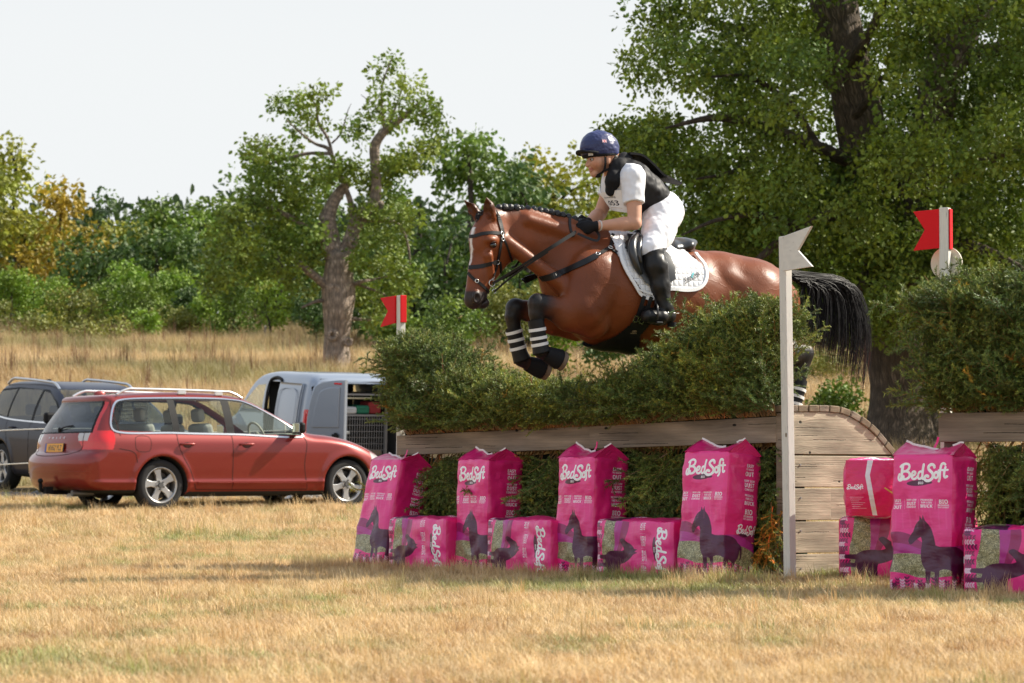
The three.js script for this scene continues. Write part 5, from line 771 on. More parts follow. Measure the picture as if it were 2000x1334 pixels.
function baleArt(q, W, H) { // front 0..512, side 512..920, end and plain film to the right
  reseed(201);
  q.fillStyle = '#f4358f'; q.fillRect(0, 0, W, H); q.fillStyle = '#ea2079'; q.fillRect(512, 0, 408, H);
  const hill = (c, y0, pts) => { q.fillStyle = c; q.beginPath(); q.moveTo(0, H); q.lineTo(0, y0); for (const [a, b, x, y] of pts) q.quadraticCurveTo(a, b, x, y); q.lineTo(920, H); q.fill(); };
  hill('#a02468', 590, [[130, 560, 250, 650], [330, 690, 420, 690], [600, 690, 920, 640]]); hill('#b8308f', 665, [[120, 660, 230, 700], [300, 730, 512, 690], [700, 650, 920, 760]]);
  q.save(); q.beginPath(); q.moveTo(0, 752); q.quadraticCurveTo(180, 730, 300, 756); q.quadraticCurveTo(420, 790, 512, 772); q.quadraticCurveTo(760, 735, 920, 825); q.lineTo(920, 985); q.quadraticCurveTo(760, 900, 512, 905); q.quadraticCurveTo(300, 930, 220, 915); q.quadraticCurveTo(120, 880, 0, 880); q.closePath(); q.clip();
  q.fillStyle = '#8a8562'; q.fillRect(0, 700, 920, 300); for (let i = 0; i < 4200; i++) { const x = rnd() * 920, y = rr(715, 990), a = rnd() * 6.28, l = rr(8, 34), v = rnd(); q.strokeStyle = v < 0.4 ? '#5c5a3c' : v < 0.8 ? '#bdb588' : '#ece3b8'; q.lineWidth = rr(1, 2.6); q.beginPath(); q.moveTo(x, y); q.lineTo(x + Math.cos(a) * l, y + Math.sin(a) * l); q.stroke(); } q.restore();
  hill('#f02087', 880, [[120, 880, 220, 915], [300, 930, 512, 905], [760, 900, 920, 985]]); q.fillStyle = '#e21a70'; q.beginPath(); q.moveTo(512, 906); q.quadraticCurveTo(760, 900, 920, 985); q.lineTo(920, H); q.lineTo(512, H); q.fill();
  // horse silhouette, its hindquarters running round the corner
  q.fillStyle = '#4f123f'; q.beginPath(); q.moveTo(165, 662); q.bezierCurveTo(150, 640, 175, 610, 195, 580); q.bezierCurveTo(205, 540, 225, 510, 250, 500); q.lineTo(255, 462); q.lineTo(272, 492); q.lineTo(283, 458); q.lineTo(300, 502); q.bezierCurveTo(345, 540, 370, 600, 385, 680); q.bezierCurveTo(440, 705, 480, 690, 540, 690); q.bezierCurveTo(640, 690, 700, 740, 690, 800); q.bezierCurveTo(685, 850, 660, 880, 645, 900); q.lineTo(640, 1000); q.lineTo(612, 1004); q.lineTo(608, 900); q.lineTo(575, 880); q.lineTo(560, 1010); q.lineTo(528, 1012); q.lineTo(524, 870); q.bezierCurveTo(480, 850, 440, 850, 415, 870); q.lineTo(408, 1000); q.lineTo(382, 1002); q.lineTo(378, 880); q.lineTo(350, 870); q.lineTo(338, 990); q.lineTo(312, 992); q.lineTo(306, 860); q.bezierCurveTo(270, 820, 265, 760, 270, 700); q.bezierCurveTo(275, 670, 270, 640, 258, 620); q.bezierCurveTo(230, 630, 205, 660, 190, 675); q.bezierCurveTo(178, 680, 168, 674, 165, 662); q.fill();
  q.beginPath(); q.moveTo(670, 740); q.bezierCurveTo(740, 760, 740, 840, 700, 900); q.bezierCurveTo(710, 840, 700, 790, 670, 770); q.fill();
  for (let i = 0; i < 26; i++) { const x = 10 + i * 36 + rr(-8, 8), y = 1024, h = rr(60, 120), c = i % 3 === 0 ? '#f0c9dc' : i % 3 === 1 ? '#6a1450' : '#8b1a5a'; q.strokeStyle = q.fillStyle = c; q.lineWidth = 3; q.beginPath(); q.moveTo(x, y); q.lineTo(x, y - h); q.stroke(); for (let k = 1; k < 5; k++) for (const s of [-1, 1]) { q.beginPath(); q.ellipse(x + s * 11, y - h * k / 4.6, 14, 6.5, s * -0.8, 0, 6.3); q.fill(); } }
  q.strokeStyle = 'rgba(250,140,180,0.16)'; q.lineWidth = 14; for (let i = 0; i < 9; i++) { q.beginPath(); q.moveTo(30 + i * 60, 330 + (i % 3) * 30); q.lineTo(55 + i * 60, 560); q.stroke(); }
  q.fillStyle = '#55123f'; q.beginPath(); q.ellipse(235, 222, 95, 22, -0.05, 0, 6.3); q.fill(); q.beginPath(); q.ellipse(290, 214, 60, 16, 0.1, 0, 6.3); q.fill(); logo(q, 62, 70, 400); q.fillStyle = '#fff'; q.textAlign = 'center'; q.font = 'bold 27px sans-serif'; q.fillText('BIO', 252, 232);
  const stack = (x, y, s, L) => { for (const [t, sz] of L) { q.font = `bold ${sz * s}px sans-serif`; y += sz * s * 0.86; q.fillText(t, x, y); y += 3 * s; } return y; };
  const A = [['EASY', 30], ['TO MUCK', 16], ['OUT', 38]], B = [['VERY LOW', 19], ['DUST', 36], ['CONTENT', 20]], C = [['PRODUCES', 19], ['FAR LESS', 20], ['MUCK', 34]], D = [['BIO', 44], ['DEGRADES', 18], ['VERY QUICKLY', 13]];
  [A, B, C, D].forEach((t, i) => { stack(52 + i * 128, 338, 0.98, t); if (i) { q.fillStyle = '#fbd'; q.fillRect(116 + (i - 1) * 128, 342, 2, 74); q.fillStyle = '#fff'; } });
  let y = 88; for (const t of [A, B, C, D]) { y = stack(770, y, 1.32, t) + 22; } q.fillStyle = '#55123f'; q.beginPath(); q.ellipse(740, 672, 60, 14, 0, 0, 6.3); q.fill(); logo(q, 650, 585, 240);
  // end of the bag, right of 940
  q.fillStyle = '#e81a68'; q.fillRect(930, 0, W - 930, 620); q.fillStyle = '#f3eef0'; q.beginPath(); q.moveTo(1190, 0); q.lineTo(1250, 0); q.lineTo(1215, 160); q.lineTo(1290, 600); q.lineTo(1240, 600); q.lineTo(1165, 170); q.fill(); logo(q, 970, 260, 170); q.fillStyle = '#f6b6cf'; for (let i = 0; i < 7; i++) q.fillRect(1000 + i * 5, 400 + i * 20, 150 - (i % 3) * 30, 5); q.strokeStyle = '#d9c04a'; q.lineWidth = 14; q.beginPath(); q.moveTo(1370, 300); q.lineTo(1470, 370); q.stroke();
  q.fillStyle = '#ea2478'; q.fillRect(930, 620, W - 930, 404);
}
const baleTex = canvas(1536, 1024, baleArt, { clamp: true });
const wrap = (() => { reseed(202); return dataTex(512, 512, (u, v) => { const a = Math.abs(fbm(u * 5, v * 9, 1, 4)), b = Math.abs(fbm(u * 16, v * 7, 4, 2)); const k = 0.5 + 0.6 * a - 0.35 * b; return [k, k, k]; }, false); })();
const filmMat = PM(0xffffff, { map: baleTex, roughness: 0.34, clearcoat: 0.35, clearcoatRoughness: 0.3, bumpMap: wrap, bumpScale: 0.006 });
const whiteFilm = M([0.8, 0.78, 0.79], { roughness: 0.5 });
function baleGeo(w, h, d, sd, lumps) { // bag body: rounded, bulging, wrinkled; uv from the printed film
  const faces = [], n = 18, R = 0.03;
  const shape = (x, y, z) => { // to rounded box with bulge
    const hx = w / 2, hy = h / 2, hz = d / 2, qx = clamp(x, -hx + R, hx - R), qy = clamp(y, -hy + R, hy - R), qz = clamp(z, -hz + R, hz - R), v = V(x - qx, y - qy, z - qz), l = v.length(); if (l > R) v.multiplyScalar(R / l);
    const bx = 1 - (y / hy) ** 2 * (z / hz) ** 2, k = lumps * (0.55 * (1 - (y / hy) ** 4) * (1 - (x / hx) ** 2 * (z / hz) ** 2)), nn = fbm(x * 7 + sd, y * 6, z * 7, 3) * 0.016 * lumps / 0.02;
    const p = V(qx + v.x, qy + v.y, qz + v.z), o = V(x / hx, y / hy, z / hz); const m = Math.max(Math.abs(o.x), Math.abs(o.y), Math.abs(o.z)); o.set(Math.abs(o.x) > m - 0.01 ? Math.sign(o.x) : 0, Math.abs(o.y) > m - 0.01 ? Math.sign(o.y) : 0, Math.abs(o.z) > m - 0.01 ? Math.sign(o.z) : 0).normalize();
    return p.addScaledVector(o, k * (Math.abs(o.y) > 0.9 ? 0.2 : 1) + nn * (1 - Math.abs(o.y)));
  };
  const face = (U, Vv, Nn, uv) => { const P = [], T = [], I = [], m = Math.abs(Vv.y) > 0.5 ? n * 2 : n; for (let j = 0; j <= m; j++) for (let i = 0; i <= n; i++) { const a = i / n * 2 - 1, b = j / m * 2 - 1, p = V(Nn.x * w / 2 + U.x * a * w / 2 + Vv.x * b * w / 2, Nn.y * h / 2 + U.y * a * h / 2 + Vv.y * b * h / 2, Nn.z * d / 2 + U.z * a * d / 2 + Vv.z * b * d / 2), s = shape(p.x, p.y, p.z); P.push(s.x, s.y + h / 2, s.z); T.push(lerp(uv[0], uv[2], i / n), lerp(uv[1], uv[3], j / m)); } for (let j = 0; j < m; j++) for (let i = 0; i < n; i++) { const a = j * (n + 1) + i; I.push(a, a + 1, a + n + 2, a, a + n + 2, a + n + 1); } const g = new THREE.BufferGeometry(); g.setAttribute('position', new THREE.Float32BufferAttribute(P, 3)); g.setAttribute('uv', new THREE.Float32BufferAttribute(T, 2)); g.setIndex(I); g.computeVertexNormals(); faces.push(g); };
  face(V(1, 0, 0), V(0, 1, 0), V(0, 0, 1), [0, 0, 1 / 3, 1]); face(V(0, 0, -1), V(0, 1, 0), V(1, 0, 0), [1 / 3, 0, 0.599, 1]); face(V(0, 0, 1), V(0, 1, 0), V(-1, 0, 0), [0.599, 0, 1 / 3, 1]); face(V(-1, 0, 0), V(0, 1, 0), V(0, 0, -1), [1 / 3, 0, 0, 1]); face(V(1, 0, 0), V(0, 0, -1), V(0, 1, 0), [0.64, 0.02, 0.97, 0.36]); face(V(1, 0, 0), V(0, 0, 1), V(0, -1, 0), [0.62, 0.42, 0.97, 0.98]);
  return mergeGeometries(faces);
}
function bale(label, sd, w, h, d, tip) { // upright bag with folded gusset top
  const o = thing('bedding_bale', label, 'bale', [0, 0, 0], 0, 'wrapped bedding bales');
  part('wrapped_block', baleGeo(w, h, d, sd, 0.02), filmMat, o);
  if (tip) { // folded head: ridge with raised ears at both ends and a pale sealed edge
    reseed(300 + sd); const nx = 16, nz = 8, P = [], T = [], I = [], ridge = (u) => 0.03 + tip * Math.abs(2 * u - 1 + 0.1 * noise(sd, u)) ** 1.4 * (u < 0.5 ? rr(0.95, 1.05) : 0.8) + 0.012 * noise(u * 6, sd);
    const top = []; for (let i = 0; i <= nx; i++) { const u = i / nx, y = ridge(u); for (let j = 0; j <= nz; j++) { const v = j / nz, t = 1 - Math.abs(2 * v - 1); const x = (u - 0.5) * w * lerp(0.985, 0.93, t), z = (v - 0.5) * d * 0.97, yy = h - 0.012 + (y + 0.012) * t ** 0.85 + 0.008 * noise(u * 9, v * 9, sd); P.push(x, yy, z); T.push(0.64 + 0.3 * u, 0.05 + 0.3 * v); if (j === nz / 2) top.push(V(x, yy, z)); } }
    for (let i = 0; i < nx; i++) for (let j = 0; j < nz; j++) { const a = i * (nz + 1) + j; I.push(a, a + 1, a + nz + 1, a + 1, a + nz + 2, a + nz + 1); } for (const i of [0, nx]) { const c = P.length / 3; P.push((i / nx - 0.5) * w * 0.985, h - 0.03, 0); T.push(0.7, 0.1); for (let j = 0; j < nz; j++) I.push(i * (nz + 1) + j, c, i * (nz + 1) + j + 1); }
    const g = new THREE.BufferGeometry(); g.setAttribute('position', new THREE.Float32BufferAttribute(P, 3)); g.setAttribute('uv', new THREE.Float32BufferAttribute(T, 2)); g.setIndex(I); g.computeVertexNormals(); part('folded_top', g, filmMat, o);
    const half = top.slice(0, 10).map((p) => p.clone().add(V(0, 0.004, 0))); part('sealed_edge', strap(half, V(0, 0, 1), 0.012, 0.005), whiteFilm, o); part('sealed_edge', strap(top.slice(13).map((p) => p.clone().add(V(0, 0.004, 0))), V(0, 0, 1), 0.01, 0.005), whiteFilm, o);
    if (sd % 2) part('loose_strip', strap([V(-0.02, h + 0.03, -0.02), V(0, h + 0.07, -0.025), V(0.01, h + 0.1, -0.02)], V(0, 0, 1), 0.014, 0.002), filmMat, o);
  }
  return o;
}
{
  const W = 0.39, Hh = 0.775, D = 0.3, deg = Math.PI / 180;
  const put = (o, px, z, yaw, corner, back, lie) => { // corner (in the bale's own plan) stands on the line seen at px, z metres out from the rail
    const p = onJump(px, 1110, z).applyMatrix4(jump.matrixWorld), a = yaw * deg, c = corner.clone().applyAxisAngle(V(0, 1, 0), a); o.rotation.set(back * deg, a, lie ? -Math.PI / 2 : 0, 'YXZ'); o.position.set(p.x - c.x, groundY(p.x, p.z) + (lie ? 0.188 : 0.004), p.z - c.z); };
  const up = (label, sd, px, z, yaw, back, tip) => put(bale(label, sd, W, Hh, D, tip), px, z, yaw, V(W / 2, 0, D / 2), back, false);
  const flat = (label, sd, px, z, yaw) => put(bale(label, sd, 0.37, Hh, 0.33, 0), px, z, yaw, V(0, 0, 0.165), 0, true);
  up('upright pink bale leaning back at the far left end of the long jump', 1, 744, 0.42, -52, -13, 0.045);
  up('upright pink bale second from the left, between two flat bales', 2, 948, 0.36, -55, -2, 0.05);
  up('upright pink bale with torn peaked top in the middle of the row', 3, 1154, 0.36, -52, -2.5, 0.065);
  up('upright pink bale beside the wooden end of the long jump, whole printed horse visible', 4, 1408, 0.4, -47, -6, 0.06);
  flat('flat pink bale between the leaning bale and the second upright bale', 6, 757, 0.42, -57);
  flat('flat pink bale in the gap between second and third upright bales', 7, 950, 0.42, -57);
  flat('flat pink bale between the torn-topped bale and the wooden end', 8, 1163, 0.44, -53);
  const onGrass = (o, px, dist, yaw, corner, back, lie) => { const p = at(px, 1140, dist), a = yaw * deg, c = corner.clone().applyAxisAngle(V(0, 1, 0), a); o.rotation.set(back * deg, a, lie ? -Math.PI / 2 : 0, 'YXZ'); o.position.set(p.x - c.x, groundY(p.x, p.z) + (lie ? 0.188 : 0.004), p.z - c.z); };
  onGrass(bale('large upright pink bale standing in front of the second jump', 5, W, Hh, D, 0.04), 1857, 17.05, -36, V(W / 2, 0, D / 2), -3, false);
  onGrass(bale('flat pink bale in front of the wooden end panel', 9, 0.37, Hh, 0.33, 0), 1636, 18.45, -26, V(0, 0, 0.165), 0, true);
  onGrass(bale('flat pink bale at the right border in front of the second jump', 10, 0.37, Hh, 0.33, 0), 1880, 16.95, -24, V(0, 0, 0.165), 0, true);
  { // bag lying end-on on top of the flat bale
    const o = bale('tipped pink bale with white stripe lying end-on upon a flat bale', 11, 0.31, 0.56, 0.33, 0), p = at(1727, 945, 18.1); o.rotation.set(Math.PI / 2 + 0.0, 4 * deg, 0, 'YXZ'); o.position.set(p.x, 0.385 + groundY(p.x, p.z) + 0.17, p.z - 0.5); o.rotation.z = 0.12; o.rotation.set(Math.PI / 2, -8 * deg, 0, 'YXZ');
    reseed(411); const P = [], T = [], I = [], n = 14; for (let j = 0; j <= n; j++) for (let i = 0; i <= n; i++) { const u = i / n * 2 - 1, v = j / n * 2 - 1, e = (1 - Math.abs(u) ** 3) * (1 - Math.abs(v) ** 3); P.push(u * 0.153, 0.555 + 0.055 * e * (1 - 0.55 * Math.abs(v + 0.15)) + 0.01 * noise(u * 4, v * 4, 3), -v * 0.163); T.push(lerp(0.625, 0.985, (u + 1) / 2), lerp(0.41, 1, (v + 1) / 2)); } for (let j = 0; j < n; j++) for (let i = 0; i < n; i++) { const a = j * (n + 1) + i; I.push(a, a + 1, a + n + 2, a, a + n + 2, a + n + 1); }
    const g = new THREE.BufferGeometry(); g.setAttribute('position', new THREE.Float32BufferAttribute(P, 3)); g.setAttribute('uv', new THREE.Float32BufferAttribute(T, 2)); g.setIndex(I); g.computeVertexNormals(); part('bag_end', g, filmMat, o);
  }
}
// ---------- horse ----------
const HC = at(1290, 575, 20.2), HT = 28 * Math.PI / 180, HL = V(Math.sin(HT), 0, Math.cos(HT)); // place of the barrel, angle towards the viewer, near-side direction
const horse = thing('horse', 'bay horse with plaited mane and white blaze in mid-jump over the brush', 'horse', HC, Math.PI + HT); horse.updateMatrixWorld();
const hInv = horse.matrixWorld.clone().invert(), PXM = FPX / 20.2;
const H = (px, py, l = 0) => { const p = onPlane(px, py, HC.clone().addScaledVector(HL, l), HL).applyMatrix4(hInv); return [p.x, p.y, p.z]; };   // own axes: x forward, y up, -z near side
const bone = (a, b, q = 1) => cone(H(a[0], a[1], a[2]), a[3] / PXM, H(b[0], b[1], b[2]), b[3] / PXM, q);
const ball = (a, q = [1, 1, 1]) => ell(H(a[0], a[1], a[2]), q.map((k) => k * a[3] / PXM));
function chain(list, q, k) { const f = []; for (let i = 1; i < list.length; i++) f.push(bone(list[i - 1], list[i], Array.isArray(q) ? q[i - 1] : q)); return (x, y, z) => { let d = f[0](x, y, z); for (let i = 1; i < f.length; i++) d = smin(d, f[i](x, y, z), k); return d; }; }
const HEADTURN = 0.24;   // the head is carried a little further towards the viewer than the body
const trunkF = (() => {
  const a = chain([[1128, 556, 0, 72], [1190, 568, 0, 106], [1260, 579, 0, 107], [1330, 586, 0, 98], [1400, 584, 0, 87], [1462, 586, 0, 78], [1508, 594, 0, 56]], [0.8, 0.86, 0.88, 0.9, 0.98, 1.0], 0.06), w = bone([1190, 490, 0, 26], [1250, 507, 0, 27], 0.62), c = bone([1395, 545, 0, 46], [1482, 562, 0, 42], 1.35), p = bone([1440, 530, 0, 24], [1518, 545, 0, 16], 0.9);
  return (x, y, z) => smin(smin(smin(a(x, y, z), w(x, y, z), 0.09), c(x, y, z), 0.08), p(x, y, z), 0.05);
})();
const limbsF = (() => {
  const fore = (s) => { const e = s > 0; return e
    ? [chain([[1163, 545, 0.17, 60], [1138, 600, 0.2, 46]], 0.75, 0.04), chain([[1158, 626, 0.17, 36], [1112, 615, 0.18, 31], [1072, 599, 0.175, 20.5], [1052, 593, 0.17, 19]], 0.82, 0.02), chain([[1050, 594, 0.17, 19], [1048, 612, 0.17, 15], [1051, 645, 0.165, 12.5], [1054, 676, 0.165, 12.5], [1057, 685, 0.165, 14.5], [1070, 694, 0.165, 12], [1082, 698, 0.165, 14]], 0.9, 0.012)]
    : [chain([[1150, 560, -0.17, 60], [1118, 610, -0.2, 44]], 0.75, 0.04), chain([[1128, 634, -0.17, 33], [1080, 626, -0.17, 27], [1030, 607, -0.165, 19], [1008, 602, -0.16, 18]], 0.82, 0.02), chain([[1006, 603, -0.16, 18.5], [1001, 618, -0.16, 15], [1006, 652, -0.16, 12.5], [1015, 692, -0.16, 12.5], [1018, 701, -0.16, 14.5], [1032, 711, -0.16, 12], [1044, 716, -0.16, 14]], 0.9, 0.012)]; };
  const hind = (s) => { const l = 0.15 * s, o = s > 0 ? 0 : -22; return [chain([[1470 + o, 580, l, 70], [1490 + o, 625, l * 1.1, 58], [1462 + o, 668, l * 1.15, 40], [1530 + o, 690, l, 30], [1570 + o, 690, l * 0.9, 19]], 0.8, 0.03), chain([[1572 + o, 690, l * 0.9, 18], [1563 + o, 735, l * 0.9, 13], [1551 + o, 790, l * 0.9, 12.5], [1548 + o, 802, l * 0.9, 14.5], [1562 + o, 822, l * 0.9, 12], [1574 + o, 838, l * 0.9, 15]], 0.9, 0.012)]; };
  const sh = [fore(1), fore(-1)], hd = [hind(1), hind(-1)];
  return { sh, hd };
})();
const neckF = chain([[1165, 534, 0, 74], [1098, 486, 0, 56], [1035, 460, 0, 45], [980, 438, 0, 30]], [0.52, 0.44, 0.42], 0.05);
const muscleF = [1, -1].map((s) => [[bone([992, 476, 0.06 * s, 13], [1118, 572, 0.15 * s, 17]), 0.03], [bone([1190, 486, 0.12 * s, 15], [1140, 590, 0.235 * s, 15]), 0.03], [bone([1175, 575, 0.215 * s, 26], [1150, 615, 0.225 * s, 24]), 0.03], [bone([1120, 600, 0.195 * s, 17], [1085, 600, 0.195 * s, 13]), 0.02], [bone([1030, 430, 0.05 * s, 13], [1130, 462, 0.075 * s, 15]), 0.03], [bone([1415, 540, 0.2 * s, 18], [1480, 600, 0.24 * s, 34]), 0.04]]).flat();
const headF = (() => {
  const a = chain([[957, 434, 0, 27], [951, 470, 0, 39], [935, 535, 0, 27], [922, 578, 0, 24]], [0.74, 0.6, 0.66], 0.03), jaw = bone([976, 486, 0, 35], [962, 522, 0, 20], 0.56), lip = ball([916, 588, 0, 16], [1, 0.9, 1.05]), chin = ball([938, 592, 0, 13], [1.1, 0.8, 0.8]);
  const brow = [1, -1].map((s) => ball([950, 469, 0.092 * s, 11], [1.3, 0.8, 0.7])), nos = [1, -1].map((s) => ball([918, 581, 0.06 * s, 12], [0.9, 1.1, 0.55])), hole = [1, -1].map((s) => ball([919, 584, 0.082 * s, 8.5], [0.75, 1, 0.7])), sock = [1, -1].map((s) => ball([953, 479, 0.112 * s, 8.5], [1.1, 0.7, 0.9])), crest = [1, -1].map((s) => bone([944, 500, 0.075 * s, 9], [952, 535, 0.06 * s, 7]));
  const ears = [[[953, 424, 0.05, 11], [945, 404, 0.062, 10.5], [940, 388, 0.066, 3]], [[932, 424, -0.045, 10.5], [920, 408, -0.066, 9], [905, 394, -0.085, 2.5]]].map((e) => [chain(e, 1, 0.02), chain(e.map(([x, y, l, r], i) => [x - 6, y - 1, l, r * 0.72]), 1, 0.02)]);
  const mouth = bone([930, 590, 0.2, 1.3], [952, 578, 0.2, 1.3]), mouth2 = (x, y, z) => { const [ax, ay] = H(926, 594), [bx, by] = H(950, 579), t = clamp(((x - ax) * (bx - ax) + (y - ay) * (by - ay)) / ((bx - ax) ** 2 + (by - ay) ** 2)); return Math.hypot(x - ax - (bx - ax) * t, y - ay - (by - ay) * t) - 0.004; };
  const P0 = H(968, 470), ca = Math.cos(HEADTURN), sa = Math.sin(HEADTURN);
  return (X, y, Z) => { const x = P0[0] + (X - P0[0]) * ca - Z * sa, z = (X - P0[0]) * sa + Z * ca; let d = smin(smin(a(x, y, z), jaw(x, y, z), 0.035), lip(x, y, z), 0.02); d = smin(d, chin(x, y, z), 0.02); for (let i = 0; i < 2; i++) { d = smin(d, brow[i](x, y, z), 0.02); d = smin(d, nos[i](x, y, z), 0.015); d = smin(d, crest[i](x, y, z), 0.02); d = smax(d, -hole[i](x, y, z), 0.01); d = smax(d, -sock[i](x, y, z), 0.01); } d = smax(d, -mouth2(x, y, z), 0.006); for (const [o, i] of ears) d = smin(d, smax(o(x, y, z), -i(x, y, z), 0.006), 0.012); return d; };
})();
const tailDock = chain([[1506, 540, 0, 16], [1535, 538, 0, 11], [1570, 545, 0, 8]], 1, 0.02);
const BB = { head: [H(1025, 640), H(880, 370)], leg: H(1180, 560)[1] };
const horseF = (() => { const xHead = H(1022, 500)[0], { sh, hd } = limbsF, xf = H(1230, 600)[0], xh = H(1370, 600)[0], yN = H(1100, 640)[1];
  return (x, y, z) => {
    let d = trunkF(x, y, z); if (x > xf - 0.25) d = smin(d, neckF(x, y, z), 0.1);
    if (x > xf - 0.15) for (let i = 0; i < 2; i++) { d = smin(d, sh[i][0](x, y, z), 0.035); d = smin(d, smin(sh[i][1](x, y, z), sh[i][2](x, y, z), 0.02), 0.022); }
    if (x < xh + 0.1) { for (let i = 0; i < 2; i++) d = smin(d, smin(hd[i][0](x, y, z), hd[i][1](x, y, z), 0.02), 0.045); d = smin(d, tailDock(x, y, z), 0.03); }
    if (Math.abs(d) < 0.12) for (const [f, k] of muscleF) d = smin(d, f(x, y, z), k);
    if (x > xHead - 0.12) d = smin(d, headF(x, y, z), 0.04);
    return d + 0.0022 * noise(x * 14, y * 14, z * 14);
  }; })();
function hit(f, px, py, far = 0) { // where the sight line meets a surface in the horse's axes -> {p, n}
  const o = camera.position.clone().applyMatrix4(hInv), dr = ray(px, py).normalize().transformDirection(hInv); let t = 16.5;
  for (let i = 0; i < 220; i++) { const p = o.clone().addScaledVector(dr, t), d = f(p.x, p.y, p.z); if (d < 0.0008) return { p, n: grad(f, p, 0.006) }; t += Math.max(0.001, d * 0.7); if (t > 24) return null; } return null;
}
const COAT = [0.19, 0.05, 0.0145], BLACKH = [0.014, 0.012, 0.012];
{
  const kneeY = H(1040, 612)[1], yMuz = H(920, 556)[1], yMuz2 = H(920, 592)[1], xHd = H(1012, 500)[0], hockY = H(1570, 668)[1], xFk = H(1060, 600, 0.17)[0], xFk2 = H(1082, 600, 0.17)[0], yFk = H(1060, 574)[1], xCan = H(1074, 640, 0.17)[0], xBack = H(1520, 700)[0];
  const b0 = H(925, 446), b1 = H(914, 520), P0 = H(968, 470);
  const tone = (x, y, z, nx, ny, nz) => {
    const n = fbm(x * 6, y * 6, z * 6, 3); let c = COAT.map((v, i) => v * (1 + 0.16 * n)); const mix = (k, t) => { c = mixc(c, k, clamp(t)); };
    mix([0.115, 0.028, 0.009], 0.5 * smooth(0.1, 0.5, fbm(x * 2.2 + 4, y * 2.2, z * 2, 2)));
    if (y < -0.02) { if (x > xFk2 - 0.1) mix([0.05, 0.02, 0.014], smooth(xFk2 - 0.08, xFk, x + 0.06 * n) * smooth(yFk + 0.01, yFk - 0.02, y)), mix(BLACKH, smooth(xFk - 0.03, xFk + 0.03, x + 0.05 * n) * smooth(yFk + 0.01, yFk - 0.02, y)); mix(BLACKH, smooth(kneeY - 0.01, kneeY - 0.05, y) * smooth(xCan - 0.02, xCan + 0.02, x)); if (x < xBack + 0.02) mix(BLACKH, smooth(hockY + 0.03, hockY - 0.06, y + 0.05 * n)); }
    if (x > xHd) { mix([0.035, 0.026, 0.024], smooth(yMuz, yMuz2, y + 0.02 * n) * 0.95); const t = (y - b0[1]) / (b1[1] - b0[1]); if (t > -0.02 && t < 1.02 && nx > 0.2) mix([0.72, 0.68, 0.64], smooth(1, 0.5, Math.abs((x - P0[0]) * Math.sin(HEADTURN) + z * Math.cos(HEADTURN) - 0.004 + 0.01 * noise(y * 22)) / (lerp(0.022, 0.008, clamp(t)) * (1 + 0.35 * noise(y * 60, z * 30)))));
      if (y > b0[1] + 0.05) mix([0.06, 0.024, 0.014], smooth(b0[1] + 0.07, b0[1] + 0.13, y) * 0.8); }
    return c;
  };
  const lo = H(1600, 860, 0), hi = H(870, 360, 0);
  const g = sdfMesh(horseF, [lo[0], lo[1] - 0.05, -0.48], [hi[0], hi[1], 0.48], 0.0115, { color: tone, eps: 0.7, slack: 2 });
  { const p = g.attributes.position, U = []; for (let i = 0; i < p.count; i++) U.push(p.getX(i) * 1.6 + p.getZ(i) * 0.8, p.getY(i) * 1.6); g.setAttribute('uv', new THREE.Float32BufferAttribute(U, 2)); }
  const coatTex = dataTex(512, 512, (u, v) => { const vein = smooth(0.09, 0.0, Math.abs(fbm(u * 5, v * 5, 3, 3))) * 0.35, k = 0.45 + 0.3 * noise(u * 160, v * 50, 2) + 0.25 * fbm(u * 12, v * 10, 5, 2) + vein; return [k, k, k]; }, false);
  part('body', g, PM(0xffffff, { bumpMap: coatTex, bumpScale: 0.0016, vertexColors: true, roughness: 0.46, specularIntensity: 0.55, clearcoat: 0.12, clearcoatRoughness: 0.32 }), horse);
  // eyes
  const turned = (p) => { const P0 = H(968, 470), a = p[0] - P0[0]; return [P0[0] + a * Math.cos(HEADTURN) + p[2] * Math.sin(HEADTURN), p[1], -a * Math.sin(HEADTURN) + p[2] * Math.cos(HEADTURN)]; };
  for (const s of [1, -1]) { const e = turned(H(953, 479, 0.098 * s)), eye = part('eye', new THREE.SphereGeometry(0.021, 18, 12).scale(1.15, 0.85, 0.8).translate(...e), PM([0.012, 0.008, 0.006], { roughness: 0.08, clearcoat: 1 }), horse); const lid = turned(H(952, 474.5, 0.1 * s)); part('eyelid', new THREE.SphereGeometry(0.022, 14, 8, 0, 6.3, 0, 1.2).scale(1.3, 0.55, 0.85).rotateZ(-0.3).translate(...lid), M([0.05, 0.02, 0.012]), eye); }
  // hooves: horny capsule with a black over-reach boot on each foreleg
  const horn = M([0.17, 0.12, 0.085], { roughness: 0.6 }), neo = PM([0.012, 0.012, 0.014], { roughness: 0.75, specularIntensity: 0.4 }), shell = PM([0.014, 0.0145, 0.016], { roughness: 0.5, specularIntensity: 0.5 }), stripe = M([0.78, 0.78, 0.78], { roughness: 0.6 });
  const limbPiece = (pts, radii, mat, nm, parent = horse, rad = 18) => { const P = [], cur = new THREE.CatmullRomCurve3(pts.map((p) => V(...H(...p))), false, 'centripetal'), rc = curve1(radii.map((r, i) => [i / (radii.length - 1), r / PXM])), n = 16, R = []; for (let i = 0; i <= n; i++) { P.push(cur.getPoint(i / n)); R.push(rc(i / n)); } const t = taper(P, R, rad); return part(nm, t, mat, parent); };
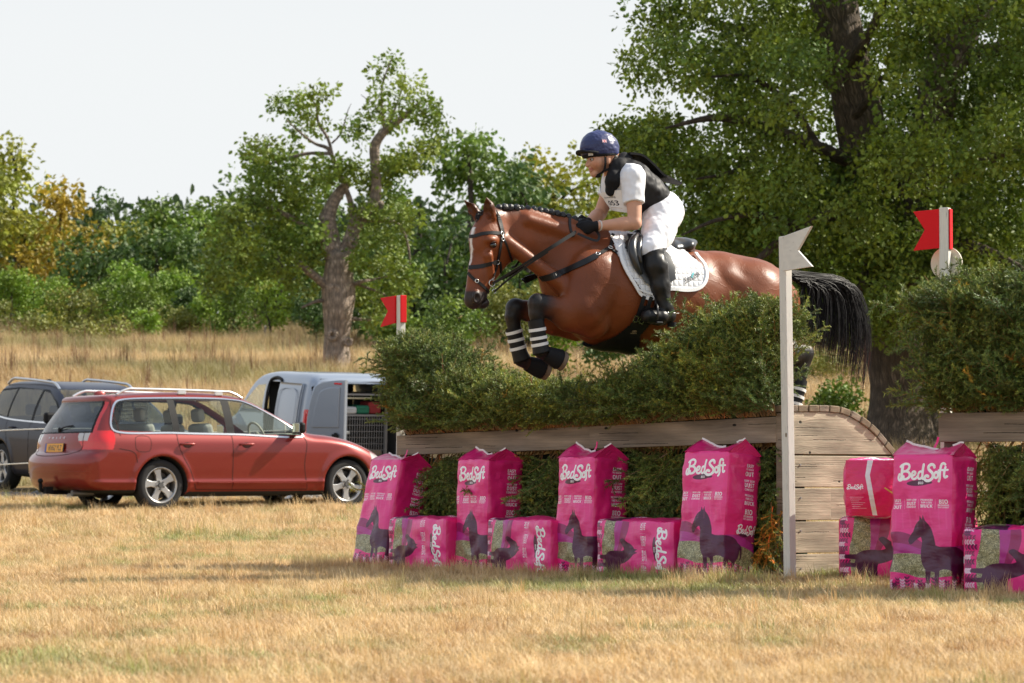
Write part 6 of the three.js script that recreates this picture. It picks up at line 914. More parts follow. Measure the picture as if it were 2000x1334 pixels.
  const foot = (a, b, l, boot) => { limbPiece([[...a, l], [(a[0] + b[0]) / 2, (a[1] + b[1]) / 2, l], [...b, l]], [15.5, 17.5, 19.5], horn, 'hoof'); if (boot) limbPiece([[a[0] - (b[0] - a[0]) * 0.75, a[1] - (b[1] - a[1]) * 0.75, l], [a[0], a[1], l], [a[0] + (b[0] - a[0]) * 0.6, a[1] + (b[1] - a[1]) * 0.6, l]], [14.5, 18, 20], neo, 'overreach_boot'); };
  foot([1080, 697], [1100, 706], 0.165, true); foot([1046, 716], [1068, 724], -0.16, true); foot([1572, 834], [1582, 856], 0.135); foot([1550, 834], [1560, 856], -0.135);
  const legBoot = (pts, l, s0) => { const b = limbPiece(pts.map((p) => [p[0], p[1], l]), [15.5, 15.5, 15, 15.5, 17.5], shell, 'leg_boot'); const pl = (t) => { const c = new THREE.CatmullRomCurve3(pts.map((p) => V(...H(p[0], p[1], l))), false, 'centripetal'); return [c.getPoint(t), c.getTangent(t)]; };
    for (const t of s0) { const [p, d] = pl(t), ring = []; const u = V(0, 0, 1), w = V().crossVectors(d, u).normalize(); const nn = [], N = 20; for (let k = 0; k < N; k++) { const a = k / N * 6.283, o = w.clone().multiplyScalar(Math.cos(a)).addScaledVector(u, Math.sin(a)); nn.push(o); ring.push(p.clone().addScaledVector(o, 16 / PXM)); } part('white_strap', strap(ring, nn, 0.02, 0.003, true), stripe, b); } const [p] = pl(0.86); return b; };
  legBoot([[1046, 624], [1049, 640], [1052, 660], [1055, 676], [1058, 690]], 0.167, [0.3, 0.5, 0.69]); legBoot([[1002, 640], [1006, 655], [1010, 672], [1015, 690], [1020, 704]], -0.16, [0.14, 0.38, 0.6]); legBoot([[1562, 742], [1559, 758], [1555, 774], [1551, 790], [1549, 806]], 0.135, [0.3, 0.52, 0.74]); legBoot([[1540, 742], [1537, 758], [1533, 774], [1529, 790], [1527, 806]], -0.135, [0.3, 0.52, 0.74]);
  // plaited mane, forelock
  const hair = M([0.012, 0.012, 0.014], { roughness: 0.45 });
  reseed(501); const mane = []; const line = curve1([[972, 402], [990, 402], [1010, 403], [1040, 406], [1080, 412], [1120, 424], [1160, 444]]);
  for (let i = 0; i < 15; i++) { const px = 974 + i * 11.4 + rr(-1, 1), c = H(px, line(px) + 4, 0.012), r = rr(0.025, 0.031); const lump = new THREE.IcosahedronGeometry(r, 3), p = lump.attributes.position; for (let k = 0; k < p.count; k++) { const f = 1 + 0.16 * noise(p.getX(k) * 90 + i, p.getY(k) * 90, p.getZ(k) * 90); p.setXYZ(k, p.getX(k) * f * 0.85, p.getY(k) * f * 0.95, p.getZ(k) * f * 0.85); } lump.computeVertexNormals(); part('mane_plait', lump.translate(c[0], c[1], c[2]), hair, horse); }
  const roach = []; for (let i = 0; i <= 14; i++) { const px = 968 + i * 13.5; roach.push(V(...H(px, line(px) + 11, 0))); } part('mane', taper(roach, roach.map((_, i) => (i === 0 || i === 14 ? 0.01 : 0.024)), 8), hair, horse);
  const fl = []; for (let i = 0; i < 60; i++) { const a = H(rr(940, 957), rr(408, 418), rr(-0.04, 0.03)), b = H(rr(926, 946), rr(424, 438), rr(-0.03, 0.04)), m = H((rr(930, 946)), rr(412, 422), rr(-0.03, 0.04)); fl.push(taper([V(...a), V(...m), V(...b)], [0.004, 0.004, 0.001], 4)); } part('forelock', fl, hair, horse);
  // tail: a fall of long hair streaming back
  reseed(511); const strands = [], tips = [];
  for (let i = 0; i < 760; i++) {
    const u = rnd(), v = Math.pow(rnd(), 0.8), r0 = rnd(), lz = rr(-0.05, 0.05) + (r0 - 0.5) * 0.06, rootX = lerp(1512, 1566, r0), rootY = lerp(528, 542, r0) + rr(-5, 9), endX = lerp(1562, 1690, v) + rr(-8, 8), endY = lerp(648, 772, Math.pow(v, 0.6)) * lerp(0.93, 1.0, u) + rr(-10, 12), midX = lerp(rootX, endX, 0.58) + lerp(18, 40, v), midY = lerp(rootY, endY, lerp(0.2, 0.11, v)), m2X = lerp(midX, endX, 0.72) + lerp(2, 14, v), m2Y = lerp(midY, endY, 0.5);
    const P = [[rootX, rootY, lz], [lerp(rootX, midX, 0.5), lerp(rootY, midY, 0.42) - 3, lz], [midX, midY, lz * 1.6], [m2X + rr(-3, 3), m2Y, lz * 2 + rr(-0.02, 0.02)], [endX, endY, lz * 2.6 + rr(-0.04, 0.04)]].map((p) => V(...H(...p))), cur = new THREE.CatmullRomCurve3(P).getPoints(13), w = rr(0.0016, 0.0042);
    const g = taper(cur, cur.map((_, k) => w * (k < 2 ? 1 : 1 - 0.85 * (k / 13) ** 2)), 3, false), red = rnd() < 0.42; paint(g, (x, y, z) => { const t = red ? smooth(H(1600, 640)[1], H(1600, 740)[1], y) : 0; return mixc([0.012, 0.0115, 0.013], [0.11, 0.035, 0.022], t * 0.8); }); strands.push(g);
  }
  part('tail', strands, PM(0xffffff, { vertexColors: true, roughness: 0.5, specularIntensity: 0.35 }), horse);
}
// ---------- tack ----------
const leather = PM([0.012, 0.0115, 0.012], { roughness: 0.42, specularIntensity: 0.55, clearcoat: 0.1, clearcoatRoughness: 0.4 }), shinyLeather = PM([0.02, 0.02, 0.021], { roughness: 0.32, clearcoat: 0.4, clearcoatRoughness: 0.25 }), steelBit = M([0.72, 0.7, 0.66], { metalness: 1, roughness: 0.25 });
const onHorse = (o) => { o.position.copy(horse.position); o.rotation.copy(horse.rotation); o.updateMatrixWorld(); return o; };
function strapOn(f, pts, w, lift = 0.002, th = 0.005) { // px polyline laid on the hide
  const cur = new THREE.CatmullRomCurve3(pts.map(([x, y]) => V(x, y, 0)), false, 'centripetal'), P = [], N = [], n = Math.max(6, Math.round(cur.getLength() / 4)); for (let i = 0; i <= n; i++) { const q = cur.getPointAt(i / n), h = hit(f, q.x, q.y); if (h) { P.push(h.p.addScaledVector(h.n, lift)); N.push(h.n); } }
  for (let k = 0; k < 2; k++) for (let i = 1; i < P.length - 1; i++) { P[i].lerp(P[i - 1].clone().add(P[i + 1]).multiplyScalar(0.5), 0.5); N[i].add(N[i - 1]).add(N[i + 1]).normalize(); }
  return strap(P, N, w, th);
}
const mirrored = (g) => { const m = g.clone().scale(1, 1, -1), p = m.attributes.position.array; if (m.index) { const ix = m.index.array; for (let i = 0; i < ix.length; i += 3) { const t = ix[i]; ix[i] = ix[i + 1]; ix[i + 1] = t; } } else for (let i = 0; i < p.length; i += 9) for (let k = 0; k < 3; k++) { const t = p[i + k]; p[i + k] = p[i + 3 + k]; p[i + 3 + k] = t; } m.computeVertexNormals(); return m; };
const ring = (px, py, r, l, f, th = 0.004) => { const h = hit(f, px, py), c = h ? h.p.addScaledVector(h.n, 0.008) : V(...H(px, py, l)), n = h ? h.n : V(0, 0, -1); return new THREE.TorusGeometry(r, th, 8, 22).applyQuaternion(new THREE.Quaternion().setFromUnitVectors(V(0, 0, 1), n)).translate(c.x, c.y, c.z); };
{
  const o = onHorse(thing('bridle', 'black leather bridle with crossed noseband and loose ring bit on the horse head', 'bridle'));
  const S = (nm, pts, w, both = true) => { const g = strapOn(horseF, pts, w); part(nm, g, leather, o); if (both) part(nm, mirrored(g), leather, o); };
  S('headpiece', [[969, 415], [975, 430], [980, 450], [982, 458]], 0.034); S('cheekpiece', [[981, 458], [977, 480], [974, 500], [971, 512]], 0.02); S('browband', [[981, 456], [960, 455], [940, 457], [925, 462], [918, 462]], 0.022, false); S('throat_lash', [[981, 462], [990, 480], [997, 500], [1000, 512], [999, 522]], 0.013); S('noseband', [[972, 511], [955, 516], [935, 521], [915, 523], [909, 526]], 0.026, false); S('crank_strap', [[910, 527], [925, 545], [940, 556], [950, 566], [958, 578]], 0.019, false); S('cheek_strap', [[974, 500], [970, 520], [964, 538]], 0.018, false); S('jaw_strap', [[976, 512], [978, 530], [977, 541]], 0.017, false);
  part('brow_stud', ring(979, 457, 0.012, 0.1, horseF), steelBit, o); part('buckle', ring(981, 467, 0.012, 0.1, horseF, 0.003), steelBit, o); part('buckle', ring(971, 512, 0.014, 0.1, horseF, 0.003), steelBit, o); part('buckle', ring(931, 549, 0.011, 0.1, horseF, 0.003), steelBit, o);
  part('bit_ring', new THREE.TorusGeometry(0.021, 0.0035, 8, 24).translate(...H(961, 553, 0.085)), steelBit, o); part('bit_ring', new THREE.TorusGeometry(0.011, 0.003, 8, 18).translate(...H(962, 541, 0.08)), steelBit, o); part('bit_ring', new THREE.TorusGeometry(0.013, 0.003, 8, 18, 5).translate(...H(965, 569, 0.085)), steelBit, o); part('mouthpiece', taper([V(...H(955, 556, 0.08)), V(...H(946, 563, 0))], [0.006, 0.006], 8), steelBit, o);
}
{
  const o = onHorse(thing('reins', 'black rubber grip reins running from bit to the rider hands', 'reins'));
  const rein = (pts, w) => { const cur = new THREE.CatmullRomCurve3(pts.map((p) => V(...H(...p))), false, 'centripetal'); return strap(cur.getPoints(24), V(0, 0, -1), w, 0.004); };
  part('near_rein', rein([[962, 554, 0.09], [985, 540, 0.11], [1030, 512, 0.17], [1080, 480, 0.21], [1125, 452, 0.17]], 0.016), leather, o); part('near_rein_grip', rein([[1040, 506, 0.182], [1080, 481, 0.216], [1123, 454, 0.18]], 0.023), leather, o); part('curb_rein', rein([[965, 570, 0.09], [990, 548, 0.12], [1030, 518, 0.17], [1070, 492, 0.2]], 0.012), leather, o); part('far_rein', rein([[950, 556, -0.09], [1000, 535, -0.13], [1060, 490, -0.17], [1128, 440, -0.1]], 0.014), leather, o); part('running_strap', rein([[999, 523, 0.03], [1006, 520, 0.03], [1016, 508, 0.02], [1024, 503, 0.02]], 0.014), leather, o);
  const loop = new THREE.CatmullRomCurve3([[1128, 456, 0.15], [1148, 465, 0.19], [1166, 470, 0.2], [1170, 460, 0.17], [1160, 446, 0.12]].map((p) => V(...H(...p)))); part('rein_loop', strap(loop.getPoints(20), V(0.3, 0.2, -0.9).normalize(), 0.016, 0.004), leather, o);
}
{
  const o = onHorse(thing('breastplate', 'black leather breastplate crossing the horse chest and shoulder', 'breastplate')), S = (nm, pts, w) => { const g = strapOn(horseF, pts, w, 0.003, 0.006); part(nm, g, leather, o); part(nm, mirrored(g), leather, o); };
  S('chest_strap', [[1057, 544], [1075, 541], [1105, 529], [1140, 513], [1165, 500]], 0.042); S('shoulder_strap', [[1163, 501], [1180, 491], [1190, 485]], 0.024); S('wither_strap', [[1192, 483], [1195, 470], [1197, 458]], 0.02); S('girth_strap', [[1194, 487], [1215, 503], [1238, 525], [1262, 552]], 0.02);
  part('ring', ring(1192, 485, 0.014, 0.2, horseF), steelBit, o); part('buckle', ring(1167, 497, 0.012, 0.2, horseF, 0.003), steelBit, o); part('buckle', ring(1215, 504, 0.011, 0.2, horseF, 0.003), steelBit, o); part('buckle', ring(1195, 464, 0.01, 0.2, horseF, 0.003), steelBit, o); part('neck_strap', strapOn(horseF, [[1113, 424], [1112, 434], [1114, 450], [1120, 462]], 0.018), leather, o);
}
const shellOf = (off, outline, l, cell = 0.011) => { // a cover fitted over the barrel, cut to an outline given on the near side
  const poly = outline.map(([x, y]) => { const p = H(x, y, l); return [p[0], p[1]]; }), f = sdPoly(poly), xs = poly.map((p) => p[0]), ys = poly.map((p) => p[1]); const F = (x, y, z) => trunkF(x, y, z) - off;
  const g = sdfMesh(F, [Math.min(...xs) - 0.05, Math.min(...ys) - 0.05, -0.45], [Math.max(...xs) + 0.05, Math.max(...ys) + 0.12, 0.45], cell, { eps: 0.8, slack: 2 }); return splitBy(g, (x, y, z) => (f(x, y) < 0 ? 'in' : null)).in; };
{
  const pad = [[1222, 440], [1212, 470], [1212, 500], [1224, 530], [1240, 556], [1254, 578], [1272, 584], [1284, 580], [1292, 568], [1310, 564], [1340, 567], [1364, 564], [1377, 553], [1381, 534], [1375, 514], [1362, 500], [1352, 480], [1352, 440]];
  const o = onHorse(thing('saddle_pad', 'white quilted saddle pad with embroidered script under the saddle', 'saddle pad'));
  const g = shellOf(0.014, pad, 0.29), p = g.attributes.position, U = []; const o0 = H(1340, 548, 0.3); for (let i = 0; i < p.count; i++) U.push((o0[0] - p.getX(i)) / 0.04, (p.getY(i) - o0[1]) / 0.04); g.setAttribute('uv', new THREE.Float32BufferAttribute(U, 2));
  const quilt = dataTex(64, 64, (u, v) => { const k = Math.pow(Math.abs(Math.sin(u * Math.PI)) * Math.abs(Math.sin(v * Math.PI)), 0.35); return [k, k, k]; }, false);
  part('quilted_cloth', g, M([0.8, 0.8, 0.82], { bumpMap: quilt, bumpScale: 0.006, roughness: 0.85 }), o);
  const edge = [], en = []; const cur = new THREE.CatmullRomCurve3(pad.slice(0, 17).map(([x, y]) => V(x, y, 0)), false, 'centripetal'); const PF = (x, y, z) => trunkF(x, y, z) - 0.014; for (let i = 3; i <= 92; i++) { const q = cur.getPointAt(i / 96), h = hit(PF, q.x, q.y); if (h) { edge.push(h.p); en.push(h.n); } } for (let k = 0; k < 4; k++) for (let i = 1; i < edge.length - 1; i++) { edge[i].lerp(edge[i - 1].clone().add(edge[i + 1]).multiplyScalar(0.5), 0.5); en[i].add(en[i - 1]).add(en[i + 1]).normalize(); } part('piping', strap(edge, en, 0.022, 0.008), M([0.82, 0.82, 0.83], { roughness: 0.7 }), o);
  const tx = canvas(512, 256, (q) => { q.fillStyle = '#000'; q.fillRect(0, 0, 512, 256); q.strokeStyle = q.fillStyle = '#fff'; q.font = 'italic bold 104px serif'; q.save(); q.translate(20, 225); q.rotate(-0.3); q.fillText('Success', 10, -10); q.restore(); }, { data: true, clamp: true }), tl = canvas(128, 128, (q) => { q.fillStyle = '#000'; q.fillRect(0, 0, 128, 128); q.fillStyle = '#fff'; q.beginPath(); q.moveTo(20, 110); q.quadraticCurveTo(50, 20, 118, 10); q.quadraticCurveTo(80, 40, 96, 64); q.quadraticCurveTo(60, 60, 60, 112); q.fill(); }, { data: true, clamp: true });
  const motif = (nm, x0, x1, y0, y1, mat) => { const n = 10, P = [], T = [], I = [], a = H(x0, y1, 0.3), b = H(x1, y0, 0.3); for (let j = 0; j <= n; j++) for (let i = 0; i <= n; i++) { const x = lerp(a[0], b[0], i / n), y = lerp(a[1], b[1], j / n); let z0 = -0.05, z1 = -0.5; for (let k = 0; k < 22; k++) { const m = (z0 + z1) / 2; PF(x, y, m) < 0 ? (z0 = m) : (z1 = m); } P.push(x, y, z0 - 0.004); T.push(i / n, j / n); } for (let j = 0; j < n; j++) for (let i = 0; i < n; i++) { const q = j * (n + 1) + i; I.push(q, q + 1, q + n + 2, q, q + n + 2, q + n + 1); } const gg = new THREE.BufferGeometry(); gg.setAttribute('position', new THREE.Float32BufferAttribute(P, 3)); gg.setAttribute('uv', new THREE.Float32BufferAttribute(T, 2)); gg.setIndex(I); gg.computeVertexNormals(); part(nm, gg, mat, o); };
  motif('embroidered_script', 1330, 1376, 524, 562, M([0.03, 0.035, 0.05], { alphaMap: tx, transparent: true, roughness: 0.7 })); motif('embroidered_leaf', 1346, 1358, 530, 544, M([0.1, 0.45, 0.5], { alphaMap: tl, transparent: true, roughness: 0.7 }));
}
{
  const o = onHorse(thing('saddle', 'black leather jumping saddle with deep seat under the rider', 'saddle'));
  const flap = [[1250, 452], [1234, 466], [1229, 482], [1231, 502], [1240, 528], [1256, 552], [1276, 568], [1292, 572], [1300, 556], [1314, 545], [1317, 520], [1313, 496], [1300, 480], [1290, 455]]; part('flap', shellOf(0.03, flap, 0.31), shinyLeather, o);
  const seatF = (() => { const a = chain([[1246, 462, 0, 14], [1262, 478, 0, 17], [1295, 490, 0, 20], [1325, 483, 0, 16], [1347, 475, 0, 9]], [1.2, 2.2, 2.6, 2.9], 0.05), b = chain([[1300, 500, 0.07, 14], [1345, 494, 0.08, 12]], 1.3, 0.02), c = chain([[1300, 500, -0.07, 14], [1345, 494, -0.08, 12]], 1.3, 0.02); return (x, y, z) => smin(smin(a(x, y, z), b(x, y, z), 0.015), c(x, y, z), 0.015); })();
  const lo = H(1365, 530), hi = H(1225, 430); part('seat', sdfMesh(seatF, [lo[0], lo[1], -0.32], [hi[0], hi[1], 0.32], 0.009, { slack: 3 }), shinyLeather, o);
  for (const s of [1, -1]) { const roll = (pts, r) => taper(new THREE.CatmullRomCurve3(pts.map(([x, y, l]) => V(...H(x, y, l * s)))).getPoints(14), Array.from({ length: 15 }, (_, i) => r * Math.sin(Math.PI * clamp(0.12 + i / 14 * 0.78)) ** 0.6), 10); part('knee_roll', [roll([[1246, 458, 0.2], [1237, 470, 0.27], [1235, 490, 0.31], [1242, 515, 0.325], [1252, 536, 0.325]], 0.03), roll([[1256, 460, 0.2], [1249, 474, 0.28], [1247, 494, 0.32], [1252, 515, 0.33]], 0.024)], shinyLeather, o);
    const lea = strap(new THREE.CatmullRomCurve3([[1290, 500, 0.33], [1286, 540, 0.345], [1282, 575, 0.35], [1281, 596, 0.36]].map(([x, y, l]) => V(...H(x, y, l * s)))).getPoints(12), V(0, 0, -s), 0.024, 0.005); part('stirrup_leather', lea, leather, o);
    const iron = []; const cx = H(1281, 612, 0.37 * s), N = 16; for (let i = 0; i <= N; i++) { const a = lerp(-0.75, Math.PI + 0.75, i / N); iron.push(V(cx[0] + Math.cos(a) * 0.018, cx[1] + 0.02 + Math.sin(a) * 0.062 - 0.02, cx[2] - s * Math.cos(a) * 0.055)); } part('stirrup', [tube(iron, 0.0065, 40, 8), rbox(0.045, 0.014, 0.105, 0.005, cx[0], cx[1] - 0.062, cx[2])].map((g) => { g.deleteAttribute('uv'); return g; }), M([0.05, 0.05, 0.052], { metalness: 0.6, roughness: 0.35 }), o); }
  part('girth', shellOf(0.02, [[1243, 598], [1270, 603], [1262, 635], [1252, 655], [1258, 672], [1272, 690], [1230, 694], [1176, 684], [1190, 668], [1210, 655], [1226, 634]], 0.24), leather, o); for (const [a, b, c, d] of [[1258, 578, 1245, 618], [1272, 580, 1257, 620]]) part('billet', strapOn((x, y, z) => trunkF(x, y, z) - 0.02, [[a, b], [(a + c) / 2, (b + d) / 2], [c, d]], 0.026, 0.003, 0.005), leather, o);
  const GF = (x, y, z) => trunkF(x, y, z) - 0.022; for (const [x, y] of [[1241, 622], [1253, 625]]) { const h = hit(GF, x, y); if (h) { const b = part('girth_buckle', [box(0.034, 0.006, 0.006, 0, 0.02, 0), box(0.034, 0.006, 0.006, 0, -0.02, 0), box(0.006, 0.04, 0.006, 0.015, 0, 0), box(0.006, 0.04, 0.006, -0.015, 0, 0)], steelBit, o); b.position.copy(h.p).addScaledVector(h.n, 0.008); b.quaternion.setFromUnitVectors(V(0, 0, 1), h.n); } }
  part('keeper_strap', strapOn(GF, [[1248, 566], [1262, 571], [1274, 575]], 0.012, 0.004, 0.004), M([0.75, 0.75, 0.75]), o);
  const tg = canvas(128, 96, (q) => { q.fillStyle = '#000'; q.fillRect(0, 0, 128, 96); q.fillStyle = '#fff'; q.textAlign = 'center'; q.font = 'bold 26px sans-serif'; q.fillText('FAIRFAX', 64, 80); q.lineWidth = 6; q.strokeStyle = '#fff'; for (const x of [44, 64, 84]) { q.beginPath(); q.arc(x, 34, 14, 0, 6.3); q.stroke(); } }, { data: true, clamp: true }); const h = hit(GF, 1238, 648); if (h) { const b = part('stamped_mark', new THREE.PlaneGeometry(0.055, 0.042), M([0.35, 0.27, 0.16], { alphaMap: tg, transparent: true }), o); b.position.copy(h.p).addScaledVector(h.n, 0.004); b.quaternion.setFromRotationMatrix(new THREE.Matrix4().lookAt(h.n, V(0, 0, 0), V(0, 1, 0))); }
}
// ---------- rider ----------
const rider = onHorse(thing('person', 'rider in navy helmet, black body protector, white shirt and white breeches crouched over the saddle', 'person'));
{
  const N = (a) => chain(a, 1, 0.02), u = (...fs) => (k) => (x, y, z) => { let d = fs[0](x, y, z); for (let i = 1; i < fs.length; i++) d = smin(d, fs[i](x, y, z), k); return d; };
  const SH = { n: [1236, 345, 0.165], f: [1204, 342, -0.165] }, EL = { n: [1240, 436, 0.235], f: [1172, 418, -0.22] }, WR = { n: [1168, 441, 0.15], f: [1150, 434, -0.12] }, HA = { n: [1146, 444, 0.105], f: [1136, 438, -0.085] };
  // torso, limbs
  const torso = chain([[1288, 412, 0, 36], [1262, 385, 0, 32], [1222, 366, 0, 39], [1212, 346, 0, 30]], [1.35, 1.2, 1.35], 0.05), shoulders = bone([...SH.n, 21], [...SH.f, 21]), neck = bone([1208, 340, 0, 19], [1188, 322, 0, 16.5]);
  const arm = (k) => chain([[...SH[k], 19], [(SH[k][0] + EL[k][0]) / 2, (SH[k][1] + EL[k][1]) / 2, (SH[k][2] + EL[k][2]) / 2, 15.5], [...EL[k], 12.5], [(EL[k][0] * 0.7 + WR[k][0] * 0.3), (EL[k][1] * 0.7 + WR[k][1] * 0.3), (EL[k][2] * 0.7 + WR[k][2] * 0.3), 13.5], [...WR[k], 8.5]], 1, 0.012), arms = { n: arm('n'), f: arm('f') };
  const leg = (s) => chain([[1293, 418, 0.1 * s, 36], [1286, 455, 0.2 * s, 29], [1272, 488, 0.3 * s, 20], [1281, 520, 0.335 * s, 19.5], [1290, 560, 0.35 * s, 15], [1298, 598, 0.36 * s, 10.5]], 1, 0.025), foot = (s) => chain([[1300, 602, 0.36 * s, 12], [1306, 617, 0.357 * s, 10.5], [1288, 619, 0.364 * s, 12], [1265, 618, 0.372 * s, 9.5]], [1, 1, 1.1], 0.012), seat = bone([1303, 413, 0.07, 29], [1303, 413, -0.07, 29]);
  const legs = { n: leg(1), f: leg(-1) }, feet = { n: foot(1), f: foot(-1) };
  // head: face turned to the left, tipped forward, looking ahead
  const hb = (px, py, l, r, q) => ball([px, py, l, r], q);
  const headTurn = 0.1, hp = H(1176, 308);
  const skull = hb(1178, 296, 0, 31, [1.08, 1, 0.8]), jaw = bone([1170, 318, 0, 21], [1161, 334, 0, 10], 0.8), cheek = bone([1163, 316, 0.03, 14], [1163, 316, -0.03, 14]), nose = bone([1150, 311, 0, 3], [1146.5, 321, 0, 4.6], 0.9), tip = hb(1147, 323, 0, 4.8, [1, 0.8, 1.15]), brow = bone([1153, 305, 0.03, 5], [1153, 305, -0.03, 5]), chin = hb(1159, 340, 0, 7, [1, 0.9, 1.1]), lipU = bone([1151, 329, 0.012, 2.8], [1151, 329, -0.012, 2.8]), lipL = bone([1152, 333, 0.01, 3], [1152, 333, -0.01, 3]), socks = [1, -1].map((s) => hb(1152, 311.5, 0.034 * s, 5, [1, 0.8, 1])), ears = [1, -1].map((s) => hb(1186, 312, 0.075 * s, 8.5, [0.6, 1.05, 0.3])), cut = (x, y) => { const [ax, ay] = H(1148, 331), [bx, by] = H(1157, 331); const t = clamp(((x - ax) * (bx - ax)) / ((bx - ax) ** 2)); return Math.hypot(x - ax - (bx - ax) * t, y - ay) - 0.0022; };
  const headS = (X, y, Z) => { const x = hp[0] + (X - hp[0]) * Math.cos(headTurn) - Z * Math.sin(headTurn), z = (X - hp[0]) * Math.sin(headTurn) + Z * Math.cos(headTurn); let d = smin(skull(x, y, z), jaw(x, y, z), 0.03); d = smin(d, cheek(x, y, z), 0.02); d = smin(d, brow(x, y, z), 0.012); d = smin(d, chin(x, y, z), 0.012); for (const s of socks) d = smax(d, -s(x, y, z), 0.012); d = smin(d, smin(nose(x, y, z), tip(x, y, z), 0.006), 0.009); d = smin(d, smin(lipU(x, y, z), lipL(x, y, z), 0.003), 0.006); d = smax(d, -cut(x, y), 0.002); for (const e of ears) d = smin(d, e(x, y, z), 0.006); return d; };
  const turnH = (p) => { const a = p[0] - hp[0]; return [hp[0] + a * Math.cos(headTurn) + p[2] * Math.sin(headTurn), p[1], -a * Math.sin(headTurn) + p[2] * Math.cos(headTurn)]; };
  // hands closed on the reins: palm, four bent fingers, thumb on top
  const hand = (k) => { const w = V(...H(...WR[k])), h = V(...H(...HA[k])), d = h.clone().sub(w).normalize(), up = V(0, 1, 0), s = k === 'n' ? -1 : 1, out = V(0, 0, s); const P = (a, b, c) => h.clone().addScaledVector(d, a).addScaledVector(up, b).addScaledVector(out, c).toArray(), fs = [cone(w.clone().addScaledVector(d, 0.005).toArray(), 0.026, P(-0.005, 0, 0), 0.033, 0.75), cone(P(-0.01, 0.018, 0), 0.022, P(0.022, 0.012, 0.004), 0.02, 0.8), cone(P(-0.01, -0.022, 0), 0.02, P(0.02, -0.024, 0.004), 0.017, 0.8)];
    const fin = []; for (let i = 0; i < 4; i++) { const y = 0.028 - i * 0.0195, L = [0.034, 0.04, 0.037, 0.03][i], r = [0.0102, 0.0105, 0.01, 0.009][i]; const a = P(0.024, y, 0.016), b = P(0.024 + L, y - 0.004, 0.01), c = P(0.024 + L * 0.85, y - 0.01, -0.018), e = P(0.01, y - 0.012, -0.024); fin.push(cone(a, r * 1.08, b, r), cone(b, r, c, r * 0.95), cone(c, r * 0.95, e, r * 0.85)); }
    const t1 = P(-0.02, 0.03, -0.012), t2 = P(0.012, 0.047, -0.012), t3 = P(0.042, 0.038, -0.004); const th = [cone(t1, 0.014, t2, 0.012), cone(t2, 0.0118, t3, 0.0095)];
    return (x, y, z) => { let d = smin(smin(fs[0](x, y, z), fs[1](x, y, z), 0.012), fs[2](x, y, z), 0.012); for (const f of fin) d = smin(d, f(x, y, z), 0.0035); for (const f of th) d = smin(d, f(x, y, z), 0.006); return d; }; };
  const hands = { n: hand('n'), f: hand('f') };
  const bodyF = (x, y, z) => { let d = smin(torso(x, y, z), shoulders(x, y, z), 0.05); d = smin(d, neck(x, y, z), 0.03); d = smin(d, headS(x, y, z), 0.012); d = smin(d, seat(x, y, z), 0.05); for (const k of ['n', 'f']) { d = smin(d, arms[k](x, y, z), 0.018); d = smin(d, hands[k](x, y, z), 0.008); d = smin(d, legs[k](x, y, z), 0.04); d = smin(d, feet[k](x, y, z), 0.015); } return d; };
  const bb = (x0, x1, y0, y1, z) => { const a = H(x1, y1, 0), b = H(x0, y0, 0); return [[a[0] - 0.2, a[1], -z], [b[0] + 0.2, b[1], z]]; };
  const skinTone = (x, y, z) => { const n = fbm(x * 30, y * 30, z * 30, 2); let c = [0.56 * (1 + 0.05 * n), 0.295 * (1 + 0.06 * n), 0.195 * (1 + 0.06 * n)]; const px = H(1151, 331), d = Math.hypot(x - px[0], y - px[1], z * 0.35); c = mixc(c, [0.42, 0.14, 0.11], smooth(0.02, 0.012, d) * 0.8); const ck = H(1163, 322, 0.07); c = mixc(c, [0.6, 0.24, 0.17], smooth(0.04, 0.01, Math.hypot(x - ck[0], y - ck[1], z - ck[2])) * 0.35); return c; };
  const [lo, hi] = bb(1115, 1345, 250, 650, 0.45), coarse = sdfMesh(bodyF, lo, hi, 0.0085, { slack: 2.2 }), [l2, h2] = bb(1135, 1215, 262, 352, 0.12), fine = sdfMesh((x, y, z) => smin(headS(x, y, z) - 0.0006, neck(x, y, z) - 0.0006, 0.02), l2, h2, 0.0034, { slack: 2.2 });
  const skin = PM(0xffffff, { vertexColors: true, roughness: 0.55, sheen: 0.15, sheenColor: new THREE.Color(0.6, 0.3, 0.2) });
  part('body', join([paint(coarse, skinTone), paint(fine, skinTone)]), skin, rider);
  // eyes and brows
  for (const s of [1, -1]) { const e = turnH(H(1153.5, 311.5, 0.031 * s)); const ey = part('eye', new THREE.SphereGeometry(0.0108, 14, 10).translate(...e), PM([0.5, 0.46, 0.44], { roughness: 0.15, clearcoat: 1 }), rider); const ir = turnH(H(1150.6, 311.5, 0.0325 * s)); part('iris', new THREE.SphereGeometry(0.0058, 10, 8).scale(0.6, 1, 1).translate(...ir), M([0.05, 0.03, 0.02], { roughness: 0.2 }), ey); const lid = turnH(H(1153.2, 310.2, 0.031 * s)); part('eyelid', new THREE.SphereGeometry(0.0132, 12, 8, 0, 6.3, 0, 1.15).rotateZ(-0.25).translate(...lid), skinMat(), ey); const b0 = turnH(H(1150.5, 305.5, 0.02 * s)), b1 = turnH(H(1154, 304, 0.046 * s)); part('eyebrow', taper([V(...b0), V(...b1)], [0.003, 0.0018], 6), M([0.06, 0.035, 0.02]), rider); }
  // --- clothes ---
  const cut2 = (f, ...planes) => (x, y, z) => { let d = f(x, y, z); for (const p of planes) d = smax(d, p(x, y, z), 0.004); return d; };
  const plane = (a, b) => { const A = V(...a), n = V(...b).sub(A).normalize(); return (x, y, z) => (x - A.x) * n.x + (y - A.y) * n.y + (z - A.z) * n.z; };   // keeps the side away from b
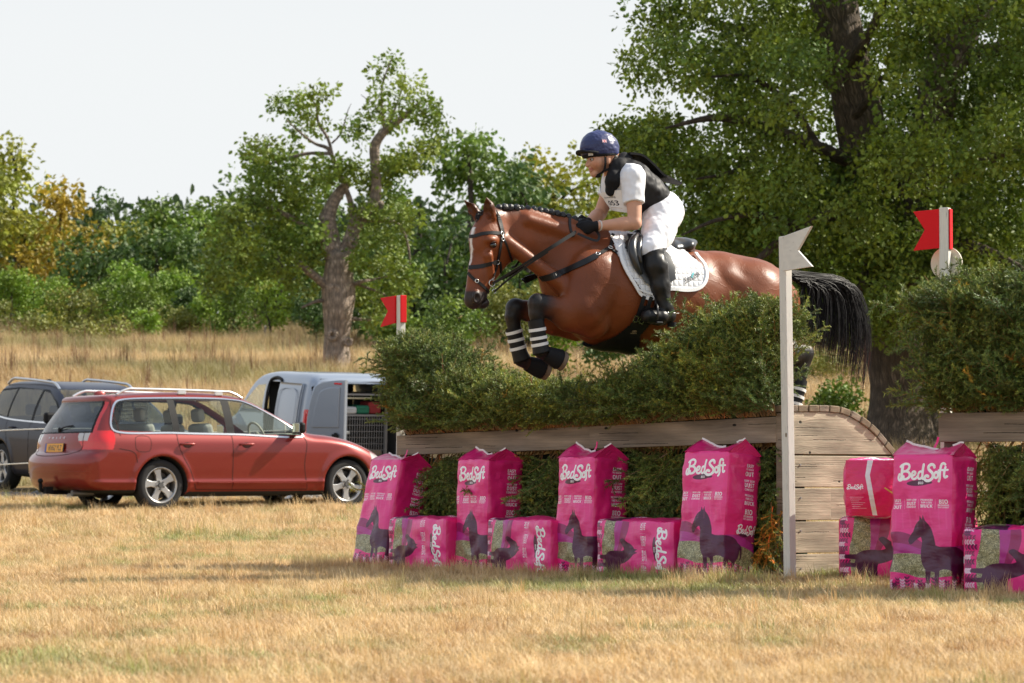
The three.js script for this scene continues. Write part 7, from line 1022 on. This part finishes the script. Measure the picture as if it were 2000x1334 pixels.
  const cloth = (nm, f, box_, cell, mat, fold = 0.004, extra) => { const g = sdfMesh((x, y, z) => f(x, y, z) + fold * fbm(x * 16, y * 13, z * 16, 2), box_[0], box_[1], cell, { slack: 2.2 }); return part(nm, g, mat, rider); };
  const white = M([0.8, 0.8, 0.84], { roughness: 0.9 }), whiteShirt = M([0.78, 0.79, 0.83], { roughness: 0.9 }), black = PM([0.012, 0.012, 0.014], { roughness: 0.72, specularIntensity: 0.4 }), puff = PM([0.013, 0.013, 0.015], { roughness: 0.55, specularIntensity: 0.5 });
  const hem = (k) => { const m = [(SH[k][0] * 0.42 + EL[k][0] * 0.58), (SH[k][1] * 0.42 + EL[k][1] * 0.58), (SH[k][2] * 0.42 + EL[k][2] * 0.58)]; return plane(H(...m), H(...EL[k])); };
  const sleeve = (k) => { const a = cone(H(...SH[k]), 23 / PXM, H(SH[k][0] * 0.4 + EL[k][0] * 0.6, SH[k][1] * 0.4 + EL[k][1] * 0.6, SH[k][2] * 0.4 + EL[k][2] * 0.6), 20.5 / PXM); return cut2(a, hem(k)); };
  const slv = { n: sleeve('n'), f: sleeve('f') }, tb = u(torso, shoulders)(0.05);
  cloth('shirt', (x, y, z) => smin(smin(tb(x, y, z) - 0.006, slv.n(x, y, z), 0.025), slv.f(x, y, z), 0.025), bb(1150, 1320, 310, 450, 0.34), 0.0078, whiteShirt, 0.007);
  cloth('shirt_collar', cut2((x, y, z) => Math.abs(neck(x, y, z) - 0.008) - 0.004, plane(H(1196, 333), H(1186, 320))), bb(1170, 1230, 310, 360, 0.15), 0.005, whiteShirt, 0.003);
  const legW = u(legs.n, legs.f, seat, bone([1288, 412, 0, 36], [1275, 398, 0, 33], 1.35))(0.045);
  cloth('breeches', cut2((x, y, z) => legW(x, y, z) - 0.007, plane(H(1284, 530), H(1290, 560)), plane(H(1262, 384), H(1240, 365))), bb(1235, 1350, 365, 560, 0.46), 0.0085, white, 0.009);
  // body protector: thick quilted shell, open at neck and arms, cropped at the waist
  const vs = chain([[1280, 410, 0, 39], [1258, 382, 0, 39], [1226, 361, 0, 45], [1216, 342, 0, 34]], [1.4, 1.36, 1.4], 0.04), armhole = ['n', 'f'].map((k) => ball([SH[k][0] - 2, SH[k][1] + 10, SH[k][2] * 1.5, 27], [0.85, 1.1, 1]));
  const nh = bone([1206, 340, 0, 25], [1170, 330, 0, 32]);
  const vestF = cut2((x, y, z) => smax(smax(smax(vs(x, y, z), -armhole[0](x, y, z), 0.012), -armhole[1](x, y, z), 0.012), -nh(x, y, z), 0.012), plane(H(1280, 410), H(1304, 436)));
  const vest = cloth('body_protector', vestF, bb(1150, 1325, 300, 450, 0.34), 0.0078, puff, 0.007);
  const coll = (s) => chain([[1192, 372, 0.075 * s, 11], [1199, 350, 0.1 * s, 16], [1208, 328, 0.085 * s, 17], [1219, 314, 0.04 * s, 14]], 0.85, 0.02), c1 = coll(1), c2 = coll(-1), cb = bone([1221, 314, 0.05, 14], [1221, 314, -0.05, 14]);
  cloth('air_collar', (x, y, z) => smin(smin(c1(x, y, z), c2(x, y, z), 0.03), cb(x, y, z), 0.03), bb(1170, 1250, 290, 400, 0.24), 0.0075, black, 0.006);
  const back = new THREE.CatmullRomCurve3([[1216, 304, 0], [1240, 308, 0.0], [1264, 328, 0.01], [1282, 346, 0.015], [1300, 352, 0.02], [1328, 361, 0.03]].map((p) => V(...H(...p)))).getPoints(22), bn = back.map((_, i) => { const t = V().subVectors(back[Math.min(22, i + 1)], back[Math.max(0, i - 1)]).normalize(); return V(-t.y, t.x, 0).multiplyScalar(-1); });
  part('back_flap', strap(back, bn, back.map((_, i) => (i < 15 ? 0.2 : lerp(0.2, 0.06, (i - 15) / 7))), 0.014), black, vest); const fl = new THREE.CatmullRomCurve3([[1282, 350, 0.02], [1300, 362, 0.06], [1304, 378, 0.08]].map((p) => V(...H(...p)))).getPoints(8); part('side_strap', strap(fl, V(-0.6, 0.5, -0.6).normalize(), 0.04, 0.006), black, vest);
  // competitor's bib
  const bibTex = canvas(512, 512, (q) => { q.fillStyle = '#ece9e6'; q.fillRect(0, 0, 512, 512); q.fillStyle = '#3c3d45'; q.textAlign = 'center'; q.font = 'bold 62px serif'; q.fillText('Eventing', 200, 170); q.font = 'bold 170px sans-serif'; q.fillStyle = '#23242c'; q.fillText('053', 230, 360); q.strokeStyle = '#c9a98a'; q.lineWidth = 10; q.beginPath(); q.moveTo(110, 420); q.lineTo(400, 420); q.stroke(); }, { clamp: true });
  { // hangs loosely over the chest
    const n = 14, P = [], I = [], U = [], c = [H(1171, 378, -0.06), H(1221, 370, 0.165), H(1229, 416, 0.15), H(1194, 411, -0.02)].map((p) => V(...p));
    for (let j = 0; j <= n; j++) for (let i = 0; i <= n; i++) { const a = i / n, b = j / n, p = c[0].clone().lerp(c[1], a).lerp(c[3].clone().lerp(c[2], a), b); p.x += 0.03 * Math.sin(a * 3.14) + 0.006 * noise(a * 4, b * 4, 2); p.z -= 0.012 * Math.sin(a * 3.14); P.push(p.x, p.y, p.z); U.push(a, 1 - b); }
    for (let j = 0; j < n; j++) for (let i = 0; i < n; i++) { const a = j * (n + 1) + i; I.push(a, a + n + 1, a + 1, a + 1, a + n + 1, a + n + 2); }
    const g = new THREE.BufferGeometry(); g.setAttribute('position', new THREE.Float32BufferAttribute(P, 3)); g.setAttribute('uv', new THREE.Float32BufferAttribute(U, 2)); g.setIndex(I); g.computeVertexNormals(); part('number_bib', g, M(0xffffff, { map: bibTex, roughness: 0.85, side: THREE.DoubleSide }), rider); }
  // long boots, spurs, gloves
  for (const k of ['n', 'f']) { const s = k === 'n' ? 1 : -1, bt = u(legs[k], feet[k])(0.02), knee = ball([1280, 486, 0.32 * s, 14], [1, 1, 1]);
    const boot = cloth('riding_boot', cut2((x, y, z) => smin(bt(x, y, z) - 0.011, smax(knee(x, y, z), -1, 0.01), 0.01), plane(H(1277, 492, 0.3 * s), H(1268, 470, 0.28 * s))), [[...bb(1245, 1335, 475, 650, 0.46)[0].slice(0, 2), s > 0 ? -0.46 : 0.15], [...bb(1245, 1335, 475, 650, 0.46)[1].slice(0, 2), s > 0 ? -0.15 : 0.46]], 0.0068, leather, 0.004);
    part('boot_sole', taper([V(...H(1262, 627, 0.372 * s)), V(...H(1285, 632, 0.365 * s)), V(...H(1300, 631, 0.36 * s))], [0.012, 0.014, 0.012], 8), black, boot); part('heel', new THREE.CylinderGeometry(0.03, 0.028, 0.03, 14).translate(...H(1312, 634, 0.355 * s)), black, boot); const spr = []; for (let i = 0; i <= 10; i++) { const a = lerp(-1.9, 1.9, i / 10), c = H(1308, 612, 0.355 * s); spr.push(V(c[0] - Math.cos(a) * 0.04, c[1], c[2] + Math.sin(a) * 0.045)); } const sp = part('spur', [tube(spr, 0.004, 24, 6), taper([spr[5], spr[5].clone().add(V(-0.03, 0.002, 0))], [0.004, 0.003], 6)].map((g) => { g.deleteAttribute('uv'); return g; }), steelBit, boot); part('spur_button', new THREE.SphereGeometry(0.008, 10, 8).translate(...H(1304, 611, (0.355 + 0.048) * s)), steelBit, sp);
    const wp = plane(H(...WR[k]), H(WR[k][0] + (EL[k][0] - WR[k][0]) * 0.3, WR[k][1] + (EL[k][1] - WR[k][1]) * 0.3, WR[k][2] + (EL[k][2] - WR[k][2]) * 0.3)), gf = u(hands[k], arms[k])(0.01), c = H(...HA[k]); cloth('glove', cut2((x, y, z) => gf(x, y, z) - 0.0035, wp), [[c[0] - 0.12, c[1] - 0.09, c[2] - 0.1], [c[0] + 0.11, c[1] + 0.09, c[2] + 0.1]], 0.0045, black, 0.002); }
  part('wristwatch', new THREE.TorusGeometry(0.031, 0.005, 8, 24).rotateY(Math.PI / 2).translate(...H(1171, 441, 0.153)), M([0.6, 0.58, 0.55], { roughness: 0.4 }), rider);
  // helmet with navy silk, peak, harness
  const hel = new THREE.Group(); hel.name = 'helmet'; rider.add(hel); const hc = H(1171, 292), silkT = dataTex(256, 256, (a, b) => { const k = 0.5 + 0.5 * Math.abs(fbm(a * 9, b * 5, 2, 3)); return [k, k, k]; }, false);
  const silkF = (() => { const a = ball([1171, 290, 0, 36], [1.12, 0.98, 0.86]), tilt = plane(H(1166, 301), H(1168, 330)); return cut2(a, (x, y, z) => { const p = H(1171, 303); return -((y - p[1]) + 0.06 * (x - p[0])); }); })();
  { const g = sdfMesh((x, y, z) => silkF(x, y, z) + 0.0035 * fbm(x * 26, y * 34, z * 26, 2), [hc[0] - 0.18, hc[1] - 0.06, -0.14], [hc[0] + 0.18, hc[1] + 0.16, 0.14], 0.0055, { slack: 2.2 }); part('silk_cover', g, PM([0.022, 0.03, 0.105], { roughness: 0.42, sheen: 0.5, sheenColor: new THREE.Color(0.2, 0.25, 0.6) }), hel); }
  { const bandF = cut2((x, y, z) => ball([1171, 296, 0, 35], [1.1, 0.9, 0.85])(x, y, z), (x, y, z) => { const p = H(1171, 302); return (y - p[1]) + 0.06 * (x - p[0]); }, (x, y, z) => { const p = H(1171, 307); return -((y - p[1]) + 0.12 * (x - p[0])); }); const g = sdfMesh(bandF, [hc[0] - 0.18, hc[1] - 0.12, -0.14], [hc[0] + 0.18, hc[1] + 0.05, 0.14], 0.0055, { slack: 2.2 }); part('helmet_rim', g, black, hel); const hairF = ball([1192, 312, 0, 17], [0.9, 1, 1.25]); part('hair', sdfMesh((x, y, z) => hairF(x, y, z) + 0.003 * noise(x * 40, y * 60, z * 40), [hc[0] - 0.2, hc[1] - 0.2, -0.14], [hc[0] + 0.1, hc[1] + 0.05, 0.14], 0.006), M([0.03, 0.018, 0.01], { roughness: 0.6 }), rider); }
  { const sh = new THREE.Shape(); sh.moveTo(-0.1, 0); sh.bezierCurveTo(-0.1, 0.05, -0.06, 0.088, 0, 0.09); sh.bezierCurveTo(0.06, 0.088, 0.1, 0.05, 0.1, 0); sh.bezierCurveTo(0.06, 0.045, -0.06, 0.045, -0.1, 0); const g = new THREE.ExtrudeGeometry(sh, { depth: 0.006, bevelEnabled: true, bevelSize: 0.004, bevelThickness: 0.004, bevelSegments: 2, curveSegments: 16 }); g.rotateX(-Math.PI / 2).rotateY(-Math.PI / 2); const p = g.attributes.position; for (let i = 0; i < p.count; i++) p.setY(i, p.getY(i) - 2.2 * p.getZ(i) ** 2 - 0.1 * Math.max(0, p.getX(i))); g.computeVertexNormals(); const c = turnH(H(1150, 299)); part('peak', g.translate(c[0] - 0.006, c[1] + 0.014, c[2]), black, hel); }
  const harness = (pts, w) => { const cur = new THREE.CatmullRomCurve3(pts.map(([x, y, l]) => V(...turnH(H(x, y, l)))), false, 'centripetal'); return strap(cur.getPoints(12), V(0, 0, -1), w, 0.004); };
  part('harness_strap', harness([[1179, 306, 0.092], [1179, 322, 0.088], [1176, 334, 0.075], [1164, 343, 0.04]], 0.015), black, hel); part('harness_strap', harness([[1203, 314, 0.075], [1191, 326, 0.088], [1179, 334, 0.078]], 0.013), black, hel); part('chin_cup', new THREE.SphereGeometry(0.026, 12, 8).scale(0.9, 0.45, 1).translate(...turnH(H(1166, 344, 0.01))), black, hel);
  { const c = turnH(H(1150, 301.5, 0.06)); part('visor_badge', rbox(0.034, 0.018, 0.004, 0.004, 0, 0, 0).rotateY(-0.9).translate(...c), M([0.7, 0.7, 0.7], { roughness: 0.4 }), hel); const ct = canvas(96, 64, (q) => { q.fillStyle = '#2a3572'; q.fillRect(0, 0, 96, 64); q.strokeStyle = '#fff'; q.lineWidth = 14; q.beginPath(); q.moveTo(0, 0); q.lineTo(96, 64); q.moveTo(96, 0); q.lineTo(0, 64); q.stroke(); q.strokeStyle = '#d0213a'; q.lineWidth = 5; q.stroke(); q.fillStyle = '#fff'; q.fillRect(36, 0, 24, 64); q.fillRect(0, 21, 96, 22); q.fillStyle = '#d0213a'; q.fillRect(41, 0, 14, 64); q.fillRect(0, 26, 96, 12); }, { clamp: true }); const h = hit(silkF, 1180, 276); if (h) { const f = part('flag_patch', new THREE.PlaneGeometry(0.032, 0.021), M(0xffffff, { map: ct, roughness: 0.7 }), hel); f.position.copy(h.p).addScaledVector(h.n, 0.006); f.quaternion.setFromRotationMatrix(new THREE.Matrix4().lookAt(h.n, V(0, 0, 0), V(0, 1, 0))); } part('silk_button', new THREE.SphereGeometry(0.007, 8, 6).translate(...H(1167, 254, 0)), M([0.02, 0.025, 0.09]), hel); }
}
function skinMat() { return M([0.5, 0.25, 0.165], { roughness: 0.6 }); }
scene.traverse((o) => { if (o.isMesh) { o.castShadow = true; o.receiveShadow = true; } });
renderer.render(scene, camera);
